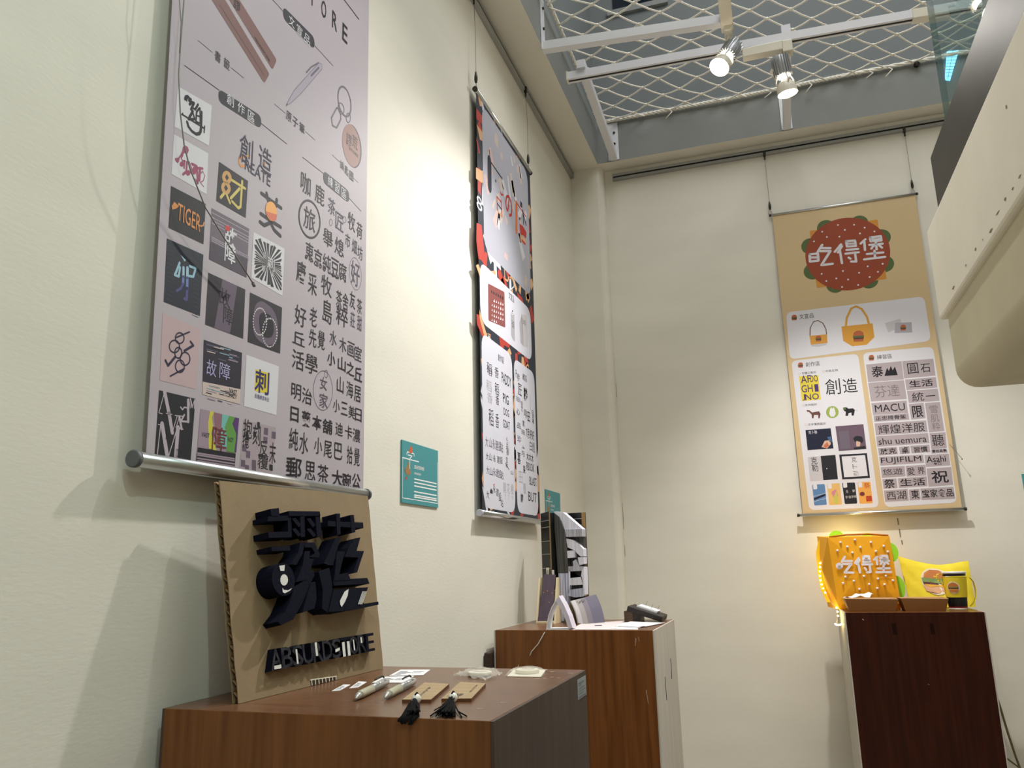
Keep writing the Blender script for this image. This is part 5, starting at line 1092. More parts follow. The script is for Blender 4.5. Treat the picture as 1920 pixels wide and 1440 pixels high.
['T','pgrey',6,'了',210.5,62.9,15.5,14.2,0],
['T','pgrey',6,'了',243.9,63.5,15.9,14.4,0],
['T','pgrey',6,'小',284.1,66.4,16.3,14.6,0],
['T','ink2',6,'Page',372.7,497.4,43.6,36.8,0],
['T','ink2',6,'練習區',456.7,508.3,51.6,25.2,0],
['T','ink',6,'匠',397,452.4,41.6,40.8,0],
['T','ink',6,'麟',461.9,447,46.1,54.2,1],
['L','thin',6,1.2,0,[517,457.7,518.4,399.8]],
['T','thin',6,'田田田',372.3,412.4,45.9,16.1,0],
['T','ink',6,'田',413.7,407.4,21,12.2,0],
['T','ink',6,'品',415.2,394.5,21,12.2,0],
['T','ink',6,'心',414.2,382.3,20.9,12.2,0],
['T','ink',6,'心',368.6,367.6,38,21.9,1],
['T','ink',6,'啡',455.5,376.7,35,32.8,0],
['T','ink',6,'田',492.5,370.8,30.3,37.3,1],
['T','ink',6,'日',544.5,396.1,20,16.1,1],
['T','ink',6,'月',545.7,379.7,20,16.1,1],
['T','ink',6,'星',546.9,363.2,20,16,1],
['T','ink',6,'家',428.3,336.1,23.7,22.2,1],
['T','ink2',6,'品',373.6,319.5,43.1,19.8,0],
['T','ink',6,'田田',420.4,303.1,36.6,16,0],
['T','ink',6,'7月好好',503.8,309.3,99.4,37,1],
['T','ink',6,'珍',373.5,272.8,42.9,23.5,0],
['T','thin',6,'白',510,267.7,30.4,36.8,0],
['T','thin',6,'燈',542.9,266,31,37.2,0],
['L','ink',6,2,0,[402.8,247.7,431,247.4,412.3,254.8]],
['T','ink',6,'与',412.6,227.5,36.2,21.6,0],
['T','ink',6,'喜',365.6,206.4,35,42.4,1],
['T','ink',6,'木木木',495.4,223.6,84.6,30.3,1],
['T','ink',6,'RBOOK',496.3,189.1,92.5,30.1,1],
['T','ink',6,'果',421.9,172.3,28.5,27.4,1],
['T','pgrey',6,'田',378.9,141.2,40.1,42.1,0],
['T','ink',6,'BLAST',525.5,140.2,88.4,30.1,1],
['T','pgrey',6,'888',421.3,106.7,28.3,38.6,0],
['T','ink',6,'麒麟',387.9,71.2,27.6,30.3,1],
['T','ink',6,'BUT',512,83.7,100.9,33.6,1]]
ART_THREE=[
['P','lettuce',1,[263.3,1287.8,262,1297.8,258.1,1307.2,251.9,1315.2,243.9,1321.4,234.5,1325.2,224.5,1326.5,214.5,1325.2,205.1,1321.4,197.1,1315.2,190.9,1307.2,187.1,1297.8,185.7,1287.8,187.1,1277.7,190.9,1268.4,197.1,1260.4,205.1,1254.2,214.5,1250.3,224.5,1249,234.5,1250.3,243.9,1254.2,251.9,1260.4,258.1,1268.4,262,1277.7]],
['P','lettuce',1,[404.1,1286.4,402.7,1296.4,398.9,1305.8,392.7,1313.8,384.7,1320,375.3,1323.8,365.3,1325.2,355.3,1323.8,345.9,1320,337.9,1313.8,331.7,1305.8,327.8,1296.4,326.5,1286.4,327.8,1276.3,331.7,1267,337.9,1259,345.9,1252.8,355.3,1248.9,365.3,1247.6,375.3,1248.9,384.7,1252.8,392.7,1259,398.9,1267,402.7,1276.3]],
['P','lettuce',1,[486,1206.2,484.7,1216.2,480.8,1225.6,474.6,1233.6,466.6,1239.8,457.2,1243.6,447.2,1245,437.2,1243.6,427.8,1239.8,419.8,1233.6,413.6,1225.6,409.8,1216.2,408.4,1206.2,409.8,1196.2,413.6,1186.8,419.8,1178.8,427.8,1172.6,437.2,1168.7,447.2,1167.4,457.2,1168.7,466.6,1172.6,474.6,1178.8,480.8,1186.8,484.7,1196.2]],
['P','lettuce',1,[484.1,1080.7,482.8,1090.7,478.9,1100.1,472.8,1108.1,464.7,1114.3,455.4,1118.2,445.3,1119.5,435.3,1118.2,426,1114.3,417.9,1108.1,411.8,1100.1,407.9,1090.7,406.6,1080.7,407.9,1070.7,411.8,1061.3,417.9,1053.3,426,1047.1,435.3,1043.3,445.3,1041.9,455.4,1043.3,464.7,1047.1,472.8,1053.3,478.9,1061.3,482.8,1070.7]],
['P','lettuce',1,[412.4,1013.8,411,1023.9,407.2,1033.2,401,1041.2,393,1047.4,383.6,1051.3,373.6,1052.6,363.5,1051.3,354.2,1047.4,346.2,1041.2,340,1033.2,336.1,1023.9,334.8,1013.8,336.1,1003.8,340,994.4,346.2,986.4,354.2,980.3,363.5,976.4,373.6,975.1,383.6,976.4,393,980.3,401,986.4,407.2,994.4,411,1003.8]],
['P','lettuce',1,[274.3,1012,273,1022,269.1,1031.4,262.9,1039.4,254.9,1045.6,245.6,1049.5,235.5,1050.8,225.5,1049.5,216.1,1045.6,208.1,1039.4,201.9,1031.4,198.1,1022,196.8,1012,198.1,1002,201.9,992.6,208.1,984.6,216.1,978.4,225.5,974.6,235.5,973.2,245.6,974.6,254.9,978.4,262.9,984.6,269.1,992.6,273,1002]],
['P','lettuce',1,[186.4,1087.6,185.1,1097.6,181.2,1107,175,1115,167,1121.2,157.6,1125.1,147.6,1126.4,137.6,1125.1,128.2,1121.2,120.2,1115,114,1107,110.2,1097.6,108.8,1087.6,110.2,1077.6,114,1068.2,120.2,1060.2,128.2,1054,137.6,1050.2,147.6,1048.8,157.6,1050.2,167,1054,175,1060.2,181.2,1068.2,185.1,1077.6]],
['P','lettuce',1,[187.9,1209.9,186.5,1220,182.7,1229.3,176.5,1237.4,168.5,1243.5,159.1,1247.4,149.1,1248.7,139,1247.4,129.7,1243.5,121.7,1237.4,115.5,1229.3,111.6,1220,110.3,1209.9,111.6,1199.9,115.5,1190.6,121.7,1182.5,129.7,1176.4,139,1172.5,149.1,1171.2,159.1,1172.5,168.5,1176.4,176.5,1182.5,182.7,1190.6,186.5,1199.9]],
['P','cheese',2,[153.9,1278.9,154.1,1281,154.8,1282.7,156,1283.9,157.7,1284.5,159.8,1284.7,226,1282.4,228.2,1282.1,229.8,1281.3,231.1,1280.1,231.8,1278.4,232.1,1276.2,232.6,1232.6,232.3,1230.4,231.6,1228.7,230.4,1227.6,228.8,1226.9,226.6,1226.7,160.8,1228.7,158.6,1229,156.9,1229.7,155.7,1231,154.9,1232.7,154.7,1234.8]],
['P','cheese',2,[392.1,1286.4,392.4,1288.5,393.1,1290.2,394.3,1291.5,396,1292.3,398.2,1292.6,435.9,1293.7,438,1293.6,439.7,1292.9,440.9,1291.7,441.6,1290.1,441.8,1287.9,440.8,1236.2,440.5,1234,439.8,1232.3,438.6,1231.1,436.9,1230.3,434.7,1230,397.2,1228.6,395.1,1228.8,393.4,1229.4,392.2,1230.6,391.5,1232.3,391.3,1234.4]],
['P','cheese',2,[388.6,1048.4,388.8,1050.6,389.5,1052.3,390.7,1053.5,392.3,1054.3,394.5,1054.6,439,1055.7,441.1,1055.5,442.8,1054.8,444.1,1053.7,444.8,1052,445.1,1049.9,445.6,1015.7,445.4,1013.6,444.7,1011.9,443.5,1010.6,441.8,1009.8,439.7,1009.5,395.4,1008.3,393.2,1008.4,391.5,1009.1,390.3,1010.3,389.5,1011.9,389.2,1014.1]],
['P','cheese',2,[156,1045.3,156.1,1047.5,156.8,1049.2,157.9,1050.4,159.6,1051.2,161.7,1051.6,202.2,1053.3,204.4,1053.2,206.1,1052.6,207.3,1051.4,208.1,1049.8,208.4,1047.6,209.6,1014.3,209.4,1012.2,208.8,1010.4,207.6,1009.2,206,1008.4,203.8,1008,163.5,1006.1,161.4,1006.2,159.7,1006.9,158.4,1008,157.6,1009.7,157.3,1011.8]],
['P','bun',3,[475.5,1150.4,474.7,1167.3,472.2,1184.1,467.9,1200.6,462.1,1216.5,454.7,1231.9,445.8,1246.4,435.5,1260.1,423.9,1272.6,411.1,1284,397.2,1294.2,382.4,1302.9,366.7,1310.1,350.5,1315.9,333.7,1320,316.6,1322.5,299.3,1323.3,282,1322.5,264.9,1320,248.1,1315.9,231.9,1310.1,216.2,1302.9,201.4,1294.2,187.5,1284,174.7,1272.6,163.1,1260.1,152.8,1246.4,143.9,1231.9,136.5,1216.5,130.7,1200.6,126.5,1184.1,123.9,1167.3,123.1,1150.4,123.9,1133.4,126.5,1116.6,130.7,1100.2,136.5,1084.2,143.9,1068.8,152.8,1054.3,163.1,1040.7,174.7,1028.1,187.5,1016.7,201.4,1006.6,216.2,997.8,231.9,990.6,248.1,984.9,264.9,980.7,282,978.3,299.3,977.4,316.6,978.3,333.7,980.7,350.5,984.9,366.7,990.6,382.4,997.8,397.2,1006.6,411.1,1016.7,423.9,1028.1,435.5,1040.7,445.8,1054.3,454.7,1068.8,462.1,1084.2,467.9,1100.2,472.2,1116.6,474.7,1133.4]],
['P','white',4,[280,1293.6,279.5,1295.6,278,1297.1,276,1297.6,274,1297.1,272.6,1295.6,272,1293.6,272.6,1291.6,274,1290.2,276,1289.6,278,1290.2,279.5,1291.6]],
['P','white',4,[346.9,1283.9,346.4,1285.9,344.9,1287.4,342.9,1287.9,340.9,1287.4,339.4,1285.9,338.9,1283.9,339.4,1281.9,340.9,1280.4,342.9,1279.9,344.9,1280.4,346.4,1281.9]],
['P','white',4,[388.7,1263,388.1,1265,386.7,1266.5,384.7,1267,382.7,1266.5,381.2,1265,380.7,1263,381.2,1261,382.7,1259.5,384.7,1259,386.7,1259.5,388.1,1261]],
['P','white',4,[426.5,1238.6,426,1240.6,424.5,1242.1,422.5,1242.6,420.5,1242.1,419.1,1240.6,418.5,1238.6,419.1,1236.6,420.5,1235.1,422.5,1234.6,424.5,1235.1,426,1236.6]],
['P','white',4,[210.7,1272,210.2,1274,208.7,1275.5,206.7,1276,204.7,1275.5,203.3,1274,202.7,1272,203.3,1270,204.7,1268.6,206.7,1268,208.7,1268.6,210.2,1270]],
['P','white',4,[306.3,1265.3,305.7,1267.3,304.3,1268.8,302.3,1269.3,300.3,1268.8,298.8,1267.3,298.3,1265.3,298.8,1263.3,300.3,1261.8,302.3,1261.3,304.3,1261.8,305.7,1263.3]],
['P','white',4,[366.6,1238.5,366,1240.5,364.6,1241.9,362.6,1242.5,360.6,1241.9,359.1,1240.5,358.6,1238.5,359.1,1236.5,360.6,1235,362.6,1234.5,364.6,1235,366,1236.5]],
['P','white',4,[227.7,1243.4,227.1,1245.4,225.7,1246.8,223.7,1247.4,221.7,1246.8,220.2,1245.4,219.7,1243.4,220.2,1241.4,221.7,1239.9,223.7,1239.4,225.7,1239.9,227.1,1241.4]],
['P','white',4,[280.4,1236.9,279.8,1238.9,278.4,1240.3,276.4,1240.9,274.4,1240.3,272.9,1238.9,272.4,1236.9,272.9,1234.9,274.4,1233.4,276.4,1232.9,278.4,1233.4,279.8,1234.9]],
['P','white',4,[171.4,1230.6,170.9,1232.6,169.4,1234.1,167.4,1234.6,165.4,1234.1,163.9,1232.6,163.4,1230.6,163.9,1228.6,165.4,1227.1,167.4,1226.6,169.4,1227.1,170.9,1228.6]],
['P','white',4,[441.8,1081.8,441.3,1083.8,439.8,1085.3,437.8,1085.8,435.8,1085.3,434.4,1083.8,433.8,1081.8,434.4,1079.8,435.8,1078.3,437.8,1077.8,439.8,1078.3,441.3,1079.8]],
['P','white',4,[380.8,1078.8,380.3,1080.8,378.8,1082.2,376.8,1082.8,374.8,1082.2,373.4,1080.8,372.8,1078.8,373.4,1076.8,374.8,1075.3,376.8,1074.8,378.8,1075.3,380.3,1076.8]],
['P','white',4,[277.4,1071.5,276.9,1073.5,275.4,1074.9,273.4,1075.5,271.4,1074.9,270,1073.5,269.4,1071.5,270,1069.5,271.4,1068,273.4,1067.5,275.4,1068,276.9,1069.5]],
['P','white',4,[342.3,1053.8,341.8,1055.8,340.3,1057.3,338.3,1057.8,336.3,1057.3,334.9,1055.8,334.3,1053.8,334.9,1051.8,336.3,1050.4,338.3,1049.8,340.3,1050.4,341.8,1051.8]],
['P','white',4,[418.9,1047.1,418.3,1049.1,416.9,1050.6,414.9,1051.1,412.9,1050.6,411.4,1049.1,410.9,1047.1,411.4,1045.1,412.9,1043.7,414.9,1043.1,416.9,1043.7,418.3,1045.1]],
['P','white',4,[382.8,1027.9,382.2,1029.9,380.8,1031.4,378.8,1031.9,376.8,1031.4,375.3,1029.9,374.8,1027.9,375.3,1025.9,376.8,1024.5,378.8,1023.9,380.8,1024.5,382.2,1025.9]],
['P','white',4,[187.9,1070.3,187.3,1072.3,185.9,1073.8,183.9,1074.3,181.9,1073.8,180.4,1072.3,179.9,1070.3,180.4,1068.3,181.9,1066.9,183.9,1066.3,185.9,1066.9,187.3,1068.3]],
['P','white',4,[246.2,1040.4,245.7,1042.4,244.2,1043.9,242.2,1044.4,240.2,1043.9,238.8,1042.4,238.2,1040.4,238.8,1038.4,240.2,1037,242.2,1036.4,244.2,1037,245.7,1038.4]],
['P','white',4,[294.2,1028.4,293.7,1030.4,292.2,1031.8,290.2,1032.4,288.2,1031.8,286.8,1030.4,286.2,1028.4,286.8,1026.4,288.2,1024.9,290.2,1024.4,292.2,1024.9,293.7,1026.4]],
['P','white',4,[203.8,1033.7,203.2,1035.7,201.8,1037.2,199.8,1037.7,197.8,1037.2,196.3,1035.7,195.8,1033.7,196.3,1031.7,197.8,1030.3,199.8,1029.7,201.8,1030.3,203.2,1031.7]],
['P','white',4,[265.8,997.1,265.2,999.1,263.8,1000.6,261.8,1001.1,259.8,1000.6,258.3,999.1,257.8,997.1,258.3,995.1,259.8,993.6,261.8,993.1,263.8,993.6,265.2,995.1]],
['P','white',4,[332.4,997.5,331.9,999.5,330.4,1001,328.4,1001.5,326.4,1001,325,999.5,324.4,997.5,325,995.5,326.4,994.1,328.4,993.5,330.4,994.1,331.9,995.5]],
['L','white',5,11,0,[142.5,1170.9,177.4,1169.9,176.6,1135.2,140.6,1136.2,142.5,1170.9]],
['L','white',5,11,0,[141,1155.8,177.7,1151.5]],
['L','white',5,11,0,[200.2,1208.2,178.2,1177.8]],
['L','white',5,11,0,[190.7,1194.3,232.8,1187.9]],
['L','white',5,11,0,[189.1,1179.2,231.4,1174,187.6,1112.2,234.4,1111.5]],
['L','white',5,10,0,[279.2,1199.1,249.3,1167]],
['L','white',5,10,0,[281.9,1189.5,262,1162.1]],
['L','white',5,10,0,[271.1,1172.9,273.2,1108.9]],
['L','white',5,10,0,[301.7,1210.8,338.2,1208.2,339,1181.9,302.5,1184.5,301.7,1210.8]],
['L','white',5,10,0,[301.4,1198.7,339.3,1194]],
['L','white',5,10,0,[298.7,1168.7,346.7,1166.2]],
['L','white',5,10,0,[292.6,1151.4,347.5,1150.3]],
['L','white',5,10,0,[332,1151.5,332.4,1108,311.8,1111]],
['L','white',5,10,0,[303.6,1131.6,310.7,1124.5]],
['L','white',5,10,0,[381.5,1207.5,359.7,1189.6]],
['L','white',5,10,0,[376.1,1196.2,374.3,1157.1]],
['L','white',5,10,0,[401.5,1213.4,445.4,1212.5,445.5,1191.4,401.9,1194,401.5,1213.4]],
['L','white',5,10,0,[400.5,1204.5,445,1200.5]],
['L','white',5,10,0,[394.9,1178.1,448.8,1175.8]],
['L','white',5,10,0,[422,1189,422,1152.9]],
['L','white',5,10,0,[412.3,1172.4,400.5,1159.2]],
['L','white',5,10,0,[433,1172.3,444.1,1157.3]],
['L','white',5,10,0,[412.2,1148.4,411,1115.6]],
['L','white',5,10,0,[379.8,1137,446.5,1134.2]],
['L','white',5,10,0,[365.7,1113.3,451.6,1112.5]],
['L','bun',6,1.6,0,[147.6,1157.2,169,1155.3]],
['L','bun',6,1.6,0,[310.5,1199.7,331.3,1197.7]],
['L','bun',6,1.6,0,[413.6,1206.1,434.1,1204]],
['P','white',2,[15.2,880.9,16.6,891,20.1,898.8,25.8,904.5,33.7,907.8,43.8,909,554.5,910.9,564.6,909.8,572.5,906.4,578.1,900.9,581.5,893,582.7,883,583.7,738.2,582.6,728.1,579.3,720.1,573.8,714.3,565.9,710.7,555.9,709.1,39,688.7,29,689.5,21.2,692.5,15.8,697.9,12.6,705.6,11.7,715.6]],
['P','bunT',5,[37.1,881.7,38.9,889.4,45.4,893.1,53.5,892.7,59.1,887.5,59.4,880.1]],
['P','lettuce',5,[36.6,881.7,60,880.6,59.6,876.1,36.2,877.8]],
['P','patty',5,[37.2,877.7,59.1,876.7,58.7,872.3,36.9,873.8]],
['P','bunT',5,[36.9,873.8,58.2,872.3,57.1,866.8,37.3,868.1]],
['T','ink2',4,'文宣品',100.1,880.6,60.6,22.3,0],
['P','mustard',3,[104.2,787.4,176.7,786.1,174.7,746.8,105.4,746.3]],
['L','brownl',2,4,0,[105.8,787.2,110.4,823.1,126.5,850.7,145.3,854.3,165,840.2,174.9,809.7,175.1,786.3]],
['P','pgrey2',3,[105.4,746.3,174.7,746.8,167.5,737.7,138.3,733.4,109.8,737.7]],
['P','bunT',5,[128.1,772.4,129.9,780.4,136.6,784.3,145,783.9,150.8,778.6,151,771]],
['P','lettuce',5,[127.5,772.5,151.6,771.5,151.1,766.9,127.1,768.4]],
['P','patty',5,[128.2,768.3,150.7,767.5,150.2,762.9,127.8,764.3]],
['P','bunT',5,[127.8,764.3,149.7,763,148.6,757.3,128.2,758.4]],
['P','mustard',3,[239.6,814.9,366.2,814.9,366.5,751.7,332.7,721.2,274.1,720.2,239.7,748.8]],
['L','mustard',4,9,0,[257.3,811.7,265.3,851.5,287.9,892.6,309.3,899.9,330.7,884.3,347,847.3,351.8,809.2]],
['P','bunT',5,[282.3,765.8,285.9,780.8,298.4,788.1,313.8,787.4,324.3,777.4,324.7,763.2]],
['P','lettuce',5,[281.3,765.9,325.7,764.1,324.8,755.5,280.5,758.3]],
['P','patty',5,[282.4,758.1,323.9,756.7,323,748.1,281.6,750.6]],
['P','bunT',5,[281.6,750.6,322,748.2,319.8,737.5,282.3,739.5]],
['P','pgrey2',3,[414.5,809.2,477.6,822.8,483,785,423.5,766.3]],
['P','pgrey',4,[455.6,805.4,519.6,801.7,516.4,755.6,447.8,760.7]],
['P','bunT',5,[473.3,782.7,475.2,790.5,481.6,794.3,489.5,793.9,494.8,788.7,494.9,781.3]],
['P','lettuce',5,[472.8,782.8,495.5,781.8,494.9,777.4,472.3,778.9]],
['P','patty',5,[473.3,778.8,494.5,778,493.9,773.5,472.8,774.8]],
['P','bunT',5,[472.8,774.8,493.5,773.5,492.3,768,473.1,769.1]],
['P','white',2,[17.1,657,17.9,665.6,20.7,672.4,25.4,677.2,32.1,680.2,40.7,681.3,269,684.4,277.7,683.6,284.4,680.8,289.3,676.1,292.2,669.4,293.3,660.8,299.9,44,299,35.4,296.2,28.7,291.5,23.8,284.8,21,276.1,20,50.5,19.4,41.8,20.3,35.1,23.2,30.2,27.9,27.2,34.7,26.1,43.3]],
['P','white',2,[312.4,662.2,313.2,670.8,316,677.5,320.7,682.3,327.3,685.1,336,686,563.8,684.6,572.4,683.6,579.2,680.7,584,675.9,586.9,669.1,587.9,660.5,591.7,50.4,590.8,41.8,587.9,35,583.2,30,576.5,27,567.8,25.8,347.1,19.7,338.4,20.4,331.7,23.1,326.8,27.8,323.8,34.4,322.7,43]],
['P','bunT',5,[42.9,659,44.5,666.1,50.6,669.7,58.2,669.4,63.4,664.7,63.7,657.9]],
['P','lettuce',5,[42.4,659,64.2,658.4,63.8,654.3,42,655.4]],
['P','patty',5,[43,655.3,63.4,654.8,63,650.7,42.6,651.7]],
['P','bunT',5,[42.6,651.7,62.5,650.7,61.5,645.6,43.1,646.5]],
['T','ink2',4,'創作區',104.2,657.5,59.7,20.5,0],
['P','bunT',5,[333.6,662.2,335.4,669.6,341.5,673.3,349.2,673,354.3,668.1,354.5,661.1]],
['P','lettuce',5,[333.1,662.3,355,661.6,354.5,657.4,332.7,658.6]],
['P','patty',5,[333.6,658.5,354.1,657.9,353.6,653.7,333.2,654.8]],
['P','bunT',5,[333.2,654.8,353.1,653.7,352.1,648.5,333.5,649.3]],
['T','ink2',4,'練習區',395.9,660.3,59.1,20,0],
['T','ink2',4,'字體正負形',84.6,619.1,59.7,11.4,0],
['T','ink2',4,'中英互用',178.3,619.6,50.1,10.2,0],
['T','ink2',4,'生肖設計',79.2,475.6,48.9,10.1,0],
['T','ink2',4,'文字情感設計',94.1,388.1,74,11,0],
['L','tan3',3,1,1,[49.2,616.9,49,615.9,48.6,614.9,48,614.1,47.3,613.5,46.5,613,45.5,612.7,44.6,612.7,43.7,612.9,42.8,613.3,42.1,614,41.5,614.7,41.1,615.7,40.9,616.7,40.9,617.7,41.1,618.7,41.5,619.6,42.1,620.4,42.8,621.1,43.6,621.6,44.6,621.8,45.5,621.8,46.4,621.6,47.3,621.2,48,620.6,48.6,619.8,49,618.9,49.2,617.9]],
['L','tan3',3,1,1,[150.3,618.4,150.1,617.4,149.7,616.5,149.1,615.7,148.4,615,147.6,614.5,146.7,614.3,145.8,614.3,144.9,614.5,144,614.9,143.3,615.5,142.7,616.3,142.3,617.2,142.1,618.2,142.1,619.2,142.3,620.2,142.7,621.1,143.3,621.9,144,622.6,144.9,623,145.8,623.3,146.7,623.3,147.6,623.1,148.4,622.7,149.2,622.1,149.7,621.3,150.1,620.4,150.3,619.4]],
['L','tan3',3,1,1,[52.5,473.9,52.3,472.9,51.9,472,51.4,471.2,50.6,470.6,49.8,470.1,48.9,469.8,48,469.8,47,470,46.2,470.4,45.5,471,44.9,471.8,44.5,472.7,44.3,473.6,44.2,474.6,44.5,475.6,44.9,476.6,45.4,477.4,46.2,478,47,478.5,47.9,478.7,48.8,478.8,49.7,478.6,50.6,478.2,51.3,477.6,51.9,476.8,52.3,475.9,52.5,474.9]],
['L','tan3',3,1,1,[52.9,388,52.7,387,52.3,386.1,51.7,385.3,51,384.6,50.2,384.1,49.2,383.9,48.3,383.8,47.4,384,46.6,384.4,45.9,385,45.3,385.8,44.9,386.6,44.6,387.6,44.6,388.6,44.8,389.6,45.2,390.5,45.8,391.3,46.5,391.9,47.4,392.4,48.3,392.7,49.2,392.7,50.1,392.5,50.9,392.1,51.7,391.5,52.3,390.8,52.7,389.9,52.9,389]],
['P','yellow',3,[42,607.2,121.4,605.2,121.6,495.1,42.5,494.6]],
['T','indigo',4,'AF',68.9,592,41.6,34.1,1],
['T','indigo',4,'DO',102.8,591.6,31,31.1,1],
['T','indigo',4,'GH',69.8,549,46.7,33.9,1],
['T','indigo',4,'I',108.9,548.3,15.4,33.8,1],
['T','indigo',4,'NO',86.8,510.6,56.7,28.1,1],
['T','indigo',4,'J',53,510.7,13,28.1,1],
['T','ink',4,'創',175.9,547.8,61,69.9,0],
['T','ink',4,'造',245.7,546.9,57.7,63.9,0],
['P','maroon2',3,[59.4,453.6,70.6,451,79.9,440.7,108.6,443.9,114.1,432.3,108,412.1,102.9,412.5,103.4,427.6,86.5,428.9,83.4,414.1,77.3,414.6,76.5,432.5,67.3,444.5,59.6,445.2]],
['P','green2',3,[187.4,433.5,186.1,427.7,183.7,422.3,180.1,417.5,175.7,413.6,170.6,410.9,165,409.4,159.4,409.1,153.8,410.3,148.7,412.6,144.2,416.2,140.6,420.7,138.1,426,136.8,431.7,136.8,437.7,138,443.6,140.5,449,144.1,453.8,148.5,457.7,153.7,460.5,159.2,462,164.9,462.2,170.5,461,175.6,458.6,180.1,455,183.6,450.5,186.1,445.2,187.4,439.5]],
['P','white',4,[153.8,448.6,158.9,458.2,163.7,450.5,170,457.3,173,447,175,427.3,167.1,415.2,153.5,416.3,148.7,429.5]],
['P','ink',3,[208.9,449.5,219.4,453.1,228.6,445.1,246.3,445.3,253,437.5,245.3,413.3,237.8,413.9,237.8,427.7,226.5,425.9,222.7,414,212.7,414.8,216.1,432.3,207.8,439.6]],
['L','ink',2,1.5,0,[250.3,436.1,260.4,436.9,261.3,431.3]],
['P','lettuce',4,[218.6,446,218.3,444.5,217.7,443.1,216.9,441.9,215.8,441,214.6,440.3,213.2,439.9,211.9,439.8,210.6,440.1,209.3,440.7,208.3,441.6,207.5,442.7,206.9,444,206.6,445.5,206.6,447,206.9,448.4,207.5,449.8,208.3,451,209.4,451.9,210.6,452.6,212,453,213.3,453.1,214.6,452.8,215.9,452.2,216.9,451.3,217.8,450.2,218.3,448.9,218.6,447.4]],
['P','night',3,[44.9,365.1,147.7,365.7,150.1,277.7,45.4,276.5]],
['P','flesh2',4,[102.8,286.4,118.2,312.8,138.7,314.1,142,297.4,124.9,279.4]],
['P','fish',5,[110.9,291.3,127.8,306.6,133.6,289.7,119.9,279.7]],
['P','nightb',4,[130,328.4,145.5,330.1,148.9,305.1,137.9,305.9]],
['T','white',4,'克卜勒',73.7,353.5,34.8,14.3,0],
['L','pgrey',2,0.8,0,[58.6,330.8,99.6,330.6]],
['P','plum',3,[167.7,372.5,279.3,373.3,279.6,266.3,169.8,264.4]],
['P','dark',4,[233.6,310.9,233.2,312.7,233.2,314.4,233.7,315.9,234.7,317.3,236.1,318.6,241.6,322.6,243.2,323.6,244.9,324.3,246.7,324.7,248.6,324.8,250.5,324.6,262.6,322.2,264.4,321.7,266,320.8,267.2,319.7,268.2,318.2,268.8,316.4,271.5,306.7,271.8,304.8,271.8,303,271.4,301.3,270.7,299.6,269.6,298,267.4,295.5,266.1,294.2,264.6,293.4,263.1,293.1,261.5,293.3,259.8,294,256.9,295.5,255.1,296.4,253.3,297.1,251.4,297.6,249.5,298,247.5,298.2,242.7,298.6,240.8,298.9,239.2,299.5,237.9,300.6,236.8,301.9,236.1,303.7]],
['P','flesh2',5,[242.8,300,243.1,301.4,243.6,302.3,244.5,302.8,245.6,302.9,246.9,302.5,256.2,298.8,257.5,298.2,258.4,297.3,258.9,296.2,259.1,294.9,258.9,293.5,256.3,282.6,255.8,281.2,255,280.2,254,279.4,252.8,279,251.3,279,244.5,279.5,243.1,279.7,242,280.3,241.3,281.1,241,282.3,241,283.7]],
['P','dark',4,[230,275,275.3,280.1,276.7,266.5,230,265.8]],
['P','mauve',4,[177.9,349.7,218.3,350.5,217.4,273.2,177.1,271.5]],
['P','pgrey2',3,[42.5,246.5,95.3,248.5,95.7,143.9,42.3,141.9]],
['P','dark',3,[95.3,248.5,154.6,249.1,153.6,145,95.7,143.9]],
['T','ink',4,'克',66.4,229.6,26.4,31.5,0],
['T','ink',4,'勒',66.8,198.6,26.3,31.3,0],
['P','pale',5,[116.5,192.9,116.3,192.3,116.1,191.7,115.8,191.2,115.5,190.8,115.1,190.5,114.6,190.3,114.2,190.3,113.7,190.4,113.3,190.6,113,191,112.7,191.4,112.5,191.9,112.4,192.5,112.4,193.1,112.5,193.7,112.8,194.3,113,194.8,113.4,195.2,113.8,195.5,114.3,195.6,114.7,195.7,115.2,195.6,115.6,195.4,115.9,195,116.2,194.6,116.4,194.1,116.5,193.5]],
['P','dark',3,[169.7,249.2,279.1,248.5,279.4,143.4,170.8,143]],
['P','white',4,[178.8,240.5,270.9,241,272.2,152.8,179.2,151.6]],
['T','ink',4,'克',225.9,224,20.7,22.5,0],
['T','ink',4,'卜',226.1,194.4,17.7,21.3,0],
['T','ink',4,'勒',226.4,166,20.6,22.3,0],
['P','phblue',3,[48.5,122.5,48.7,124.3,49.3,125.7,50.3,126.7,51.7,127.3,53.5,127.5,94.1,127.6,95.9,127.4,97.3,126.8,98.3,125.8,98.9,124.4,99.1,122.6,98.5,44.5,98.3,42.7,97.7,41.3,96.7,40.3,95.3,39.7,93.5,39.4,53.6,38.7,51.8,38.8,50.4,39.4,49.4,40.4,48.8,41.8,48.6,43.6]],
['P','phmix',3,[108.2,122.6,108.4,124.4,109,125.8,110,126.8,111.4,127.4,113.2,127.7,154.3,128,156.1,127.9,157.5,127.3,158.5,126.3,159.1,124.9,159.2,123.1,158.6,42.9,158.4,41.1,157.8,39.7,156.8,38.7,155.4,38,153.6,37.8,113.3,37.5,111.5,37.7,110.1,38.3,109.1,39.3,108.5,40.7,108.3,42.5]],
['P','dark',3,[168.4,123.7,168.6,125.5,169.1,126.9,170.1,127.9,171.5,128.4,173.3,128.6,213.8,128.2,215.6,127.9,217,127.3,218,126.3,218.6,124.9,218.8,123.1,218.3,44.4,218.1,42.6,217.5,41.2,216.5,40.2,215.1,39.5,213.3,39.3,174.6,39,172.8,39.2,171.3,39.8,170.3,40.8,169.7,42.2,169.5,43.9]],
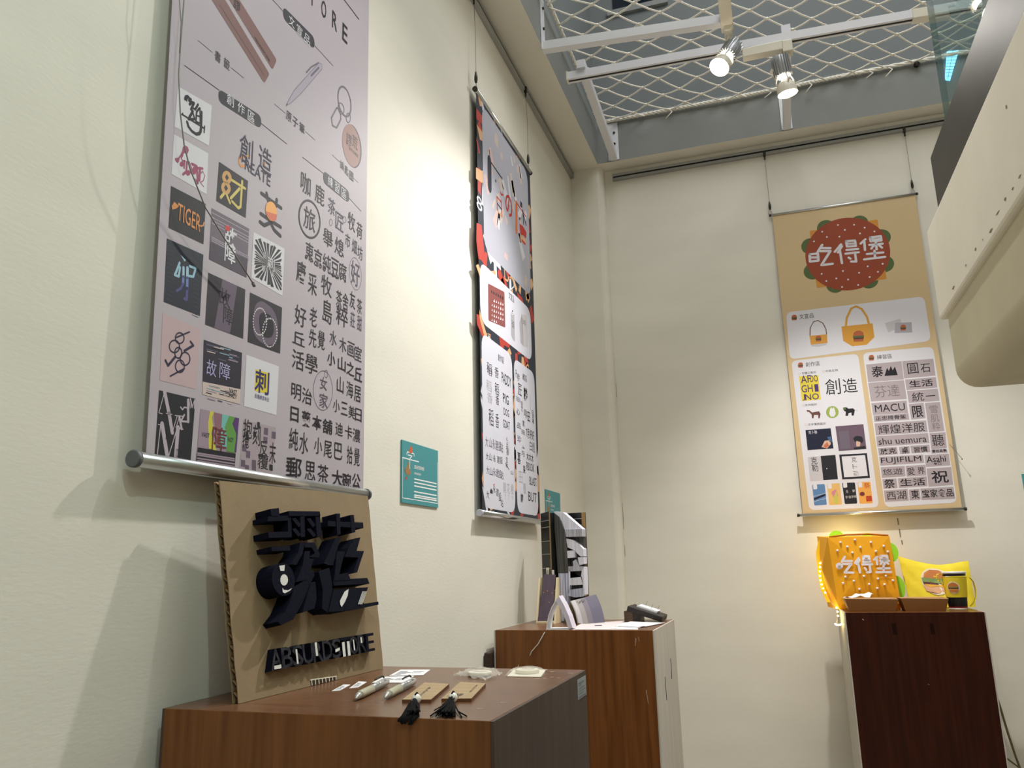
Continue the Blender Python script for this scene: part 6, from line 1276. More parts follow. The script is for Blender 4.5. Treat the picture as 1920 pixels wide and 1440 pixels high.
['P','mango',3,[228.6,123.6,228.9,125.4,229.5,126.8,230.5,127.8,231.9,128.4,233.7,128.5,273.6,127.6,275.4,127.4,276.8,126.8,277.8,125.7,278.4,124.3,278.6,122.5,278.5,42.7,278.3,40.9,277.7,39.5,276.7,38.5,275.3,37.9,273.5,37.7,232.4,37.9,230.6,38.1,229.2,38.7,228.3,39.7,227.7,41.1,227.5,42.9]],
['P','white',4,[52.1,125,52.3,126.4,52.8,127.5,53.6,128.4,54.7,128.8,56.2,129,63.9,129.1,65.4,129,66.5,128.5,67.3,127.8,67.8,126.6,67.9,125.2,67.8,111.7,67.6,110.3,67.1,109.1,66.3,108.2,65.2,107.7,63.8,107.4,55.9,106.7,54.5,106.7,53.4,107.1,52.6,107.9,52.1,108.9,52,110.4]],
['P','white',4,[110.7,124.5,110.9,126,111.4,127.1,112.2,127.9,113.3,128.4,114.8,128.6,122.4,128.7,123.8,128.6,124.9,128.1,125.7,127.3,126.2,126.2,126.3,124.8,126.2,111.4,126,109.9,125.5,108.8,124.7,107.9,123.6,107.3,122.1,107.1,114.4,106.4,113,106.4,111.9,106.8,111.1,107.6,110.6,108.6,110.5,110.1]],
['P','white',4,[171.8,125.6,172,127,172.5,128.1,173.3,128.9,174.5,129.4,175.9,129.6,183.3,129.7,184.8,129.6,185.9,129.1,186.7,128.3,187.1,127.2,187.3,125.8,187.1,112.5,186.9,111.1,186.4,109.9,185.6,109,184.4,108.5,183,108.2,175.5,107.5,174,107.6,172.9,108,172.1,108.7,171.7,109.8,171.5,111.2]],
['P','white',4,[230.9,123.4,231.1,124.9,231.6,126,232.5,126.8,233.6,127.3,235,127.5,242.3,127.6,243.7,127.5,244.8,127,245.6,126.2,246.1,125.1,246.2,123.7,246,110.5,245.8,109.1,245.3,107.9,244.5,107,243.3,106.5,241.9,106.2,234.5,105.5,233.1,105.6,232,106,231.2,106.7,230.7,107.8,230.6,109.2]],
['L','white',4,1.2,0,[48.5,77,101.1,88.9]],
['L','white',4,1.2,0,[50.4,55.5,99.9,67.6]],
['P','night',4,[49.8,70,97.3,86.4,99,78.3,49.9,60.9]],
['P','phpink',4,[122.4,85,121.8,87.1,121.9,89.1,122.5,90.9,123.6,92.6,125.3,94,137,102.1,138.8,103.1,140.3,103.3,141.6,102.9,142.5,101.6,143.1,99.6,147.3,79.1,147.5,77,147.1,75.2,146.1,73.8,144.6,72.7,142.6,72,133.9,70.2,131.7,70,129.9,70.3,128.3,71.2,127,72.6,126.1,74.6]],
['P','phlime',5,[128.6,63,128.5,65.3,128.7,67.6,129.1,69.9,129.8,72.1,130.8,74.3,141.1,94.7,142.1,96.4,142.9,97.2,143.4,97.1,143.8,96,144,94.1,145,47.6,144.8,45.5,144.1,43.8,142.9,42.7,141.2,42.1,139.1,41.9,136.2,42,134.1,42.4,132.3,43.2,131,44.4,130.2,46.1,129.8,48.3]],
['T','pale',4,'生',184.2,91.7,9.8,11.6,0],
['T','pale',4,'夢',209.9,92.5,9.8,11.6,0],
['T','pale',4,'字',180.1,67.5,9.8,11.6,0],
['T','pale',4,'宙',192.5,68,9.8,11.6,0],
['T','pale',4,'字',203.4,68.5,9.8,11.6,0],
['T','pale',4,'夜',213.3,69.1,9.8,11.5,0],
['P','maroon',4,[251.5,77.8,251,75.8,250.1,73.9,248.7,72.3,247,71,245.1,70,242.9,69.4,240.7,69.3,238.6,69.7,236.6,70.4,234.9,71.6,233.5,73,232.5,74.8,232,76.7,232,78.7,232.5,80.7,233.4,82.5,234.7,84.2,236.4,85.5,238.4,86.5,240.5,87,242.7,87.1,244.9,86.8,246.9,86,248.6,84.9,250,83.4,250.9,81.7,251.4,79.7]],
['P','red3',4,[255.2,68.1,276.8,69.2,276.2,47.2,254.7,46.1]],
['T','red3',4,'祭',263.7,112.5,21.9,23.6,0],
['T','mango',4,'櫻',266.2,57.1,14.5,15.6,0],
['P','cell',3,[319.1,632.7,459.6,633.4,458.7,553.5,318.7,554]],
['P','cell',3,[462,633.2,582,631.8,581.2,558.2,461.1,557.1]],
['P','cell',3,[318.4,551.3,459.3,550.1,459.9,467.7,320.5,468.9]],
['P','cell',3,[463.4,552,581.3,551.6,581.6,505.8,463.6,505.7]],
['P','cell',3,[464.7,502.3,582.4,501.4,582.3,449.4,465.5,449.8]],
['P','cell',3,[320.6,461.1,458.2,461.3,457.3,407,322.2,409.9]],
['P','cell',3,[322.9,407.1,458.6,405.8,458.7,378.8,323.7,379.7]],
['P','cell',3,[465,445.5,521.4,446.1,521.2,380.3,466.3,378.2]],
['P','cell',3,[526,444.6,583.1,444,583.6,321.2,526.7,319]],
['P','cell',3,[322.9,373.2,521.4,370.7,521.3,321.5,323.3,321]],
['P','cell',3,[322.9,317.3,521.7,317.2,522,274.8,322.6,272.5]],
['P','cell',3,[527.2,315.8,586.6,315.6,583.5,249.5,526.2,248.2]],
['P','cell',3,[323.9,267.1,396.9,267.5,398.1,237,325.1,234.8]],
['P','cell',3,[405.5,266.9,445,267.4,445,236.6,405.7,236]],
['P','cell',3,[448.9,268.2,520.3,268.6,521,236.9,449.8,236.3]],
['P','cell',3,[524.5,246.2,583,245.9,583.8,230.2,524.8,230.4]],
['P','cell',3,[324.5,229.5,492.5,228.3,492,194.2,325,192.2]],
['P','cell',3,[496.8,225.3,587.4,226.3,587.1,177.9,496.8,176.6]],
['P','cell',3,[325.7,185.8,417.3,185.6,415.4,142.6,325.3,140.8]],
['P','cell',3,[420.6,185.4,495.7,186.1,493.8,141.8,419.9,140.8]],
['P','cell',3,[498.4,170.2,589.4,171,586.7,98,495.8,95.1]],
['P','cell',3,[326.2,135.5,380.2,136.2,379.2,95.9,326.2,95]],
['P','cell',3,[384.9,135.9,494.3,138.2,492.9,97.8,384.9,95.7]],
['P','cell',3,[326.4,88.2,416.6,90.4,415.4,42.3,325.7,41.2]],
['P','cell',3,[420.9,87,460.7,88.1,459.9,43.8,418.8,42.6]],
['P','cell',3,[464.6,89,586.6,90.4,587.5,41.9,463.3,41.6]],
['T','ink',5,'泰',360.2,597.6,45.4,48.8,1],
['P','ink',5,[386,575.5,400,610.4,405.7,595.9,415.7,617.2,420.7,597.2,431.5,612.8,437.7,574.4]],
['T','ink',5,'圓',499.2,597.7,40.9,46.5,0],
['T','ink',5,'石',547.3,594.5,37.2,37,0],
['T','cellgrey',5,'芬達',387.8,508.8,97.6,51.9,0],
['T','ink',5,'生活',522.2,530.4,90.6,29.8,1],
['T','ink',5,'統',503.2,473.7,45.3,38.8,0],
['L','ink',5,4,0,[534.5,473.7,567.9,473.4]],
['T','ink',5,'MACU',390.4,436,116.5,32.5,0],
['T','ink',5,'正忠排骨飯',388.8,393.6,118.6,18.3,1],
['T','ink',5,'限',494.3,410.5,40.4,49.2,1],
['T','cellgrey',5,'雪',555.6,415.1,31,31.9,0],
['T','cellgrey',5,'肌',555.5,377.6,30.9,31.8,0],
['T','cellgrey',5,'粋',555.8,342.9,30.9,31.6,0],
['T','ink',5,'輝煌洋服',423.9,344.8,177.3,38.4,0],
['T','ink',5,'shu uemura',421.5,294,183.9,27.6,0],
['T','ink',5,'聽',555.3,284.7,44.2,48.1,0],
['T','ink',5,'放克',362.5,251.6,62.6,23.9,1],
['T','ink',5,'桌',426.7,251.1,26.2,27.4,1],
['T','ink',5,'習慣',485.8,250.9,52.7,23.1,1],
['T','ink',5,'響岩其集',554.3,241,53.4,12.5,1],
['T','ink',5,'FUJIFILM',406.7,209.9,153.4,29.4,0],
['T','ink',5,'Asahi',538.1,207,72,25.9,1],
['T','ink',5,'辛口',540.4,187.5,27.8,11.4,1],
['T','ink2',5,'悠遊',369,164.7,76.5,26.2,0],
['T','ink',5,'愛',438.2,162.3,28.3,30.2,0],
['T','ink',5,'界',476.1,162.2,25.8,29,0],
['T','ink',5,'祝',542.7,133.9,62.3,51.3,1],
['T','ink',5,'祭',351.3,115.7,40.2,37.5,1],
['T','ink',5,'生活',438.7,117.3,94.1,30,1],
['T','ink',5,'西湖',371.7,66.6,73.6,35.2,0],
['T','ink',5,'東',442,66.8,29,34.9,1],
['T','ink',5,'宝家食品',526,67.8,114.3,32.6,1]]
# ---------------------------------------------------------------- the room
ROOM_X, ROOM_Y0 = 3.3, -2.6
mb = MB().m('floor_tile'); mb.box((-.2, ROOM_Y0, -.1), (ROOM_X, 3.9, 0)); struct('floor', mb)
mb = MB().m('cream_wall'); mb.box((-.2, ROOM_Y0, 0), (0, 3.9, 3.22)); struct('wall_left', mb)
mb = MB().m('cream_wall'); mb.box((0, 3.70, 0), (ROOM_X, 3.9, 3.22)); mb.m('crack')
for x, z, h in ((1.312, 1.405, .03), (1.3135, 1.355, .035), (1.317, 1.325, .02)): mb.face([(x, 3.6993, z), (x+.004, 3.6993, z+.004), (x+.0035, 3.6993, z+h), (x-.001, 3.6993, z+h)])
struct('wall_back', mb)
mb = MB().m('cream_wall'); mb.box((ROOM_X, ROOM_Y0, 0), (ROOM_X+.2, 3.9, 3.22)); struct('wall_right', mb)
mb = MB().m('cream_wall'); mb.box((-.2, ROOM_Y0-.2, 0), (ROOM_X+.2, ROOM_Y0, 3.22)); struct('wall_front', mb)
mb = MB().m('cream_wall')
ol = [(0, 3.632), (.135, 3.632), (.148, 3.637), (.157, 3.648), (.162, 3.662), (.163, 3.70), (0, 3.70)]
mb.prism(ol, lambda x, y: (x, y, 0), lambda x, y: (x, y, 3.22)); mb.m('crack')
for z0, z1, x in ((1.43, 1.55, .1638), (1.31, 1.36, .1640), (2.05, 2.12, .1637)):
    mb.tube([(x, 3.699, z0), (x+.0008, 3.699, (z0+z1)/2), (x-.0004, 3.699, z1)], .0008, 5)
struct('column', mb)
# ring beam round the opening above: cream underside, grey paint on its inner face, shaft walls above it
def beam(name, lo, hi, inner):
    mb = MB().m('cream_wall'); mb.box(lo, hi); mb.m('grey_beam'); gi = mb.cur
    for f in mb.bm.faces:
        c = f.calc_center_median()
        if inner(c): f.material_index = gi
    struct(name, mb)
beam('trim_1', (-.2, ROOM_Y0, 3.22), (.148, 3.9, 3.46), lambda c: c.x > .147 or c.z > 3.45)
beam('trim_2', (.148, 3.603, 3.22), (ROOM_X+.2, 3.9, 3.46), lambda c: c.y < 3.61 or c.z > 3.45)
mb = MB().m('grey_upper'); mb.box((-.2, -.1, 3.46), (.148, 3.9, 5.6)); mb.box((.148, 3.603, 3.46), (ROOM_X+.2, 3.9, 5.6)); mb.box((ROOM_X, -.1, 3.46), (ROOM_X+.2, 3.603, 5.6)); mb.box((.148, -.1, 3.46), (ROOM_X, .1, 5.6))
struct('wall_upper', mb)
mb = MB().m('grey_upper'); mb.box((-.2, -.1, 5.6), (ROOM_X+.2, 3.9, 5.8)); struct('ceiling_upper', mb)
mb = MB().m('cream_wall'); mb.box((.148, ROOM_Y0-.2, 3.22), (ROOM_X+.2, .1, 3.46)); struct('ceiling', mb)
mb = MB().m('cream_wall'); mb.box((2.6, .1, 3.22), (ROOM_X+.2, 3.603, 3.46)); struct('ceiling_right', mb)  # rest of the ceiling, right of the opening
mb = MB().m('window_glass_dark'); mb.box((.27, 3.597, 4.06), (.52, 3.602, 4.40)); mb.m('grey_beam'); mb.box((.24, 3.585, 4.03), (.55, 3.603, 4.058)); mb.box((.38, 3.592, 4.06), (.40, 3.603, 4.40)); struct('window_1', mb)
# ---------------------------------------------------------------- landing slab with glass balustrade
t = thing('landing_slab', 'cream plastered landing slab jutting in from the right, above the brown pedestal with the burger bag', 'landing', (1.9, .6, 1.6))
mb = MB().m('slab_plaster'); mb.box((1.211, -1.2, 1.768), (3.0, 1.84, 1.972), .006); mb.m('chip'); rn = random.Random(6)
for y in (.98, 1.02, 1.1, 1.16, 1.19, 1.23, 1.27, 1.31, 1.36, 1.42, 1.47, 1.55, 1.66):
    z = 1.781+rn.uniform(0, .016); l = rn.uniform(.008, .03); h = rn.uniform(.001, .0035); mb.face([(1.2107, y, z), (1.2107, y+l*.5, z-h), (1.2107, y+l, z+h*.6), (1.2107, y+l*.45, z+h)])
mb.face([(1.2107, 1.20, 1.90), (1.2107, 1.206, 1.902), (1.2107, 1.205, 1.907), (1.2107, 1.199, 1.905)]); mb.build('upper_band', t)
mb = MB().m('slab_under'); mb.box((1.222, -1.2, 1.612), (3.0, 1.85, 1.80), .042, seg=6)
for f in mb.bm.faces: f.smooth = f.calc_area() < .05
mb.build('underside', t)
t = thing('glass_balustrade', 'greenish glass balustrade in a steel shoe on the landing edge', 'balustrade', (1.23, .3, 1.972))
mb = MB().m('steel'); mb.box((1.214, -1.0, 1.972), (1.224, 1.715, 2.085), .001); mb.m('steel'); mb.box((1.25, -1.0, 1.972), (1.26, 1.715, 2.085), .001); mb.build('steel_shoe', t)
mb = MB().m('glass'); mb.box((1.229, -1.0, 1.98), (1.241, 1.62, 2.98)); mb.m('glass_edge'); ei = mb.cur
for f in mb.bm.faces:
    if abs(f.calc_center_median().y-1.31) > 1.2 or f.calc_center_median().y > 1.6: f.material_index = ei
mb.build('glass_pane', t)
# ---------------------------------------------------------------- rails, wires and banners
def rail(label, a, b, axis):
    t = thing('picture_rail', label, 'rail', a, 'picture hanging rails')
    a, b = V(a), V(b); d = (b-a)
    out = V((1, 0, 0)) if axis == 'y' else V((0, -1, 0))
    mb = MB().m('alu_dark')
    def bar(o0, o1, z0, z1):
        p = [a+out*o0+V((0, 0, z0)), a+out*o1+V((0, 0, z0)), a+out*o1+V((0, 0, z1)), a+out*o0+V((0, 0, z1))]
        mb.prism([(i, 0) for i in range(4)], lambda i, _: p[int(i)], lambda i, _: p[int(i)]+d)
    bar(0, .004, 0, .034); bar(.004, .018, .026, .034); bar(.004, .018, 0, .006); bar(.014, .018, .006, .012); bar(.014, .018, .020, .026)
    mb.build('channel', t); mb = MB().m('rail_slot'); bar(.0042, .006, .006, .026); mb.build('slot', t)
rail('grey aluminium picture rail along the left wall above the two long banners', (.0, -2.5, 3.180), (.0, 3.628, 3.180), 'y')
rail('grey aluminium picture rail along the back wall above the burger banner', (.205, 3.70, 3.160), (3.25, 3.70, 3.160), 'x')
def wire(label, top, bot, out):
    top, bot, out = V(top), V(bot), V(out); t = thing('hanging_wire', label, 'wire', bot, 'banner hanging wires')
    side = V((0, 0, 1)).cross(out)
    mb = MB().m('metal_dark'); mb.box(top-V((.006, .006, .012)), top+V((.006, .006, .014)), .002); mb.tube([top-V((0, 0, .012)), top-V((0, 0, .03))], .0035); mb.build('slider_clip', t)
    g = bot+V((0, 0, .062))
    mb = MB().m('cable_metal'); mb.tube([top-V((0, 0, .028)), (top+g)/2+out*.002, g], .0009, 6); mb.build('cable', t)
    mb = MB().m('metal_dark'); mb.tube([g+V((0, 0, .003)), g, g-V((0, 0, .014)), g-V((0, 0, .03)), g-V((0, 0, .034)), g-V((0, 0, .038))], [.0015, .003, .0055, .006, .0045, .0045], 10); mb.build('gripper', t)
    mb = MB().m('alu_dark'); h0 = g-V((0, 0, .036)); mb.tube([h0, h0-V((0, 0, .012))+side*.004, bot+side*.007+V((0, 0, .004)), bot-V((0, 0, .006)), bot-side*.006+V((0, 0, .002)), bot-side*.009+V((0, 0, .008))], .0017, 6); mb.build('hook', t)
def banner(label, art_items, fabric, P, U, N, W, H, rod_r, tr=.008, fn=None, shear=(0, 0), extra=None):
    "P: lower left corner of the sheet, U: direction to the right, N: out of the wall"
    P, U, N = V(P), V(U), V(N); Z = V((0, 0, 1))
    t = thing('hanging_banner', label, 'banner', P+U*W/2)
    warp = fn or (lambda u, v: 0)
    pt = lambda u, v, h: P+U*(u/1000)+Z*(v/1000)+N*(warp(u, v)+h/1000)
    mb = MB().m(fabric); nu, nv = 12, 24
    for back in (0, 1):
        mb.grid([[pt(shear[0]*j/nv*(1-i/nu)+shear[1]*j/nv*i/nu+W*1000*i/nu, H*1000*j/nv, -.9*back) for i in range(nu+1)] for j in range(nv+1)])
    mb.build('fabric', t, normals=False)
    mb = MB(); art(mb, art_items, lambda u, v, h: pt(u, v, h+.15)); mb.build('print', t, normals=False)
    for nm, z, r, e in (('bottom_rod', -.004, rod_r, .018), ('top_rod', H*1000, tr, .008)):
        du = 0 if z < 0 else (shear[0]+shear[1])/2
        a = pt(du-e*1000, z, 0); b = pt(du+W*1000+e*1000*.55, z, 0)
        mb = MB().m('alu'); mb.tube([a, b], r, 20); rod = mb.build(nm, t)
        d = (b-a).normalized()
        for p, s in ((a, -1), (b, 1)):
            mb = MB().m('plastic_grey' if rod_r > .01 and nm == 'bottom_rod' else 'plastic_lilac' if nm == 'bottom_rod' and fabric == 'fabric2' else 'metal_dark')
            mb.tube([p-d*s*.001, p+d*s*.006, p+d*s*.007], [r*1.12, r*1.12, r*.98], 20); mb.build('end_cap', rod)
    return t
W1, H1, V1 = .6173, 1.40, 1.433
b1fn = lambda u, v: (1-min(1, max(0, u/617)))*(.026*(1-v/1420)+.012*v/1420)+min(1, max(0, u/617))*.025
banner('lilac banner of black lettering logos hanging over the cardboard sign', ART_ONE, 'fabric1', (0, .8844, V1), (0, 1, 0), (1, 0, 0), W1, H1, .0108, fn=b1fn, shear=(-24, -18))
banner('narrow looking dark banner with confetti shapes and four white panels, nearer the corner', ART_TWO, 'fabric2', (.02, 2.2288, 1.4317), (0, 1, 0), (1, 0, 0), .6047, 1.3917, .0095)
banner('tan burger banner with white panels on the back wall above the burger bag', ART_THREE, 'fabric3', (.9448, 3.668, 1.4607), (1, 0, 0), (0, -1, 0), .6064, 1.3887, .0065, .0055, fn=lambda u, v: -.02*v/1389)
wire('thin wire at the left end of the dark confetti banner', (.018, 2.225, 3.183), (.021, 2.226, 2.828), (1, 0, 0))
wire('thin wire at the right end of the dark confetti banner', (.018, 2.815, 3.183), (.021, 2.813, 2.828), (1, 0, 0))
wire('thin wire at the left end of the tan burger banner', (.937, 3.684, 3.163), (.9375, 3.687, 2.855), (0, -1, 0))
wire('thin wire at the right end of the tan burger banner', (1.544, 3.684, 3.163), (1.5445, 3.687, 2.855), (0, -1, 0))
mb = MB().m('cable_metal')
c1 = [(.05, .863, 2.55), (.05, .863, 2.151), (.05, .863, 2.071), (.05, .864, 2.013), (.05, .873, 1.956), (.05, .886, 1.909), (.05, .902, 1.877), (.05, .941, 1.831), (.05, .991, 1.798), (.045, 1.073, 1.753)]
mb.tube(c1, .0011, 6); mb.tube([c1[-1], (.044, 1.079, 1.7495)], .0028, 8); mb.tube([(.05, .85, 2.55), (.05, .852, 2.143), (.05, .861, 2.1), (.05, .8625, 2.05)], .0009, 6)
t = mb.build('loose_wire', origin=(.05, .863, 2.55)); tag(t, 'loose thin wire dangling in front of the lilac banner', 'wire')
mb = MB().m('cable_metal'); mb.tube([(1.540, 3.672, 1.727), (1.548, 3.667, 1.713), (1.576, 3.66, 1.662)], .0009, 6); mb.ball((1.576, 3.66, 1.661), .003)
t = mb.build('wire_end', origin=(1.545, 3.66, 1.719)); tag(t, 'short wire end poking out behind the right edge of the tan banner', 'wire')
# ---------------------------------------------------------------- teal placards
def placard():
    t = thing('wall_placard', 'teal placard on the left wall between the two hanging banners', 'sign', (.0, 1.727, 1.4315), 'teal exhibit placards')
    mb = MB().m('teal_card'); mb.box((.0005, 1.727, 1.4315), (.0035, 1.943, 1.5815)); mb.build('card', t)
    it = [['L', 'sign_white', 1, 1.8, 0, [4, 106, 4, 11, 212, 11, 212, 118]], ['L', 'sign_white', 1, 2.6, 0, [3, 107, 95, 107]],
          ['L', 'sign_white', 1, 2.6, 0, [26, 118, 29, 124, 66, 124, 69, 118]], ['L', 'sign_white', 1, 2.6, 0, [33, 117, 56, 117, 44, 110, 44, 84]],
          ['P', 'sign_orange', 2, [42, 122, 38, 128, 46, 138, 52, 142, 58, 134, 56, 124]], ['P', 'sign_brown', 2, [30, 104, 34, 96, 40, 100, 42, 92, 44, 80, 40, 72, 34, 66, 26, 68, 20, 76, 22, 86, 32, 92]],
          ['P', 'sign_orange', 3, [40, 84, 46, 80, 46, 72, 40, 70]], ['P', 'sign_red', 2, [18, 58, 26, 64, 30, 62, 22, 54]], ['L', 'sign_red', 2, 2, 0, [12, 82, 22, 72]]]
    for u0, v, h, n in ((70, 92, 9, 5), (70, 76, 5, 6)):
        for k in range(n):
            x = u0+k*(h*1.3)
            it += [['L', 'sign_white', 2, h*.13, 0, [x, v+h*.4, x+h, v+h*.4, x+h, v-h*.4, x, v-h*.4, x, v+h*.4]], ['L', 'sign_white', 2, h*.13, 0, [x, v, x+h, v]], ['L', 'sign_white', 2, h*.13, 0, [x+h/2, v-h*.4, x+h/2, v+h*.5]]]
    rnd = random.Random(2)
    for v in (62, 53.5, 45, 31, 22.5, 14.8+3):
        x = 70
        while x < 200:
            l = rnd.uniform(6, 26); it.append(['L', 'sign_white', 2, 3.2, 0, [x, v, min(204, x+l), v]]); x += l+rnd.uniform(1.2, 3)
    mb = MB(); art(mb, it, lambda u, v, h: (.0036+h/1000, 1.727+u/1000, 1.4315+v/1000)); mb.build('print', t, normals=False)
    return t
pl = placard()
dup(pl, (0, 2.972, 1.413), 'teal placard on the left wall behind the black carved book')
dup(pl, (1.787, 3.70, 1.441), 'teal placard on the back wall, cut by the right picture edge', -math.pi/2)
# ---------------------------------------------------------------- pedestals
def pedestal(label, x0, x1, y0, y1, z, side, body, marks=(), top='wood_top'):
    t = thing('display_pedestal', label, 'pedestal', ((x0+x1)/2, (y0+y1)/2, 0), 'veneered display pedestals')
    mb = MB().m(body); mb.box((x0+.004, y0, 0), (x1-.004, y1, z), .0012); mb.m(top); ti = mb.cur; mb.m('wood_deep')
    for f in mb.bm.faces:
        if f.calc_center_median().z > z-.0002: f.material_index = ti
    mb.m('scratch')
    for (a, b, wd) in marks:
        a, b = V(a), V(b); d = (b-a).normalized(); n = V((d.y, -d.x, 0)) if abs(d.z) < .3 else V((1, 0, 0))
        mb.face([a+n*wd, a-n*wd, b-n*wd*.5, b+n*wd*.5])
    mb.build('body', t, normals=False)
    for xa, xb in ((x0, x0+.004), (x1-.004, x1)):
        mb = MB().m(side); mb.box((xa, y0+.0006, 0), (xb, y1, z-.0006)); mb.build('side_panel', t)
    return t
R = random.Random(4)
mk = []
for k in range(9):
    x, y = R.uniform(.44, .495), R.uniform(1.30, 1.40); mk.append(((x, y, 1.1003), (x+.006, y+.003, 1.1003), .0012))
for x, y in ((.455, 1.03), (.47, 1.08), (.42, 1.30), (.30, 1.24)): mk.append(((x, y, 1.1003), (x+.008, y+.003, 1.1003), .001))
P1 = pedestal('reddish wooden pedestal holding the cardboard sign, pens and bookmarks, nearest to the viewer', .022, .505, .955, 1.430, 1.10, 'wood_side', 'wood', mk)
mb = MB().m('label_film'); mb.box((.5051, 1.366, 1.060), (.5056, 1.426, 1.0915)); mb.m('print_grey')
for i, (l, h) in enumerate(((.04, .004), (.02, .002), (.045, .002), (.05, .002), (.036, .002), (.05, .006))):
    z = 1.086-i*.0043; mb.face([(.5058, 1.371, z), (.5058, 1.371+l, z), (.5058, 1.371+l, z-h*.6), (.5058, 1.371, z-h*.6)])
mb.build('property_sticker', P1)
mk = [((.095, 2.3085, 1.0), (.09, 2.3085, .985), .0009), ((.44, 2.3085, 1.075), (.437, 2.3085, 1.055), .0009), ((.447, 2.3085, 1.078), (.449, 2.3085, 1.066), .0006), ((.46, 2.3085, .94), (.464, 2.3085, .905), .0008), ((.2, 2.3085, .93), (.196, 2.3085, .925), .001)]
P2 = pedestal('reddish wooden pedestal with grey painted side holding the carved book, in the corner', .021, .491, 2.309, 2.745, 1.096, 'painted_side', 'wood', mk)
for pth in (((.46, 2.46, .955), (.46, 2.463, .91), (.46, 2.465, .89)), ((.46, 2.60, .99), (.46, 2.605, .97), (.46, 2.60, .93))): mb = MB().m('ink_black'); mb.tube([(.4913, p[1], p[2]) for p in pth], .0012, 5); mb.build('pencil_mark', P2)
mk = [((1.09, 3.1285, 1.07), (1.094, 3.1285, 1.066), .002), ((1.27, 3.1285, .86), (1.274, 3.1285, .858), .0015)]
P3 = pedestal('dark brown pedestal holding the orange burger bag, against the back wall', 1.033, 1.473, 3.129, 3.585, 1.092, 'painted_side', 'wood_dark', mk, 'wood')
mb = MB().m('wood_stain'); mb.face([(1.182, 3.1286, 1.02), (1.196, 3.1286, 1.02), (1.194, 3.1286, 1.056), (1.180, 3.1286, 1.056)]); mb.build('dark_patch', P3)
mb = MB().m('wood_stain'); mb.face([(1.300, 3.1286, 1.02), (1.313, 3.1286, 1.02), (1.311, 3.1286, 1.056), (1.298, 3.1286, 1.056)]); mb.build('dark_patch', P3)
mb = MB().m('wood_deep'); mb.box((.002, 2.272, 0), (.0195, 2.64, 1.036), .004); t = mb.build('wooden_plank', origin=(.01, 2.45, 0)); tag(t, 'dark upright wooden plank wedged between the left wall and the corner pedestal', 'plank')
# ---------------------------------------------------------------- cardboard sign with foam lettering
BO = V((.109, 1.004, 1.1005)); BS = V((.05603427, .99842885, 0)); BT = V((-.176118, .00988417, .98431944)); BN = V((.98277292, -.05515562, .17639514)); BW, BH = .3926, .3195
def bpt(s, t_, h=0):
    wv = .018*min(1, max(0, s/392.6))*min(1, max(0, t_/317)); return BO+BS*(s/1000)+BT*(t_/1000)+BN*(wv+h)
CS = thing('cardboard_sign', 'square corrugated cardboard sign with navy foam characters, leaning at the left wall', 'sign', BO+BS*.196)
TH = .0105
mb = MB().m('cardboard')
jag = [0, .9, -.4, .6, -.8, .3, .9, -.5, .2, -.9, .5, .8, -.3]
for h0 in (0, -TH+.0012):
    g0 = [[bpt(BW*1000*i/12+(jag[j] if i in (0, 12) else 0), BH*1000*j/12, h0) for i in range(13)] for j in range(13)]
    g1 = [[bpt(BW*1000*i/12+(jag[j] if i in (0, 12) else 0), BH*1000*j/12, h0-.0012) for i in range(13)] for j in range(13)]
    mb.grid(g0); mb.grid([r[::-1] for r in g1])
    for j in range(12):
        for i in (0, 12): mb.face([g0[j][i], g0[j+1][i], g1[j+1][i], g1[j][i]])
    for i in range(12):
        for j in (0, 12): mb.face([g0[j][i], g0[j][i+1], g1[j][i+1], g1[j][i]])
mb.build('panel', CS)
mb = MB().m('cardboard_core'); nz = 40
for s0, s1 in ((.6, BW*1000-.6),):
    prev = None
    for k in range(nz+1):
        h = -.0013-(TH-.0036)*(.5+.5*math.cos(k*math.pi)); t_ = BH*1000*k/nz
        cur = [bpt(s0, t_, h), bpt(s1, t_, h)]
        if prev: mb.face([prev[0], prev[1], cur[1], cur[0]])
        prev = cur
mb.m('flute_shade'); mb.grid([[bpt(7, BH*1000*j/6, -.0013), bpt(7, BH*1000*j/6, -TH+.0013)] for j in range(7)])  # dark sheet inside the flutes, painting the shade of their hollows
mb.build('fluted_core', CS)
mb = MB().m('flute_shade'); mb.face([bpt(*p, .0003) for p in ((169, 9), (241, 5), (241, .2), (169, .2))]); mb.m('paper_warm')  # hollows bared by the tear, their shade drawn as a dark patch
for k in range(8):
    a = 171+k*9.6; mb.face([bpt(a, 8.4-(k*.4), .0006), bpt(a+2, 8.2-(k*.4), .0006), bpt(a+2, .3, .0006), bpt(a, .3, .0006)])
mb.face([bpt(*p, .0007) for p in ((168, 10.2), (242, 6.2), (242, 4.8), (168, 8.4))]); mb.build('torn_edge', CS)
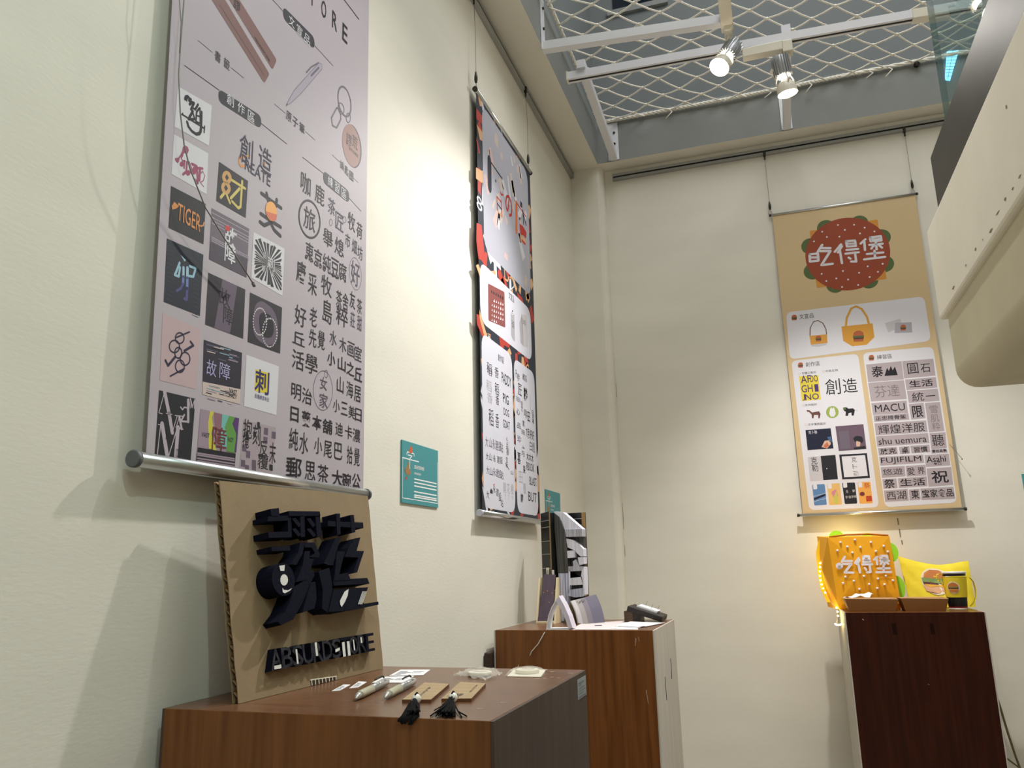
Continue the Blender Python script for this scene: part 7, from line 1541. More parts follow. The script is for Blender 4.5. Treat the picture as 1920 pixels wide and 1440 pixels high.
POLY = {'dot':[71.3,272.7,91.1,275.1,90.9,262.5,71.8,261.0],'bar1':[64.3,260.7,113.0,264.1,111.8,255.8,63.2,253.2],'bar2':[62.0,236.5,110.4,238.3,109.1,229.1,62.8,227.5],'bar3':[66.3,214.2,111.7,215.9,111.7,208.3,67.4,207.4],'wing_top':[114.1,271.2,195.0,274.2,196.4,266.6,114.1,263.4],'wing_mid':[143.4,265.3,154.2,265.7,150.5,230.5,139.3,230.3],'wing_right':[183.9,267.7,196.6,268.2,196.1,232.1,183.1,230.3],'wing_left':[113.4,263.4,122.1,263.7,118.2,229.3,109.1,229.1],'w1':[120.3,259.1,129.8,261.0,142.3,250.0,135.7,245.3],'w2':[119.0,242.6,128.5,244.4,139.9,234.1,133.4,230.3],'w3':[159.4,260.6,169.5,262.5,181.4,251.2,174.4,246.4],'w4':[158.1,243.6,168.1,245.4,181.2,234.1,174.4,230.5],'roof_l':[135.5,220.6,147.4,221.0,138.7,202.7,120.8,185.2,106.1,186.1,127.2,204.2],'roof_r':[147.4,221.0,173.1,221.6,185.3,201.1,180.4,196.8,159.4,197.3,172.8,204.2,164.4,213.3,147.4,213.2],'stroke1':[146.5,207.2,161.0,207.2,156.7,195.2,168.9,194.8,145.4,161.3,116.8,159.0,138.3,185.0],'stroke2':[153.0,171.4,166.0,176.4,167.1,168.1,152.6,153.8,126.3,123.2,102.5,102.9,72.6,96.2,66.0,102.1,84.1,114.5,100.3,133.0,112.1,150.9,134.3,158.7],'stroke3':[152.8,155.2,165.5,157.8,164.2,131.3,156.2,115.7,124.5,111.2,137.3,132.6],'g_v1':[241.8,272.5,252.7,272.9,248.7,236.2,238.5,235.0],'g_v2':[284.1,271.7,295.7,272.5,295.4,241.2,283.7,239.8],'g_h':[217.1,259.1,323.5,259.6,323.3,249.4,215.7,250.2],'l_diag':[235.0,229.9,250.3,232.2,220.8,183.8,207.7,184.0,195.3,187.3],'bolt':[289.2,229.5,308.5,232.0,292.8,207.8,316.2,207.4,287.8,170.0,274.8,169.5,296.6,195.9,255.6,197.7,269.5,213.8],'l_leg':[234.0,207.3,257.1,206.5,234.3,168.0,259.4,170.6,267.1,157.8,217.8,157.7],'base':[215.5,159.3,320.1,159.8,325.8,149.5,216.5,149.7],'b_leg':[179.2,173.8,209.6,179.7,212.9,151.7,209.0,112.6,192.5,107.6,178.4,114.4,185.7,143.6],'b_mid':[212.6,142.3,267.5,143.5,261.5,125.0,234.7,106.5,193.9,108.3],'b_tail':[269.0,143.8,319.3,143.2,294.3,115.1,348.5,116.6,348.5,111.2,237.4,106.3]}
PATCH = {'p1':[77.5,184.3,90.8,185.2,88.4,176.3,79.2,176.5],'p2':[95.1,162.3,93.5,158.3,90.1,155.3,85.7,153.9,81.4,154.6,78.2,157.0,76.7,160.7,77.3,164.9,79.9,168.5,83.8,170.8,88.3,171.2,92.2,169.6,94.7,166.4],'p3':[80.2,150.6,83.0,147.7,92.8,146.6,103.3,149.7,97.1,145.7,84.4,142.3,79.7,144.3],'p4':[255.3,142.3,242.1,138.2,226.1,123.6,226.4,117.5,229.8,113.5,240.6,121.3,250.7,131.6],'h0':[297.3,136.7,298.8,136.6,281.0,115.3,279.3,115.4],'h1':[300.3,136.6,301.7,136.5,283.9,115.1,282.2,115.2],'h2':[303.2,136.4,304.7,136.4,286.8,114.9,285.0,115.0],'h3':[306.2,136.3,307.6,136.3,289.7,114.8,287.9,114.9],'h4':[309.1,136.2,310.6,136.1,292.6,114.6,290.8,114.7]}
def foam(name, keys, patches, disc=None):
    mb = MB().m('foam_navy')
    for i, k in enumerate(keys):
        p = POLY[k]; q = [(p[j], p[j+1]) for j in range(0, len(p), 2)]; dz = .03-.0006*(i % 4)
        fs = mb.prism(q, lambda a, b: bpt(a, b, dz), lambda a, b: bpt(a, b, .0002))
        bmesh.ops.triangulate(mb.bm, faces=[f for f in fs if len(f.verts) > 4])
    if disc:
        q = [(disc[0]+disc[2]*math.cos(a*math.pi/12), disc[1]+disc[3]*math.sin(a*math.pi/12)) for a in range(24)]
        mb.prism(q, lambda a, b: bpt(a, b, .0302), lambda a, b: bpt(a, b, .0002))
    mb.m('foam_bare')
    for k in patches:
        p = PATCH[k]; f = mb.face([bpt(p[j], p[j+1], .0311) for j in range(0, len(p), 2)]); bmesh.ops.triangulate(mb.bm, faces=[f])
    mb.build(name, CS, normals=True)
lk = ['dot', 'bar1', 'bar2', 'bar3', 'wing_top', 'wing_mid', 'wing_right', 'wing_left', 'w1', 'w2', 'w3', 'w4', 'roof_l', 'roof_r', 'stroke1', 'stroke2', 'stroke3']
foam('foam_character', lk, ['p1', 'p2', 'p3'], (86.0, 163.8, 27, 25)); foam('foam_character', [k for k in POLY if k not in lk], ['p4', 'h0', 'h1', 'h2', 'h3', 'h4'])
word = 'ABSURDSTORE'; s0, s1 = 61.0, 349.0; cw = (s1-s0)/len(word)
for i, ch in enumerate(word):
    vs, fs = glyphs(ch, 1, .1); mb = MB().m('foam_navy'); zz = max(v[2] for v in vs); vv = []
    for x, y, z in vs: vv.append(mb.bm.verts.new(bpt(s0+cw*(i+.5)+x*cw*1.02, 49.5+y*31, .0003+.0125*(z/zz*.5+.5))))
    mb.m('foam_grey')
    for f in fs:
        try:
            nf = mb.bm.faces.new([vv[k] for k in f]); top = all(vs[k][2] > zz*.9 for k in f); nf.material_index = 1 if top and i not in (7, 10) else 0
        except ValueError: pass
    mb.m('foam_bare')
    pt_ = {0: ((-.28, -.45), (.34, -.45), (.36, -.28), (-.26, -.28)), 2: ((-.2, -.4), (-.04, -.4), (-.06, .3), (-.22, .3)), 4: ((-.28, -.2), (-.06, -.2), (-.08, .48), (-.3, .48)), 6: ((-.2, -.2), (.3, -.12), (.3, .02), (-.2, -.05)), 7: ((-.4, -.5), (-.1, -.5), (-.1, .26), (-.4, .26)), 8: ((-.1, -.28), (.05, -.28), (.0, .3), (-.12, .3)), 9: ((-.2, .05), (-.02, .05), (-.04, .35), (-.22, .35))}.get(i)
    if pt_: mb.face([bpt(s0+cw*(i+.5)+x*cw, 49.5+y*31, .0134) for x, y in pt_])
    if i == 7: mb.face([bpt(s0+cw*(i+.5)+x*cw, 49.5+y*31, .0134) for x, y in ((.16, -.5), (.46, -.5), (.46, .26), (.16, .26))])
    mb.build('foam_letter', CS)
# ---------------------------------------------------------------- small things on the first pedestal
TZ = 1.1002
def quadcard(name, label, cat, q, z, th, matn, group=None, lines=None, ink='print_grey', lift=0):
    c = sum((V((*p, z)) for p in q), V())/len(q); t = thing(name, label, cat, c, group)
    mb = MB().m(matn); hs = [0]*len(q)
    if lift: hs[-1] = lift
    top = [V((p[0], p[1], z+th+h)) for p, h in zip(q, hs)]; bot = [V((p[0], p[1], z+h)) for p, h in zip(q, hs)]
    mb.face(top); mb.face(bot[::-1])
    for i in range(len(q)): mb.face([top[i-1], bot[i-1], bot[i], top[i]])
    mb.build('sheet', t)
    if lines:
        mb = MB().m(ink)
        def at(a, b): return (top[0]*(1-a)*(1-b)+top[1]*a*(1-b)+top[2]*a*b+top[3]*(1-a)*b)+V((0, 0, .0003))
        for (a0, a1, b0, b1) in lines: mb.face([at(a0, b0), at(a1, b0), at(a1, b1), at(a0, b1)])
        mb.build('print', t, normals=False)
    return t
tl = [(.15, .85, .2, .25), (.15, .7, .35, .41), (.2, .8, .5, .54), (.15, .6, .65, .72)]
quadcard('paper_ticket', 'tiny white printed paper slip nearer to the cardboard sign', 'paper slip', ((.180, 1.133), (.190, 1.140), (.175, 1.199), (.163, 1.197)), TZ, .0003, 'paper_white', 'tiny paper slips', tl)
quadcard('paper_ticket', 'tiny white printed paper slip nearer to the two pens', 'paper slip', ((.193, 1.163), (.202, 1.175), (.187, 1.231), (.170, 1.234)), TZ, .0003, 'paper_white', 'tiny paper slips', tl)
cl = [(.1, .35, .62, .7), (.1, .5, .45, .52), (.1, .4, .3, .36), (.1, .3, .15, .2), (.55, .9, .6, .64), (.55, .85, .4, .44)]
quadcard('printed_card', 'white printed card lying just behind the pens', 'card', ((.201, 1.221), (.256, 1.230), (.235, 1.308), (.188, 1.288)), TZ, .0008, 'paper_white', 'white printed cards', cl)
quadcard('printed_card', 'white printed card at the back edge, furthest behind the pens', 'card', ((.191, 1.302), (.247, 1.317), (.229, 1.388), (.174, 1.380)), TZ, .0008, 'paper_white', 'white printed cards', cl)
def pen():
    t = thing('gel_pen', 'pale plastic pen lying left, nearer to the cardboard sign', 'pen', (0, 0, 0), 'pale plastic pens'); L = .151; r = .0058; z = r+.0003
    mb = MB().m('pen_olive'); mb.tube([(0, .016, z), (0, .02, z), (0, .07, z)], [.0053, r, r], 18); mb.build('barrel', t)
    mb = MB().m('pen_silver'); mb.tube([(0, .0701, z), (0, .14, z), (0, .147, z), (0, L, z)], [r, r*.96, r*.8, r*.45], 18); bar = mb.build('upper_barrel', t)
    vs, fs = glyphs('ABSURDSTORE', 0); mb = MB().m('ink_black')
    def wrap(x, y):
        a = math.pi*.30+y*.6; return (math.cos(a)*(r*.985+.0002), .105+x*.055, z+math.sin(a)*(r*.985+.0002))
    vv = [mb.bm.verts.new(wrap(x, y)) for x, y, _ in vs]
    for f in fs: mb.bm.faces.new([vv[i] for i in f])
    mb.build('lettering', bar, normals=False)
    mb = MB().m('pen_tip'); mb.tube([(0, .0165, z), (0, .008, z-.0005), (0, .002, z-.002), (0, -.001, z-.003)], [.0053, .0046, .0028, .001], 16); mb.build('tip', t)
    mb = MB().m('metal_dark'); mb.tube([(-.004, .146, z+.006), (-.006, .143, z+.0085), (-.0065, .12, z+.009), (-.006, .105, z+.0082)], [.0012, .0015, .0014, .001], 8); mb.build('clip', t)
    return t
p1 = pen(); p1.location = (.265, 1.055, TZ); p1.rotation_euler = (0, 0, math.atan2(.027, .148))
dup(p1, (.304, 1.067, TZ), 'pale plastic pen lying right, nearer to the wooden bookmarks', math.atan2(.025, .149))
def bookmark(label, q, lines, bead, ends, loose, thick):
    c = sum((V((*p, TZ)) for p in q), V())/4; t = thing('wooden_bookmark', label, 'bookmark', c, 'bamboo bookmarks')
    mb = MB().m('bamboo'); top = [V((*p, TZ+.0042)) for p in q]; bot = [V((*p, TZ)) for p in q]; mb.face(top); mb.m('bamboo_edge'); mb.face(bot[::-1])
    for i in range(4): mb.face([top[i-1], bot[i-1], bot[i], top[i]])
    mb.build('plate', t)
    def at(a, b): return top[0]*(1-a)*(1-b)+top[1]*a*(1-b)+top[2]*a*b+top[3]*(1-a)*b+V((0, 0, .0003))
    mb = MB().m('ink_black')
    for ch, a, b, w_, h_ in lines:
        vs, fs = glyphs(ch, 0); vv = [mb.bm.verts.new(at(a+x*w_, b+y*h_)) for x, y, _ in vs]
        for f in fs: mb.bm.faces.new([vv[i] for i in f])
    mb.build('lettering', t, normals=False)
    B = V(bead); mb = MB().m('bead'); mb.ball(B, .0068); mb.build('bead', t)
    mb = MB().m('tassel_black'); a = at(.5, .06); mb.tube([a+V((0, .002, -.003)), a+V((0, -.002, .0025)), B+V((0, .006, .004)), B+V((0, .002, .0072)), B+V((0, -.004, .005))], .0016, 6)
    rn = random.Random(int(B.x*1e4)); E0, E1 = V(ends[0]), V(ends[1])
    for k in range(70):
        f = rn.random(); e = E0*(1-f)+E1*f+V((rn.gauss(0, .0016), rn.gauss(0, .004), 0)); g = V((rn.gauss(0, .0025), rn.gauss(0, .0015), abs(rn.gauss(0, .0025))))
        mid = B*.5+e*.5+V((rn.gauss(0, .002), 0, .006*thick*rn.random())); st = B+V((0, -.005, -.001))+g*.5
        e.z = TZ+.0012+.008*thick*rn.random()*(1-f*.2)
        path = [st, mid, e]
        if e.y < .955: path = [st, mid, V((e.x-.002, .9555, TZ+.002)), V((e.x-.004, .951, TZ-.001)), V((e.x-.005-rn.random()*.002, .9498, TZ-.003-rn.random()*.005))]
        mb.tube(path, .0008, 5, cap=False)
    for l in loose: mb.tube([B+V((0, -.004, 0))]+[V(p) for p in l], .0009, 5)
    mb.build('tassel', t)
bookmark('bamboo bookmark with a black tassel hanging over the pedestal edge, beside the pens', ((.336, 1.055), (.376, 1.062), (.343, 1.205), (.298, 1.212)), [('荒謬商店', .45, .45, .10, .6)], (.361, 1.047, TZ+.0068), ((.389, .953, TZ), (.408, .955, TZ)), [], 1.0)
bookmark('bamboo bookmark with a spread black tassel, right of the other bookmark', ((.387, 1.072), (.428, 1.080), (.398, 1.218), (.352, 1.227)), [('荒謬', .35, .2, .5, .16), ('ABSURDSTORE', .75, .6, .07, .5)], (.4065, 1.066, TZ+.0068), ((.425, .968, TZ), (.452, .962, TZ)), [[(.414, 1.0, TZ+.002), (.418, .966, TZ+.001)], [(.44, 1.0, TZ+.003), (.460, .965, TZ+.001)], [(.445, .99, TZ+.003), (.464, .972, TZ+.001)]], .9)
def packet(label, q, c, card, crinkle, seed):
    t = thing('coaster_packet', label, 'coaster', (c[0], c[1], TZ), 'coasters in clear sleeves'); rn = random.Random(seed)
    C0 = V((c[0], c[1], TZ+.0008))
    mb = MB().m('coaster'); mb.tube([C0, C0+V((0, 0, .0005)), C0+V((0, 0, .0055)), C0+V((0, 0, .006))], [.0195, .0203, .0203, .0195], 36); co = mb.build('coaster', t)
    mb = MB().m('print_grey'); vs, fs = glyphs('荒謬', 0)
    vv = [mb.bm.verts.new(C0+V((x*.024, y*.014, .0064))) for x, y, _ in vs]
    for f in fs: mb.bm.faces.new([vv[i] for i in f])
    mb.build('lettering', co, normals=False)
    if card:
        mb = MB().m('paper_warm'); k = [V((p[0]*.9+c[0]*.1, p[1]*.9+c[1]*.1, TZ+.0004)) for p in q]; mb.face(k); mb.build('backing_card', t)
    Q = [V((*p, TZ)) for p in q]; mb = MB().m('sleeve'); n = 14; P = []
    for j in range(n+1):
        row = []
        for i in range(n+1):
            a, b = i/n, j/n; p = Q[0]*(1-a)*(1-b)+Q[1]*a*(1-b)+Q[2]*a*b+Q[3]*(1-a)*b
            d = (p-V((c[0], c[1], TZ))).length; h = .0078 if d < .0215 else max(0, .0078*(1-(d-.0215)/.014))
            e = max(abs(a-.5), abs(b-.5))*2
            row.append(p+V((0, 0, .001+h+rn.uniform(0, 1)*crinkle*(.3+e))))
        P.append(row)
    mb.grid(P, smooth=False); mb.build('clear_sleeve', t)
packet('round coaster in a crinkled clear sleeve beside the bamboo bookmarks', ((.305, 1.312), (.383, 1.267), (.382, 1.343), (.303, 1.384)), (.346, 1.330), False, .004, 1)
packet('round coaster in a clear sleeve with backing card at the far pedestal corner', ((.393, 1.322), (.458, 1.321), (.440, 1.418), (.374, 1.420)), (.417, 1.372), True, .0012, 2)
# ---------------------------------------------------------------- things on the corner pedestal
QZ = 1.0962
t = thing('bookmark_stand', 'dark purple slanted card stand with pale wooden sides, holding bookmarks', 'stand', (.11, 2.57, QZ))
mb = MB().m('stand_wood'); mb.box((.083, 2.545, QZ), (.138, 2.625, QZ+.008), .001); mb.build('base', t)
mb = MB().m('stand_purple'); sl = lambda x, f, h: (x, 2.546+f*.044-h, QZ+.008+f*.146)
mb.prism([(.085, 0), (.132, 0), (.137, .98), (.098, 1.0)], lambda x, f: sl(x, f, 0), lambda x, f: sl(x, f, -.004)); fp = mb.build('front_panel', t)
for x, f, a, m_ in ((.104, .63, .6, 'petal_red'), (.099, .59, .7, 'petal'), (.112, .62, 1.1, 'petal'), (.127, .58, .7, 'petal'), (.136, .62, 1.2, 'petal'), (.120, .38, 1.3, 'petal')):
    mb = MB().m(m_); dx, df = .0045*math.cos(a), .032*math.sin(a); mb.face([sl(x, f, .0006), sl(x+dx*.6+.0012, f+df*.4, .0006), sl(x+dx, f+df, .0006), sl(x+dx*.4-.0012, f+df*.6, .0006)]); mb.build('petal_print', fp, normals=False)
for xa, xb in ((.079, .085), (.138, .144)):
    mb = MB().m('stand_wood'); pr = [(2.548, QZ), (2.625, QZ), (2.625, QZ+.142), (2.592, QZ+.142)]
    mb.prism(pr, lambda y, z: (xa, y, z), lambda y, z: (xb, y, z)); mb.build('side_wall', t)
def slipmark(label, x, z, wd, m2):
    t = thing('paper_bookmark', label, 'bookmark', (x, 2.606, QZ+.01), 'bookmarks in the purple stand')
    mb = MB().m('stand_purple'); mb.box((x-wd/2-.003, 2.607, QZ+.0085), (x+wd/2-.003, 2.609, z)); mb.build('back_strip', t)
    mb = MB().m(m2); mb.box((x-wd/2, 2.603, QZ+.0085), (x+wd/2, 2.605, z-.002)); mb.build('front_strip', t)
    if wd > .008:
        mb = MB().m('ink_black'); mb.tube([(x-.002, 2.6025, z-.02), (x, 2.6025, z-.01), (x+.003, 2.6025, z-.013), (x+.001, 2.6025, z-.02), (x+.003, 2.6025, z-.026)], .0005, 4); mb.build('drawing', t)
slipmark('pale paper bookmark with a small drawing at the left of the purple stand', .107, 1.272, .009, 'paper_warm')
slipmark('narrow pale paper bookmark at the right of the purple stand', .1255, 1.264, .007, 'paper_white')
t = thing('carved_book', 'black stitched book standing open with its pages carved into a character', 'book', (.17, 2.62, QZ)); HB = 1.447
def slab3(name, a, b, th, z1a, z1b, m_, edge=None):
    a, b = V((*a, QZ)), V((*b, QZ)); n = V((-(b-a).y, (b-a).x, 0)).normalized()*th
    mb = MB().m(m_); pts = [(a, z1a), (b, z1b)]
    p = [a, b, b+V((0, 0, z1b-QZ)), a+V((0, 0, z1a-QZ))]
    mb.prism([(i, 0) for i in range(4)], lambda i, _: p[int(i)], lambda i, _: p[int(i)]+n); o = mb.build(name, t)
    for z in (.30, .36, .49, .62, .74, .87, .93)[1:] if name == 'left_cover' else (.24, .37, .50, .63, .76, .88, .94):
        zz_ = QZ+(HB-QZ)*z; mb = MB().m('thread'); mb.tube([a+V((0, 0, zz_-QZ))-n*.25, b+V((0, 0, zz_-QZ))-n*.25], .0008, 5); mb.build('stitching', o)
    return o
lc = slab3('left_cover', (.0805, 2.632), (.1265, 2.575), .003, 1.449, 1.452, 'book_black')
mb = MB().m('book_gold'); mb.box((.1262, 2.5725, QZ), (.1292, 2.5765, 1.4535)); mb.build('gilt_edge', lc)
rc = slab3('right_cover', (.150, 2.645), (.241, 2.605), .003, 1.447, 1.4455, 'book_black')
mb = MB().m('book_gold'); a = V((.228, 2.6093, QZ)); b = V((.241, 2.6035, QZ)); mb.prism([(0, 0), (1, 0), (1, 1), (0, 1)], lambda i, k: a.lerp(b, i)+V((0, -.0006, .3490*k)), lambda i, k: a.lerp(b, i)+V((0, .0008, .3490*k))); mb.build('gilt_edge', rc)
def cpx(P): return [(.0964+.000415*x+.0000135*(y-680)*.0+(-.0000095)*(y-110)*0, 1.450-.000306*(y-110)) for x, y in P]
def carve(nm, P, m_, y0, y1):
    q = [(.0975+x*.0002755-.0000078*(y-110)*.9, 1.4505-(y-110)*.0003062) for x, y in P]
    mb = MB().m(m_); fs = mb.prism(q, lambda a, b: (a, y0, b), lambda a, b: (a+.004, y1, b))
    bmesh.ops.triangulate(mb.bm, faces=[f for f in fs if len(f.verts) > 4]); return mb.build(nm, pb)
mb = MB().m('page_dark'); q = [(.0975+x*.0002755-.0000070*(y-110), 1.4505-(y-110)*.0003062) for x, y in ((165, 120), (270, 125), (505, 310), (515, 380), (520, 500), (520, 960), (480, 1000), (330, 1050), (330, 1240), (205, 1240), (190, 760), (165, 300))]
fs = mb.prism(q, lambda a, b: (a, 2.588, b), lambda a, b: (a+.004, 2.612, b)); bmesh.ops.triangulate(mb.bm, faces=[f for f in fs if len(f.verts) > 4]); pb = mb.build('page_block', t)
carve('fore_edge', [(178, 130), (235, 170), (300, 320), (330, 480), (335, 760), (215, 760), (200, 520), (180, 300)], 'page_dark', 2.566, 2.590)
carve('fore_edge', [(222, 760), (335, 760), (330, 1246), (227, 1246)], 'page_blue', 2.566, 2.590)
carve('carved_stroke', [(168, 112), (205, 110), (280, 122), (515, 308), (300, 308), (260, 210), (190, 150)], 'page_white', 2.572, 2.600)
carve('carved_stroke', [(305, 308), (515, 308), (515, 385), (320, 385)], 'page_grey', 2.566, 2.600)
carve('carved_stroke', [(320, 400), (400, 420), (470, 465), (522, 515), (523, 590), (490, 592), (450, 560), (420, 528), (325, 490)], 'page_white', 2.569, 2.600)
carve('carved_stroke', [(330, 530), (420, 525), (420, 600), (335, 605)], 'page_white', 2.566, 2.600)
carve('carved_stroke', [(455, 600), (525, 598), (522, 668), (470, 680)], 'page_white', 2.569, 2.600)
carve('carved_stroke', [(395, 640), (430, 620), (470, 690), (528, 700), (500, 738), (350, 742), (340, 690), (400, 690)], 'page_grey', 2.568, 2.600)
carve('carved_stroke', [(500, 740), (528, 700), (532, 980), (505, 1000), (512, 890), (490, 800)], 'page_white', 2.568, 2.600)
carve('carved_stroke', [(340, 690), (362, 742), (362, 810), (500, 800), (512, 880), (355, 885), (340, 980)], 'page_white', 2.568, 2.600)
carve('carved_stroke', [(345, 930), (515, 912), (505, 1000), (420, 1008), (330, 990)], 'page_blue', 2.568, 2.600)
mb = MB().m('book_black'); mb.prism([(.1285, 2.580), (.150, 2.596), (.152, 2.645), (.1285, 2.61)], lambda x, y: (x, y, QZ), lambda x, y: (x, y, 1.447)); mb.build('spine', t)
def rescale(root, k):
    "move a thing further from or nearer to the pedestal front, keeping its base on the top"
    c, l0 = V((.85, 0, 1.28)), root.location
    for o in root.children_recursive:
        for v in o.data.vertices:
            w_ = c+(v.co+l0-c)*k; w_.z = max(w_.z, QZ) if k > 1 else w_.z; v.co = w_-l0
    if k < 1:
        lo = min(v.co.z for o in root.children_recursive for v in o.data.vertices)+l0.z
        for o in root.children_recursive:
            for v in o.data.vertices: v.co.z -= lo-QZ-.0006
rescale(t, 1.0195)
t = thing('tent_booklet', 'thick lilac booklet standing open like a tent at the pedestal front edge', 'booklet', (.213, 2.36, QZ))
bp_ = lambda P: [(.178+(x-105)*.0002154-(890-y)*.0000115, QZ+(890-y)*.0001985) for x, y in P]
mb = MB().m('paper_white'); ol = bp_([(105, 890), (118, 800), (150, 690), (205, 570), (272, 470), (283, 474), (212, 578), (157, 695), (126, 800), (113, 890)])
fs = mb.prism(ol, lambda a, b: (a, 2.322, b), lambda a, b: (a, 2.375, b)); bmesh.ops.triangulate(mb.bm, faces=[f for f in fs if len(f.verts) > 4]); mb.build('cover', t)
mb = MB().m('lilac_page')
for k in range(6):
    o = k*9; ol = bp_([(268+o*.9, 478-o*1.1), (275+o*.9, 465-o*1.1), (330+o, 570-o*.6), (385+o, 720-o*.4), (420+o, 880-o*.3), (411+o, 882-o*.3), (376+o, 725-o*.4), (322+o, 580-o*.6)])
    fs = mb.prism(ol, lambda a, b: (a, 2.3225+k*.0004, b), lambda a, b: (a, 2.375-k*.0006, b)); bmesh.ops.triangulate(mb.bm, faces=[f for f in fs if len(f.verts) > 4])
mb.build('pages', t)
mb = MB().m('paper_white'); mb.box((.178, 2.319, QZ), (.246, 2.398, QZ+.0012)); mb.build('base_sheet', t)
t = thing('tent_card', 'folded card with grey to purple stripes standing like a tent behind the booklet', 'card', (.235, 2.61, QZ))
TL, TR, BR_, BL_ = V((.190, 2.575, 1.166)), V((.262, 2.625, 1.184)), V((.287, 2.625, QZ+.001)), V((.212, 2.575, QZ+.001))
def face_pt(a, b): p = (TL*(1-a)+TR*a)*(1-b)+(BL_*(1-a)+BR_*a)*b; return p+V((.004, -.002, .002))*math.sin(b*math.pi)
mb = MB()
for m_, a0, a1 in (('tent_a', 0, .16), ('tent_b', .16, .36), ('tent_c', .36, .56), ('tent_d', .56, 1)):
    mb.m(m_); mb.grid([[face_pt(a0+(a1-a0)*i/4, j/8) for i in range(5)] for j in range(9)]); mb.grid([[face_pt(a0+(a1-a0)*i/4, j/8)+V((-.004, .001, 0)) for i in range(5)] for j in range(9)])
mb.m('tent_a'); mb.grid([[face_pt(0, j/8), face_pt(0, j/8)+V((-.004, .001, 0))] for j in range(9)]); mb.build('front_leaf', t)
mb = MB().m('tent_olive'); mb.grid([[TL.lerp(TR, i/3).lerp(V((.160+.075*i/3, 2.585+.05*i/3, QZ+.001)), j/5)-V((.002, 0, .001)) for i in range(4)] for j in range(6)]); mb.build('back_leaf', t)
mb = MB().m('ink2')
for k in range(9): p = face_pt(.2+.03*k+.02*(k % 3), .1+.05*(k % 2)); mb.ball(p+V((.0005, -.001, .0005)), .0012, u=6, v=4)
mb.build('speckles', t); rescale(t, .985)
quadcard('printed_sheet', 'large pale pink printed sheet lying flat on the corner pedestal', 'sheet', ((.250, 2.325), (.445, 2.325), (.37, 2.70), (.225, 2.565)), QZ, .0006, 'sheet_pink', None, [(.3, .42, .45, .56)], 'ink2')
for k, (q, lb, lf) in enumerate(((((.352, 2.375), (.422, 2.322), (.44, 2.40), (.372, 2.49)), 'lower left one of the loose white sheets at the pedestal front', .0), (((.355, 2.44), (.452, 2.42), (.488, 2.56), (.368, 2.588)), 'right hand one of the loose white sheets, under the black block edge', .0), (((.365, 2.42), (.435, 2.385), (.486, 2.545), (.38, 2.56)), 'topmost of the loose white sheets beside the black block', .003))):
    quadcard('white_sheet', lb, 'sheet', q, QZ+.0008+.0009*k, .0006, 'paper_white', 'loose white sheets', None, lift=lf)
mb = MB().m('thread'); mb.tube([(.180, 2.318, QZ+.002), (.174, 2.304, QZ-.012), (.158, 2.302, QZ-.038), (.138, 2.302, QZ-.058), (.132, 2.303, QZ-.070)], .0014, 6)
o = mb.build('paper_strip', origin=(.18, 2.318, QZ)); tag(o, 'thin pale strip curling down over the corner pedestal front', 'strip')
t = thing('black_block', 'black wooden block under the tilted board, wood rings on its end', 'block', (.378, 2.66, QZ))
mb = MB().m('block_black'); mb.box((.353, 2.606, QZ), (.402, 2.70, QZ+.034), .0012); mb.build('body', t)
mb = MB().m('end_grain'); mb.box((.3545, 2.605, QZ+.0015), (.3805, 2.6062, QZ+.0325)); mb.m('wood_deep')
for r_i in (.007, .012, .017, .022): mb.tube([(.3685+r_i*math.cos(a*.22), 2.6048, QZ+.004+r_i*1.1*math.sin(a*.22)) for a in range(15) if .3555 < .3685+r_i*math.cos(a*.22) < .3795], .0006, 4)
mb.build('end_grain', t)
sa = math.atan2(-.031, .098); SM = Matrix.Translation((.362, 2.602, QZ+.0352)) @ Matrix.Rotation(-sa, 4, 'Y')
t = thing('black_board', 'black wooden board tilted over the black block', 'board', (.42, 2.66, QZ))
mb = MB().m('block_black'); mb.box((0, 0, 0), (.113, .118, .017), .003, SM); mb.build('plank', t)
t = thing('pinned_card', 'small white card stack on the black tilted board', 'card', (.42, 2.66, QZ+.03))
mb = MB().m('paper_white'); mb.box((.022, .038, .0172), (.088, .105, .0212), 0, SM); mb.box((.026, .04, .0212), (.09, .105, .0242), 0, SM); mb.build('card_stack', t)
for x, y in ((.04, .098), (.066, .05), (.083, .082)):
    mb = MB().m('metal_dark'); mb.tube([SM @ V((x, y, .024)), SM @ V((x+.003, y, .040))], .0005, 5); mb.build('pin', t)
# ---------------------------------------------------------------- things on the dark pedestal
RZ = 1.0922
t = thing('burger_bag', 'orange felt burger bag with white dots and lettering', 'bag', (1.12, 3.4, RZ)); BAG = t
YF = 3.30
FT = [(1.014, 1.356), (1.228, 1.354), (1.238, RZ+.02), (1.024, RZ+.02)]
fc = V((1.127, YF-.012, 1.24))
mb = MB().m('felt_orange')
F = [V((x, YF, z)) for x, z in FT]; Kb = [V((.984, 3.50, 1.366)), V((1.245, 3.50, 1.362)), V((1.25, 3.50, RZ)), V((.997, 3.50, RZ))]; Bm = [V((1.03, YF+.01, RZ)), V((1.236, YF+.01, RZ))]
for i in range(4): mb.face([F[i], F[(i+1) % 4], fc])
sm = V((.985, 3.38, 1.24))
for a, b in ((F[0], Kb[0]), (Kb[0], Kb[3]), (Kb[3], Bm[0]), (Bm[0], F[3]), (F[3], F[0])): mb.face([a, b, sm])
mb.face([F[0], F[1], Kb[1], Kb[0]]); mb.face([F[1], F[2], Kb[2], Kb[1]]); mb.face([F[2], Bm[1], Kb[2]]); mb.face([F[3], F[2], Bm[1], Bm[0]]); mb.face(Kb); mb.face([Bm[0], Bm[1], Kb[2], Kb[3]])
mb.build('bag_body', t)
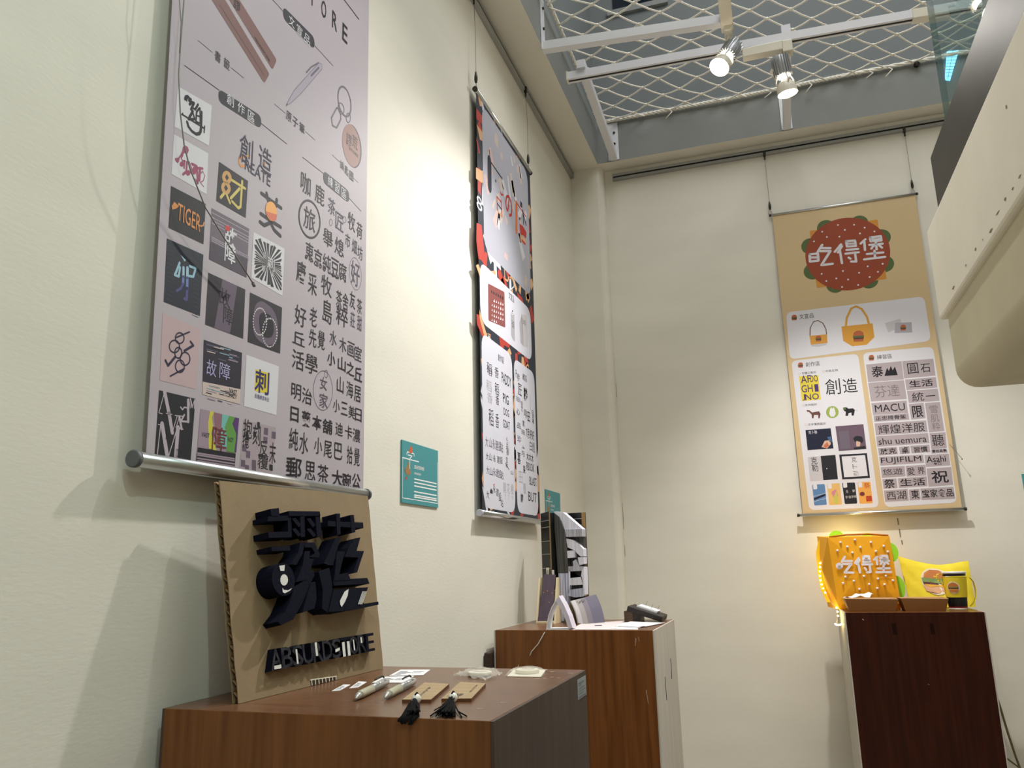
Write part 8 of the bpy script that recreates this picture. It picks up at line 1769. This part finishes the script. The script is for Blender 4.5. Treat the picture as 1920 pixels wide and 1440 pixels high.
def front(x, z, h=0):
    "point on the creased front of the bag"
    cx_, cz = 1.127, 1.24; hw = .107; hh = .125
    e = max(abs(x-cx_)/hw, abs(z-cz)/hh); return V((x, YF-.012*(1-min(1, e))-h, z))
mb = MB().m('felt_orange_dark'); mb.tube([V((1.02, YF+.004, 1.357)), V((1.08, YF+.002, 1.3635)), V((1.16, YF+.002, 1.3635)), V((1.225, YF+.003, 1.356))], .0035, 6); mb.build('zip_edge', t)
for x, z in ((1.057, 1.336), (1.108, 1.344), (1.162, 1.333), (1.079, 1.319), (1.124, 1.316), (1.204, 1.318), (1.043, 1.306), (1.094, 1.297), (1.175, 1.3), (1.216, 1.297), (1.061, 1.21), (1.124, 1.211), (1.199, 1.211), (1.171, 1.201), (1.088, 1.195), (1.221, 1.194), (1.05, 1.187), (1.139, 1.182), (1.191, 1.18), (1.104, 1.165), (1.165, 1.167)):
    mb = MB().m('felt_white'); mb.ball(front(x, z, .003), .0044, u=10, v=6); mb.build('sesame_dot', t)
STR = [[(1.066,1.283),(1.054,1.265)],[(1.061,1.268),(1.089,1.267)],[(1.058,1.257),(1.086,1.257),(1.06,1.226),(1.089,1.225)],[(1.113,1.277),(1.099,1.259)],[(1.115,1.27),(1.104,1.256)],[(1.109,1.26),(1.112,1.225)],[(1.129,1.283),(1.149,1.283),(1.149,1.271),(1.129,1.27),(1.129,1.283)],[(1.127,1.263),(1.151,1.264)],[(1.124,1.254),(1.156,1.254)],[(1.148,1.253),(1.148,1.226),(1.136,1.225)],[(1.13,1.241),(1.134,1.234)],[(1.177,1.28),(1.165,1.27)],[(1.174,1.275),(1.174,1.253)],[(1.188,1.283),(1.211,1.283),(1.211,1.273),(1.188,1.272),(1.188,1.283)],[(1.186,1.265),(1.215,1.265)],[(1.199,1.271),(1.199,1.252)],[(1.193,1.262),(1.186,1.254)],[(1.205,1.261),(1.212,1.254)],[(1.195,1.249),(1.193,1.228)],[(1.174,1.238),(1.215,1.238)],[(1.168,1.225),(1.218,1.225)]]
mb = MB().m('felt_white')
for s_ in STR:
    for (xa, za), (xb, zb) in zip(s_, s_[1:]):
        d2 = V((xb-xa, zb-za)).normalized(); nx, nz = -d2.y*0.0041, d2.x*0.0041
        mb.face([front(xa+nx, za+nz, .006), front(xa-nx, za-nz, .006), front(xb-nx, zb-nz, .006), front(xb+nx, zb+nz, .006)])
    for xa, za in s_: mb.face([front(xa+0.0041*math.cos(q*.7854), za+0.0041*math.sin(q*.7854), .0061) for q in range(8)])
mb.face([front(1.044+.0125*math.cos(a*.5236), 1.25+.0125*math.sin(a*.5236), .0061) for a in range(12)])
for x0, x1, z0, z1 in ((1.036, 1.054, 1.244, 1.256), (1.129, 1.149, 1.271, 1.283), (1.188, 1.211, 1.273, 1.282)): mb.face([front(x0, z0, .008), front(x1, z0, .008), front(x1, z1, .008), front(x0, z1, .008)])
mb.m('felt_orange_dark')
for x, z in ((1.044, 1.25), (1.139, 1.277), (1.2, 1.278)): mb.tube([front(x-.005, z, .009), front(x+.005, z, .009)], .0008, 5)
mb.build('lettering', t, normals=False)
for c, rx, rz in (((1.052, 3.40, 1.352), .030, .032), ((1.166, 3.44, 1.345), .024, .028), ((1.238, 3.40, 1.295), .026, .036), ((1.246, 3.40, 1.165), .026, .044), ((.990, 3.46, 1.285), .012, .03)):
    mb = MB().m('felt_green'); q = [(c[0]+rx*math.cos(a*math.pi/10), c[2]+rz*math.sin(a*math.pi/10)) for a in range(20)]
    mb.prism(q, lambda a, b: (a, c[1], b), lambda a, b: (a, c[1]+.004, b)); mb.build('lettuce_leaf', t)
mb = MB().m('felt_yellow'); pth = [(.987, 1.349), (.972, 1.304), (.970, 1.225), (.975, 1.164), (.993, 1.112)]
mb.prism(pth+[(1.02, 1.112), (1.02, 1.349)], lambda a, b: (a, 3.435, b), lambda a, b: (a, 3.443, b)); mb.build('cheese_layer', t)
t = thing('string_light', 'string of small warm LED bulbs wound round the burger bag', 'string light', (.98, 3.40, 1.2))
BU = [(.982, 3.40, 1.261), (.980, 3.40, 1.246), (.978, 3.40, 1.230), (.977, 3.40, 1.213), (.977, 3.40, 1.197), (.979, 3.40, 1.181), (.983, 3.40, 1.166), (.988, 3.38, 1.151), (1.017, 3.27, 1.101), (1.019, 3.27, 1.087), (1.019, 3.27, 1.072)]
RING = [(1.0075, 3.27, 1.043), (1.0125, 3.262, 1.0405), (1.018, 3.26, 1.0405), (1.023, 3.262, 1.0415), (1.028, 3.268, 1.0435)]
BACK = [(1.05, 3.56, 1.30), (1.12, 3.57, 1.33), (1.20, 3.56, 1.30), (1.22, 3.56, 1.22)]
mb = MB().m('wire_clear'); mb.tube([(1.0, 3.53, 1.30)]+BU[:8]+[(1.0, 3.33, 1.12)]+BU[8:]+[(1.014, 3.27, 1.055)]+RING+[(1.03, 3.275, 1.09)], .0007, 5); mb.tube(BACK+[(1.0, 3.53, 1.30)], .0007, 5); mb.build('wire', t)
for p in BU+RING+BACK:
    mb = MB().m('led'); mb.ball(p, .0032, u=8, v=6); mb.build('bulb', t)
o = lamp('string_light_glow', 'POINT', (1.1, 3.60, 1.345), .55, (1, .78, .28), shadow_soft_size=.02)
o = lamp('string_light_glow', 'POINT', (1.0, 3.34, 1.065), .3, (1, .80, .32), shadow_soft_size=.01)
t = thing('tote_bag', 'yellow fabric pouch printed with a burger, leaning behind the plastic cup', 'bag', (1.39, 3.44, RZ))
top = lambda a: V((1.268+.238*a, 3.46, 1.281-.038*math.sin(min(1, a*1.15)*math.pi*.62)+(.012*max(0, a-.55)/.45)))
bot = lambda a: V((1.284+.216*a, 3.415, RZ+.001))
def tote(a, b, s): 
    p = bot(a).lerp(top(a), b); th = .026*math.sin(math.pi*min(1, max(0, a)))**.5*(1-b)**.4+.002; w_ = .0025*math.sin(a*23+b*9)*math.sin(b*7)
    return p+V((0, s*(th+w_), 0))
mb = MB().m('tote')
for s_ in (-1, 1): mb.grid([[tote(i/20, j/14, s_) for i in range(21)] for j in range(15)])
mb.grid([[tote(0, j/14, -1), tote(0, j/14, 1)] for j in range(15)]); mb.grid([[tote(1, j/14, -1), tote(1, j/14, 1)] for j in range(15)])
mb.build('pouch', t)
mb = MB()
def patch(m_, P, h):
    mb.m(m_); q = []
    for x, z in P:
        a = (x-1.284+.016*(z-RZ)/.18)/.225; b = (z-RZ)/.16; q.append(tote(min(1, max(0, a)), min(1, b), -1)+V((0, -.002-h*.0006, 0)))
    f = mb.face(q); bmesh.ops.triangulate(mb.bm, faces=[f])
bx, bz = 1.382, 1.187
patch('burger_edge', [(bx+.050*math.cos(a*.314), bz+.050*math.sin(a*.314)) for a in range(20)], 0)
patch('burger_bun', [(bx-.042, bz+.008), (bx-.036, bz+.028), (bx-.018, bz+.042), (bx+.01, bz+.044), (bx+.034, bz+.032), (bx+.044, bz+.008)], 1)
patch('burger_green', [(bx-.048, bz+.008), (bx+.048, bz+.008), (bx+.046, bz-.004), (bx+.02, bz-.008), (bx-.02, bz-.004), (bx-.046, bz-.006)], 2)
patch('burger_meat', [(bx-.044, bz-.006), (bx+.044, bz-.008), (bx+.044, bz-.016), (bx-.044, bz-.014)], 1)
patch('burger_cheese', [(bx-.044, bz-.014), (bx+.044, bz-.016), (bx+.02, bz-.022), (bx, bz-.016), (bx-.02, bz-.024)], 2)
patch('burger_low', [(bx-.044, bz-.018), (bx+.044, bz-.02), (bx+.04, bz-.040), (bx, bz-.044), (bx-.038, bz-.038)], 1)
mb.build('burger_print', t, normals=False)
def tray(label, x0, x1, y0, y1):
    t = thing('paper_tray', label, 'tray', ((x0+x1)/2, (y0+y1)/2, RZ), 'brown paper food trays')
    h = .043; f = .012; mb = MB().m('kraft')
    lo = [V((x0+f, y0+f*.8, RZ)), V((x1-f, y0+f*.8, RZ)), V((x1-f, y1-f, RZ)), V((x0+f, y1-f, RZ))]; hi = [V((x0, y0, RZ+h+.002)), V((x1, y0, RZ+h-.001)), V((x1, y1, RZ+h)), V((x0, y1, RZ+h))]
    mb.face(lo)
    for i in range(4): mb.face([lo[i-1], lo[i], hi[i], hi[i-1]])
    c = sum(lo, V())/4; mb.m('kraft_in'); k = lambda p: p+(V((c.x, c.y, p.z))-p)*.02+V((0, 0, .0008)); L2 = [k(p) for p in lo]; H2 = [k(p) for p in hi]
    mb.face(L2)
    for i in range(4): mb.face([L2[i-1], L2[i], H2[i], H2[i-1]])
    for i in range(4): mb.face([hi[i-1], hi[i], H2[i], H2[i-1]])
    mb.build('tray_body', t, normals=False)
    for sx, xx in ((0, x0), (1, x1)):
        mb = MB().m('kraft'); mb.face([V((xx+(.002 if not sx else -.002), y0+.003, RZ+h)), V((xx+(.028 if not sx else -.028), y0+.0012, RZ+h+.001)), V((xx+(.022 if not sx else -.022), y0+.010, RZ+.004))]); mb.build('corner_fold', t, normals=False)
    return t
tray('brown paper tray with a white napkin, in front of the orange bag', 1.042, 1.216, 3.165, 3.275)
tray('empty brown paper tray in front of the yellow pouch', 1.224, 1.374, 3.165, 3.285)
mb = MB().m('paper_white'); pz = RZ+.043; mb.grid([[V((1.037+.090*i/6+.02*j/4, 3.185+.075*j/4, pz+.003+.012*math.sin(i/6*2.2)*(.4+j/4*.8)+.004*math.sin(i*2+j))) for i in range(7)] for j in range(5)])
mb.grid([[V((1.037+.090*i/6+.02*j/4, 3.185+.075*j/4, pz+.0022+.012*math.sin(i/6*2.2)*(.4+j/4*.8)+.004*math.sin(i*2+j))) for i in range(7)] for j in range(5)])
o = mb.build('napkin', origin=(1.08, 3.22, pz), normals=False); tag(o, 'crumpled white napkin lying in the left brown paper tray', 'napkin')
t = thing('plastic_cup', 'clear plastic cup with a dark striped bottom, in a yellow carrier', 'cup', (1.413, 3.245, RZ)); CX, CY = 1.4135, 3.245
def ring(z0, r0, z1, r1, m_, nm, cap=False):
    mb = MB().m(m_); mb.tube([(CX, CY, z0), (CX, CY, z1)], [r0, r1], 32, cap=cap); return mb.build(nm, t)
rad = lambda z: .0292+(z-RZ)/.13*.0085
ring(RZ, rad(RZ), RZ+.008, rad(RZ+.008), 'cup_clear', 'base', True); ring(RZ+.008, rad(RZ+.008), RZ+.0125, rad(RZ+.0125), 'cup_red', 'red_band')
dk = ring(RZ+.0125, rad(RZ+.0125), RZ+.046, rad(RZ+.046), 'cup_black', 'dark_band')
mb = MB().m('cup_stripe')
for k in range(12):
    a0 = -2.5+k*.17
    P = []
    for j in range(5):
        z = RZ+.015+j*.007; a = a0+j*.05; P.append((CX+(rad(z)+.0004)*math.cos(a), CY+(rad(z)+.0004)*math.sin(a), z))
    mb.tube(P, .0005, 4)
mb.build('stripe', dk)
ring(RZ+.116, rad(RZ+.116), RZ+.124, rad(RZ+.124), 'cup_black', 'lid_band'); ring(RZ+.124, rad(RZ+.124)+.001, RZ+.131, rad(RZ+.131)+.001, 'cup_rim', 'rim', True)
t = thing('cup_carrier', 'yellow fabric cup carrier with strap and small burger patch, round the plastic cup', 'carrier', (1.413, 3.245, RZ+.046))
mb = MB().m('tote'); mb.tube([(CX, CY, RZ+.044), (CX, CY, RZ+.113)], [rad(RZ+.044)+.0018, rad(RZ+.113)+.0018], 32, cap=False); mb.build('sleeve', t)
def strap(P, w_):
    mb = MB().m('tote'); P = [V(p) for p in P]
    for s_ in (0, .0014): mb.grid([[p+V((s_, -w_/2, 0)), p+V((s_, w_/2, 0))] for p in P])
    for y in (-w_/2, w_/2): mb.grid([[p+V((0, y, 0)), p+V((.0014, y, 0))] for p in P])
    mb.build('strap', t, normals=False)
strap([(1.451, CY, 1.203), (1.462, CY, 1.201), (1.471, CY, 1.188), (1.4745, CY, 1.160), (1.472, CY, 1.135), (1.464, CY, 1.118), (1.450, CY, 1.104)], .022)
strap([(1.378, CY, 1.212), (1.366, CY, 1.2165), (1.358, CY, 1.213), (1.361, CY, 1.2), (1.372, CY, 1.18), (1.381, CY, 1.165)], .022)
mb = MB()
def cyl(x, z, h): a = -math.pi/2+x/.036; rr_ = rad(z)+.0022+h; return (CX+rr_*math.cos(a), CY+rr_*math.sin(a), z)
zc = 1.169
def rows(m_, L, h):
    mb.m(m_); mb.grid([[cyl(xl+(xr-xl)*k/10, z, h) for k in range(11)] for z, xl, xr in L])
rows('burger_edge', [(zc+.0205*math.sin(a*.314-1.57), -.013-.0195*math.cos(a*.314-1.57), -.013+.0195*math.cos(a*.314-1.57)) for a in range(11)], .0005)
rows('burger_bun', [(zc+.003, -.029, .003), (zc+.009, -.028, .002), (zc+.014, -.023, -.003), (zc+.0175, -.016, -.010)], .0010)
rows('burger_green', [(zc+.003, -.030, .004), (zc+.0005, -.030, .004)], .0012)
rows('burger_meat', [(zc+.0005, -.029, .003), (zc-.005, -.029, .003)], .0010)
rows('burger_cheese', [(zc-.005, -.029, .003), (zc-.0075, -.028, .002)], .0010)
rows('burger_bun', [(zc-.0075, -.028, .002), (zc-.0135, -.026, 0), (zc-.016, -.021, -.005)], .0010)
mb.build('burger_patch', t, normals=False)
mb = MB().m('cord_olive'); mb.tube([(1.50, 3.625, 1.05), (1.53, 3.63, .9), (1.563, 3.63, .778), (1.575, 3.63, .712), (1.586, 3.62, .62), (1.597, 3.61, .547), (1.61, 3.6, .48), (1.64, 3.55, .2), (1.66, 3.5, .006)], .004, 8)
mb.tube([(1.53, 3.61, .565), (1.565, 3.6, .542), (1.607, 3.6, .507), (1.68, 3.6, .45)], .003, 8); o = mb.build('power_cord', origin=(1.56, 3.6, 0)); tag(o, 'olive power cord hanging beside the dark brown pedestal', 'cord')
# ---------------------------------------------------------------- net, light track, spotlights
t = thing('safety_net', 'white knotted rope safety net stretched across the ceiling opening', 'net', (1.2, 2.2, 3.44))
e1, e2, o0 = V((-.081, .043, 0)), V((.086, .094, 0)), V((.321, 2.712, 3.44)); rn = random.Random(8); kn = {}
for i in range(-30, 40):
    for j in range(-35, 35):
        p = o0+e1*i+e2*j
        if .17 < p.x < 2.58 and .12 < p.y < 3.59: kn[(i, j)] = p+V((rn.gauss(0, .005), rn.gauss(0, .005), rn.gauss(0, .004)-.012))
mb = MB().m('rope')
for (i, j), p in kn.items():
    if p.y > 2.0: mb.ball(p, .0078, (1.3, 1, .9), 6, 4)
    for d in ((1, 0), (0, 1)):
        q = kn.get((i+d[0], j+d[1]))
        if q is None:
            dd = (e1 if d[0] else e2); q = p+dd
            k = 1.0
            if q.y > 3.59: k = (3.59-p.y)/dd.y
            elif q.x < .165: k = (.165-p.x)/dd.x
            elif q.x > 2.59: k = (2.59-p.x)/dd.x
            q = p+dd*k
        mb.tube([p, (p+q)/2+V((0, 0, -.003)), q], .0040, 5, cap=False)
    for d in ((-1, 0), (0, -1)):
        if (i+d[0], j+d[1]) not in kn:
            dd = -(e1 if d[0] else e2); q = p+dd; k = 1.0
            if q.x < .165: k = (.165-p.x)/dd.x
            elif q.x > 2.59: k = (2.59-p.x)/dd.x
            elif q.y < .1: k = (.1-p.y)/dd.y
            elif q.y > 3.59: k = (3.59-p.y)/dd.y
            mb.tube([p, p+dd*k], .0040, 5, cap=False)
mb.build('netting', t, normals=False)
def twist(pts, r, nm):
    mb = MB().m('rope')
    for ph in range(3):
        P = []; n = 160
        for k in range(n+1):
            f = k/n*(len(pts)-1); i = min(int(f), len(pts)-2); p = V(pts[i]).lerp(V(pts[i+1]), f-i); d = (V(pts[i+1])-V(pts[i])).normalized(); a = d.orthogonal().normalized(); b = d.cross(a); an = k*1.15+ph*2.094
            P.append(p+(a*math.cos(an)+b*math.sin(an))*r*.55)
        mb.tube(P, r*.62, 5)
    mb.build(nm, t, normals=False)
twist([(.19, 3.590, 3.437), (.8, 3.588, 3.431), (1.3, 3.590, 3.436), (2.59, 3.59, 3.44)], .0085, 'edge_rope')
twist([(.172, .3, 3.44), (.170, 2.2, 3.436), (.176, 3.58, 3.436)], .0075, 'edge_rope')
for x, l in ((.52, .05), (.98, .04), (1.16, .055), (1.42, .04), (1.50, .05)):
    mb = MB().m('rope'); mb.tube([(x, 3.585, 3.43), (x+.012, 3.575, 3.412), (x-.02, 3.572, 3.43-l)], .0026, 5); mb.build('frayed_end', t)
mb = MB().m('metal_dark'); mb.tube([(1.615, 3.603, 3.425), (1.615, 3.588, 3.425)], .012, 12); mb.ball((1.615, 3.585, 3.42), .012); o = mb.build('net_anchor', origin=(1.615, 3.6, 3.425)); tag(o, 'dark metal anchor holding the net rope to the grey beam', 'anchor')
def bracket(label, a, b, plate_lo, plate_hi, bolts):
    a, b = V(a), V(b); t = thing('steel_bracket', label, 'bracket', a, 'white steel ceiling brackets')
    d = (b-a).normalized(); s_ = V((0, 0, 1)).cross(d)*.0165; p = [-s_+V((0, 0, -.015)), s_+V((0, 0, -.015)), s_+V((0, 0, .02)), -s_+V((0, 0, .02))]
    mb = MB().m('white_metal'); mb.prism([(i, 0) for i in range(4)], lambda i, _: a+p[int(i)], lambda i, _: b+p[int(i)]); mb.build('arm', t)
    mb = MB().m('white_metal'); mb.box(plate_lo, plate_hi, .001); pl_ = mb.build('plate', t)
    for q, n in bolts:
        mb = MB().m('metal_dark'); mb.tube([V(q), V(q)+V(n)*.006], .006, 6); mb.build('bolt', pl_)
bracket('white steel arm running from the left beam towards the lit spotlight', (.150, 2.622, 3.215), (.815, 2.700, 3.215), (.1485, 2.60, 3.20), (.1535, 2.645, 3.437), [((.1535, 2.622, 3.30), (1, 0, 0)), ((.1535, 2.622, 3.39), (1, 0, 0))])
bracket('white steel arm from the back beam by the corner to the left track end', (.233, 3.600, 3.237), (.257, 2.80, 3.237), (.205, 3.598, 3.225), (.258, 3.6025, 3.425), [((.24, 3.598, 3.31), (0, -1, 0)), ((.24, 3.598, 3.37), (0, -1, 0))])
bracket('white steel arm from the back beam seen end on behind the second spotlight', (1.046, 3.600, 3.237), (1.040, 2.86, 3.237), (1.022, 3.598, 3.225), (1.07, 3.6025, 3.41), [((1.046, 3.598, 3.33), (0, -1, 0))])
t = thing('light_track', 'long white track rail with a dark slot under the net', 'track', (.86, 2.865, 3.2))
A, B = V((.196, 2.826, 3.2)), V((1.70, 2.909, 3.2)); d = (B-A).normalized(); sd = V((0, 0, 1)).cross(d)
def tr(o0, o1, z0, z1, m_, mb, a=A, b=B):
    mb.m(m_); p = [sd*o0+V((0, 0, z0)), sd*o1+V((0, 0, z0)), sd*o1+V((0, 0, z1)), sd*o0+V((0, 0, z1))]
    mb.prism([(i, 0) for i in range(4)], lambda i, _: a+p[int(i)], lambda i, _: b+p[int(i)])
mb = MB(); tr(-.017, .017, .003, .021, 'white_metal', mb); tr(-.017, -.0065, -.012, .003, 'white_metal', mb); tr(.0065, .017, -.012, .003, 'white_metal', mb); mb.build('rail', t)
mb = MB(); tr(-.0064, .0064, -.0105, -.004, 'rail_slot', mb); mb.build('slot', t)
mb = MB(); e = A+d*1.28; tr(-.02, .02, -.016, .02, 'cream_plastic', mb, e, e+d*.06); mb.build('joint', t)
mb = MB(); tr(-.019, .019, -.014, .023, 'cream_plastic', mb, A-d*.004, A+d*.003); mb.build('end_cap', t)
def spotlight(label, lens, ax, stem_top, boxes, yoke):
    t = thing('track_spotlight', label, 'spotlight', stem_top, 'white track spotlights'); ax = V(ax)
    for bx_ in boxes:
        mb = MB().m('cream_plastic'); mb.box(*bx_, .003); mb.build('driver_box', t)
    mb = MB().m('cream_plastic'); mb.tube(yoke, .0095, 10); mb.build('yoke', t)
    L = V(lens); mb = MB().m('heat_sink'); a = ax.orthogonal().normalized(); b = ax.cross(a); h0, h1 = L-ax*.072, L-ax*.150
    mb.tube([h0, h0-ax*.004, h1+ax*.006, h1], [.026, .0285, .0285, .024], 24)
    for k in range(20):
        an = k*math.pi/10; r_ = a*math.cos(an)+b*math.sin(an); s_ = ax.cross(r_)*.0012
        q = [h0+r_*.028-s_, h0+r_*.034-s_, h1+r_*.034-s_, h1+r_*.028-s_]; mb.prism([(i, 0) for i in range(4)], lambda i, _: q[int(i)], lambda i, _: q[int(i)]+s_*2)
    mb.build('heat_sink', t)
    mb = MB().m('cream_plastic')
    for k in range(4):
        an = k*math.pi/2+.5; r_ = a*math.cos(an)+b*math.sin(an); mb.tube([h0+r_*.026, L-ax*.05+r_*.034, L-ax*.036+r_*.034], .003, 6)
    mb.build('prong', t)
    mb = MB().m('cream_plastic'); mb.tube([L-ax*.046, L-ax*.04, L-ax*.02, L-ax*.001], [.024, .030, .036, .0365], 32, cap=False); rg = mb.build('lamp_ring', t)
    mb = MB().m('lens'); mb.tube([L-ax*.004, L-ax*.003], [.034, .034], 32); mb.build('lens', rg)
    mb = MB().m('lens'); mb.tube([h0+ax*.003, h0+ax*.006], [.018, .014], 16); mb.build('rear_glow', rg)
s1 = SP1-SP1A*.11
spotlight('lit white spotlight tilted towards the left wall', SP1, SP1A, (.832, 2.72, 3.2), [((.808, 2.55, 3.195), (.852, 2.745, 3.235)), ((.818, 2.70, 3.176), (.846, 2.76, 3.2))], [(.832, 2.735, 3.19), (.832, 2.74, 3.165), (.822, 2.75, 3.14), s1+V((-.03, .03, .02)), s1+V((-.028, .012, 0))])
s2 = SP2-SP2A*.11
spotlight('lit white spotlight pointing straight down, right of the tilted one', SP2, SP2A, (1.038, 2.873, 3.185), [((.875, 2.845, 3.148), (1.02, 2.882, 3.186)), ((1.02, 2.852, 3.14), (1.056, 2.894, 3.188))], [(1.038, 2.872, 3.145), (1.034, 2.872, 3.128), (.998, 2.868, 3.112), (.982, 2.868, 3.085), s2+V((-.034, 0, -.012)), s2+V((-.02, 0, -.012))])
# small glowing panel that imitates a lamp reflected in the glass
t = thing('lamp_reflection', 'pale blue lit panel on the grey beam, imitating a lamp reflection in the glass', 'reflection', (1.75, 3.60, 3.39))
mb = MB().m('reflection_blue'); q = [(1.741, 3.458), (1.787, 3.452), (1.736, 3.318), (1.716, 3.326)]; mb.prism(q, lambda a, b: (a, 3.592, b), lambda a, b: (a, 3.6025, b)); mb.build('panel', t)
mb = MB().m('reflection_grid')
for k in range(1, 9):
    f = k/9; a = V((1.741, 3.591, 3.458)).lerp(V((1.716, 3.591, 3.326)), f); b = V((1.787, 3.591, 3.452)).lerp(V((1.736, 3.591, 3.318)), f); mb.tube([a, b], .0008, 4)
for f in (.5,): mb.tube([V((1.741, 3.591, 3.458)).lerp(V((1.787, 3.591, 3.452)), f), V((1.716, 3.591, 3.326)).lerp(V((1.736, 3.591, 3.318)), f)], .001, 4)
mb.build('reflection_lines', t)
for o in list(bpy.data.objects):
    if '_o' in o.keys(): del o['_o']
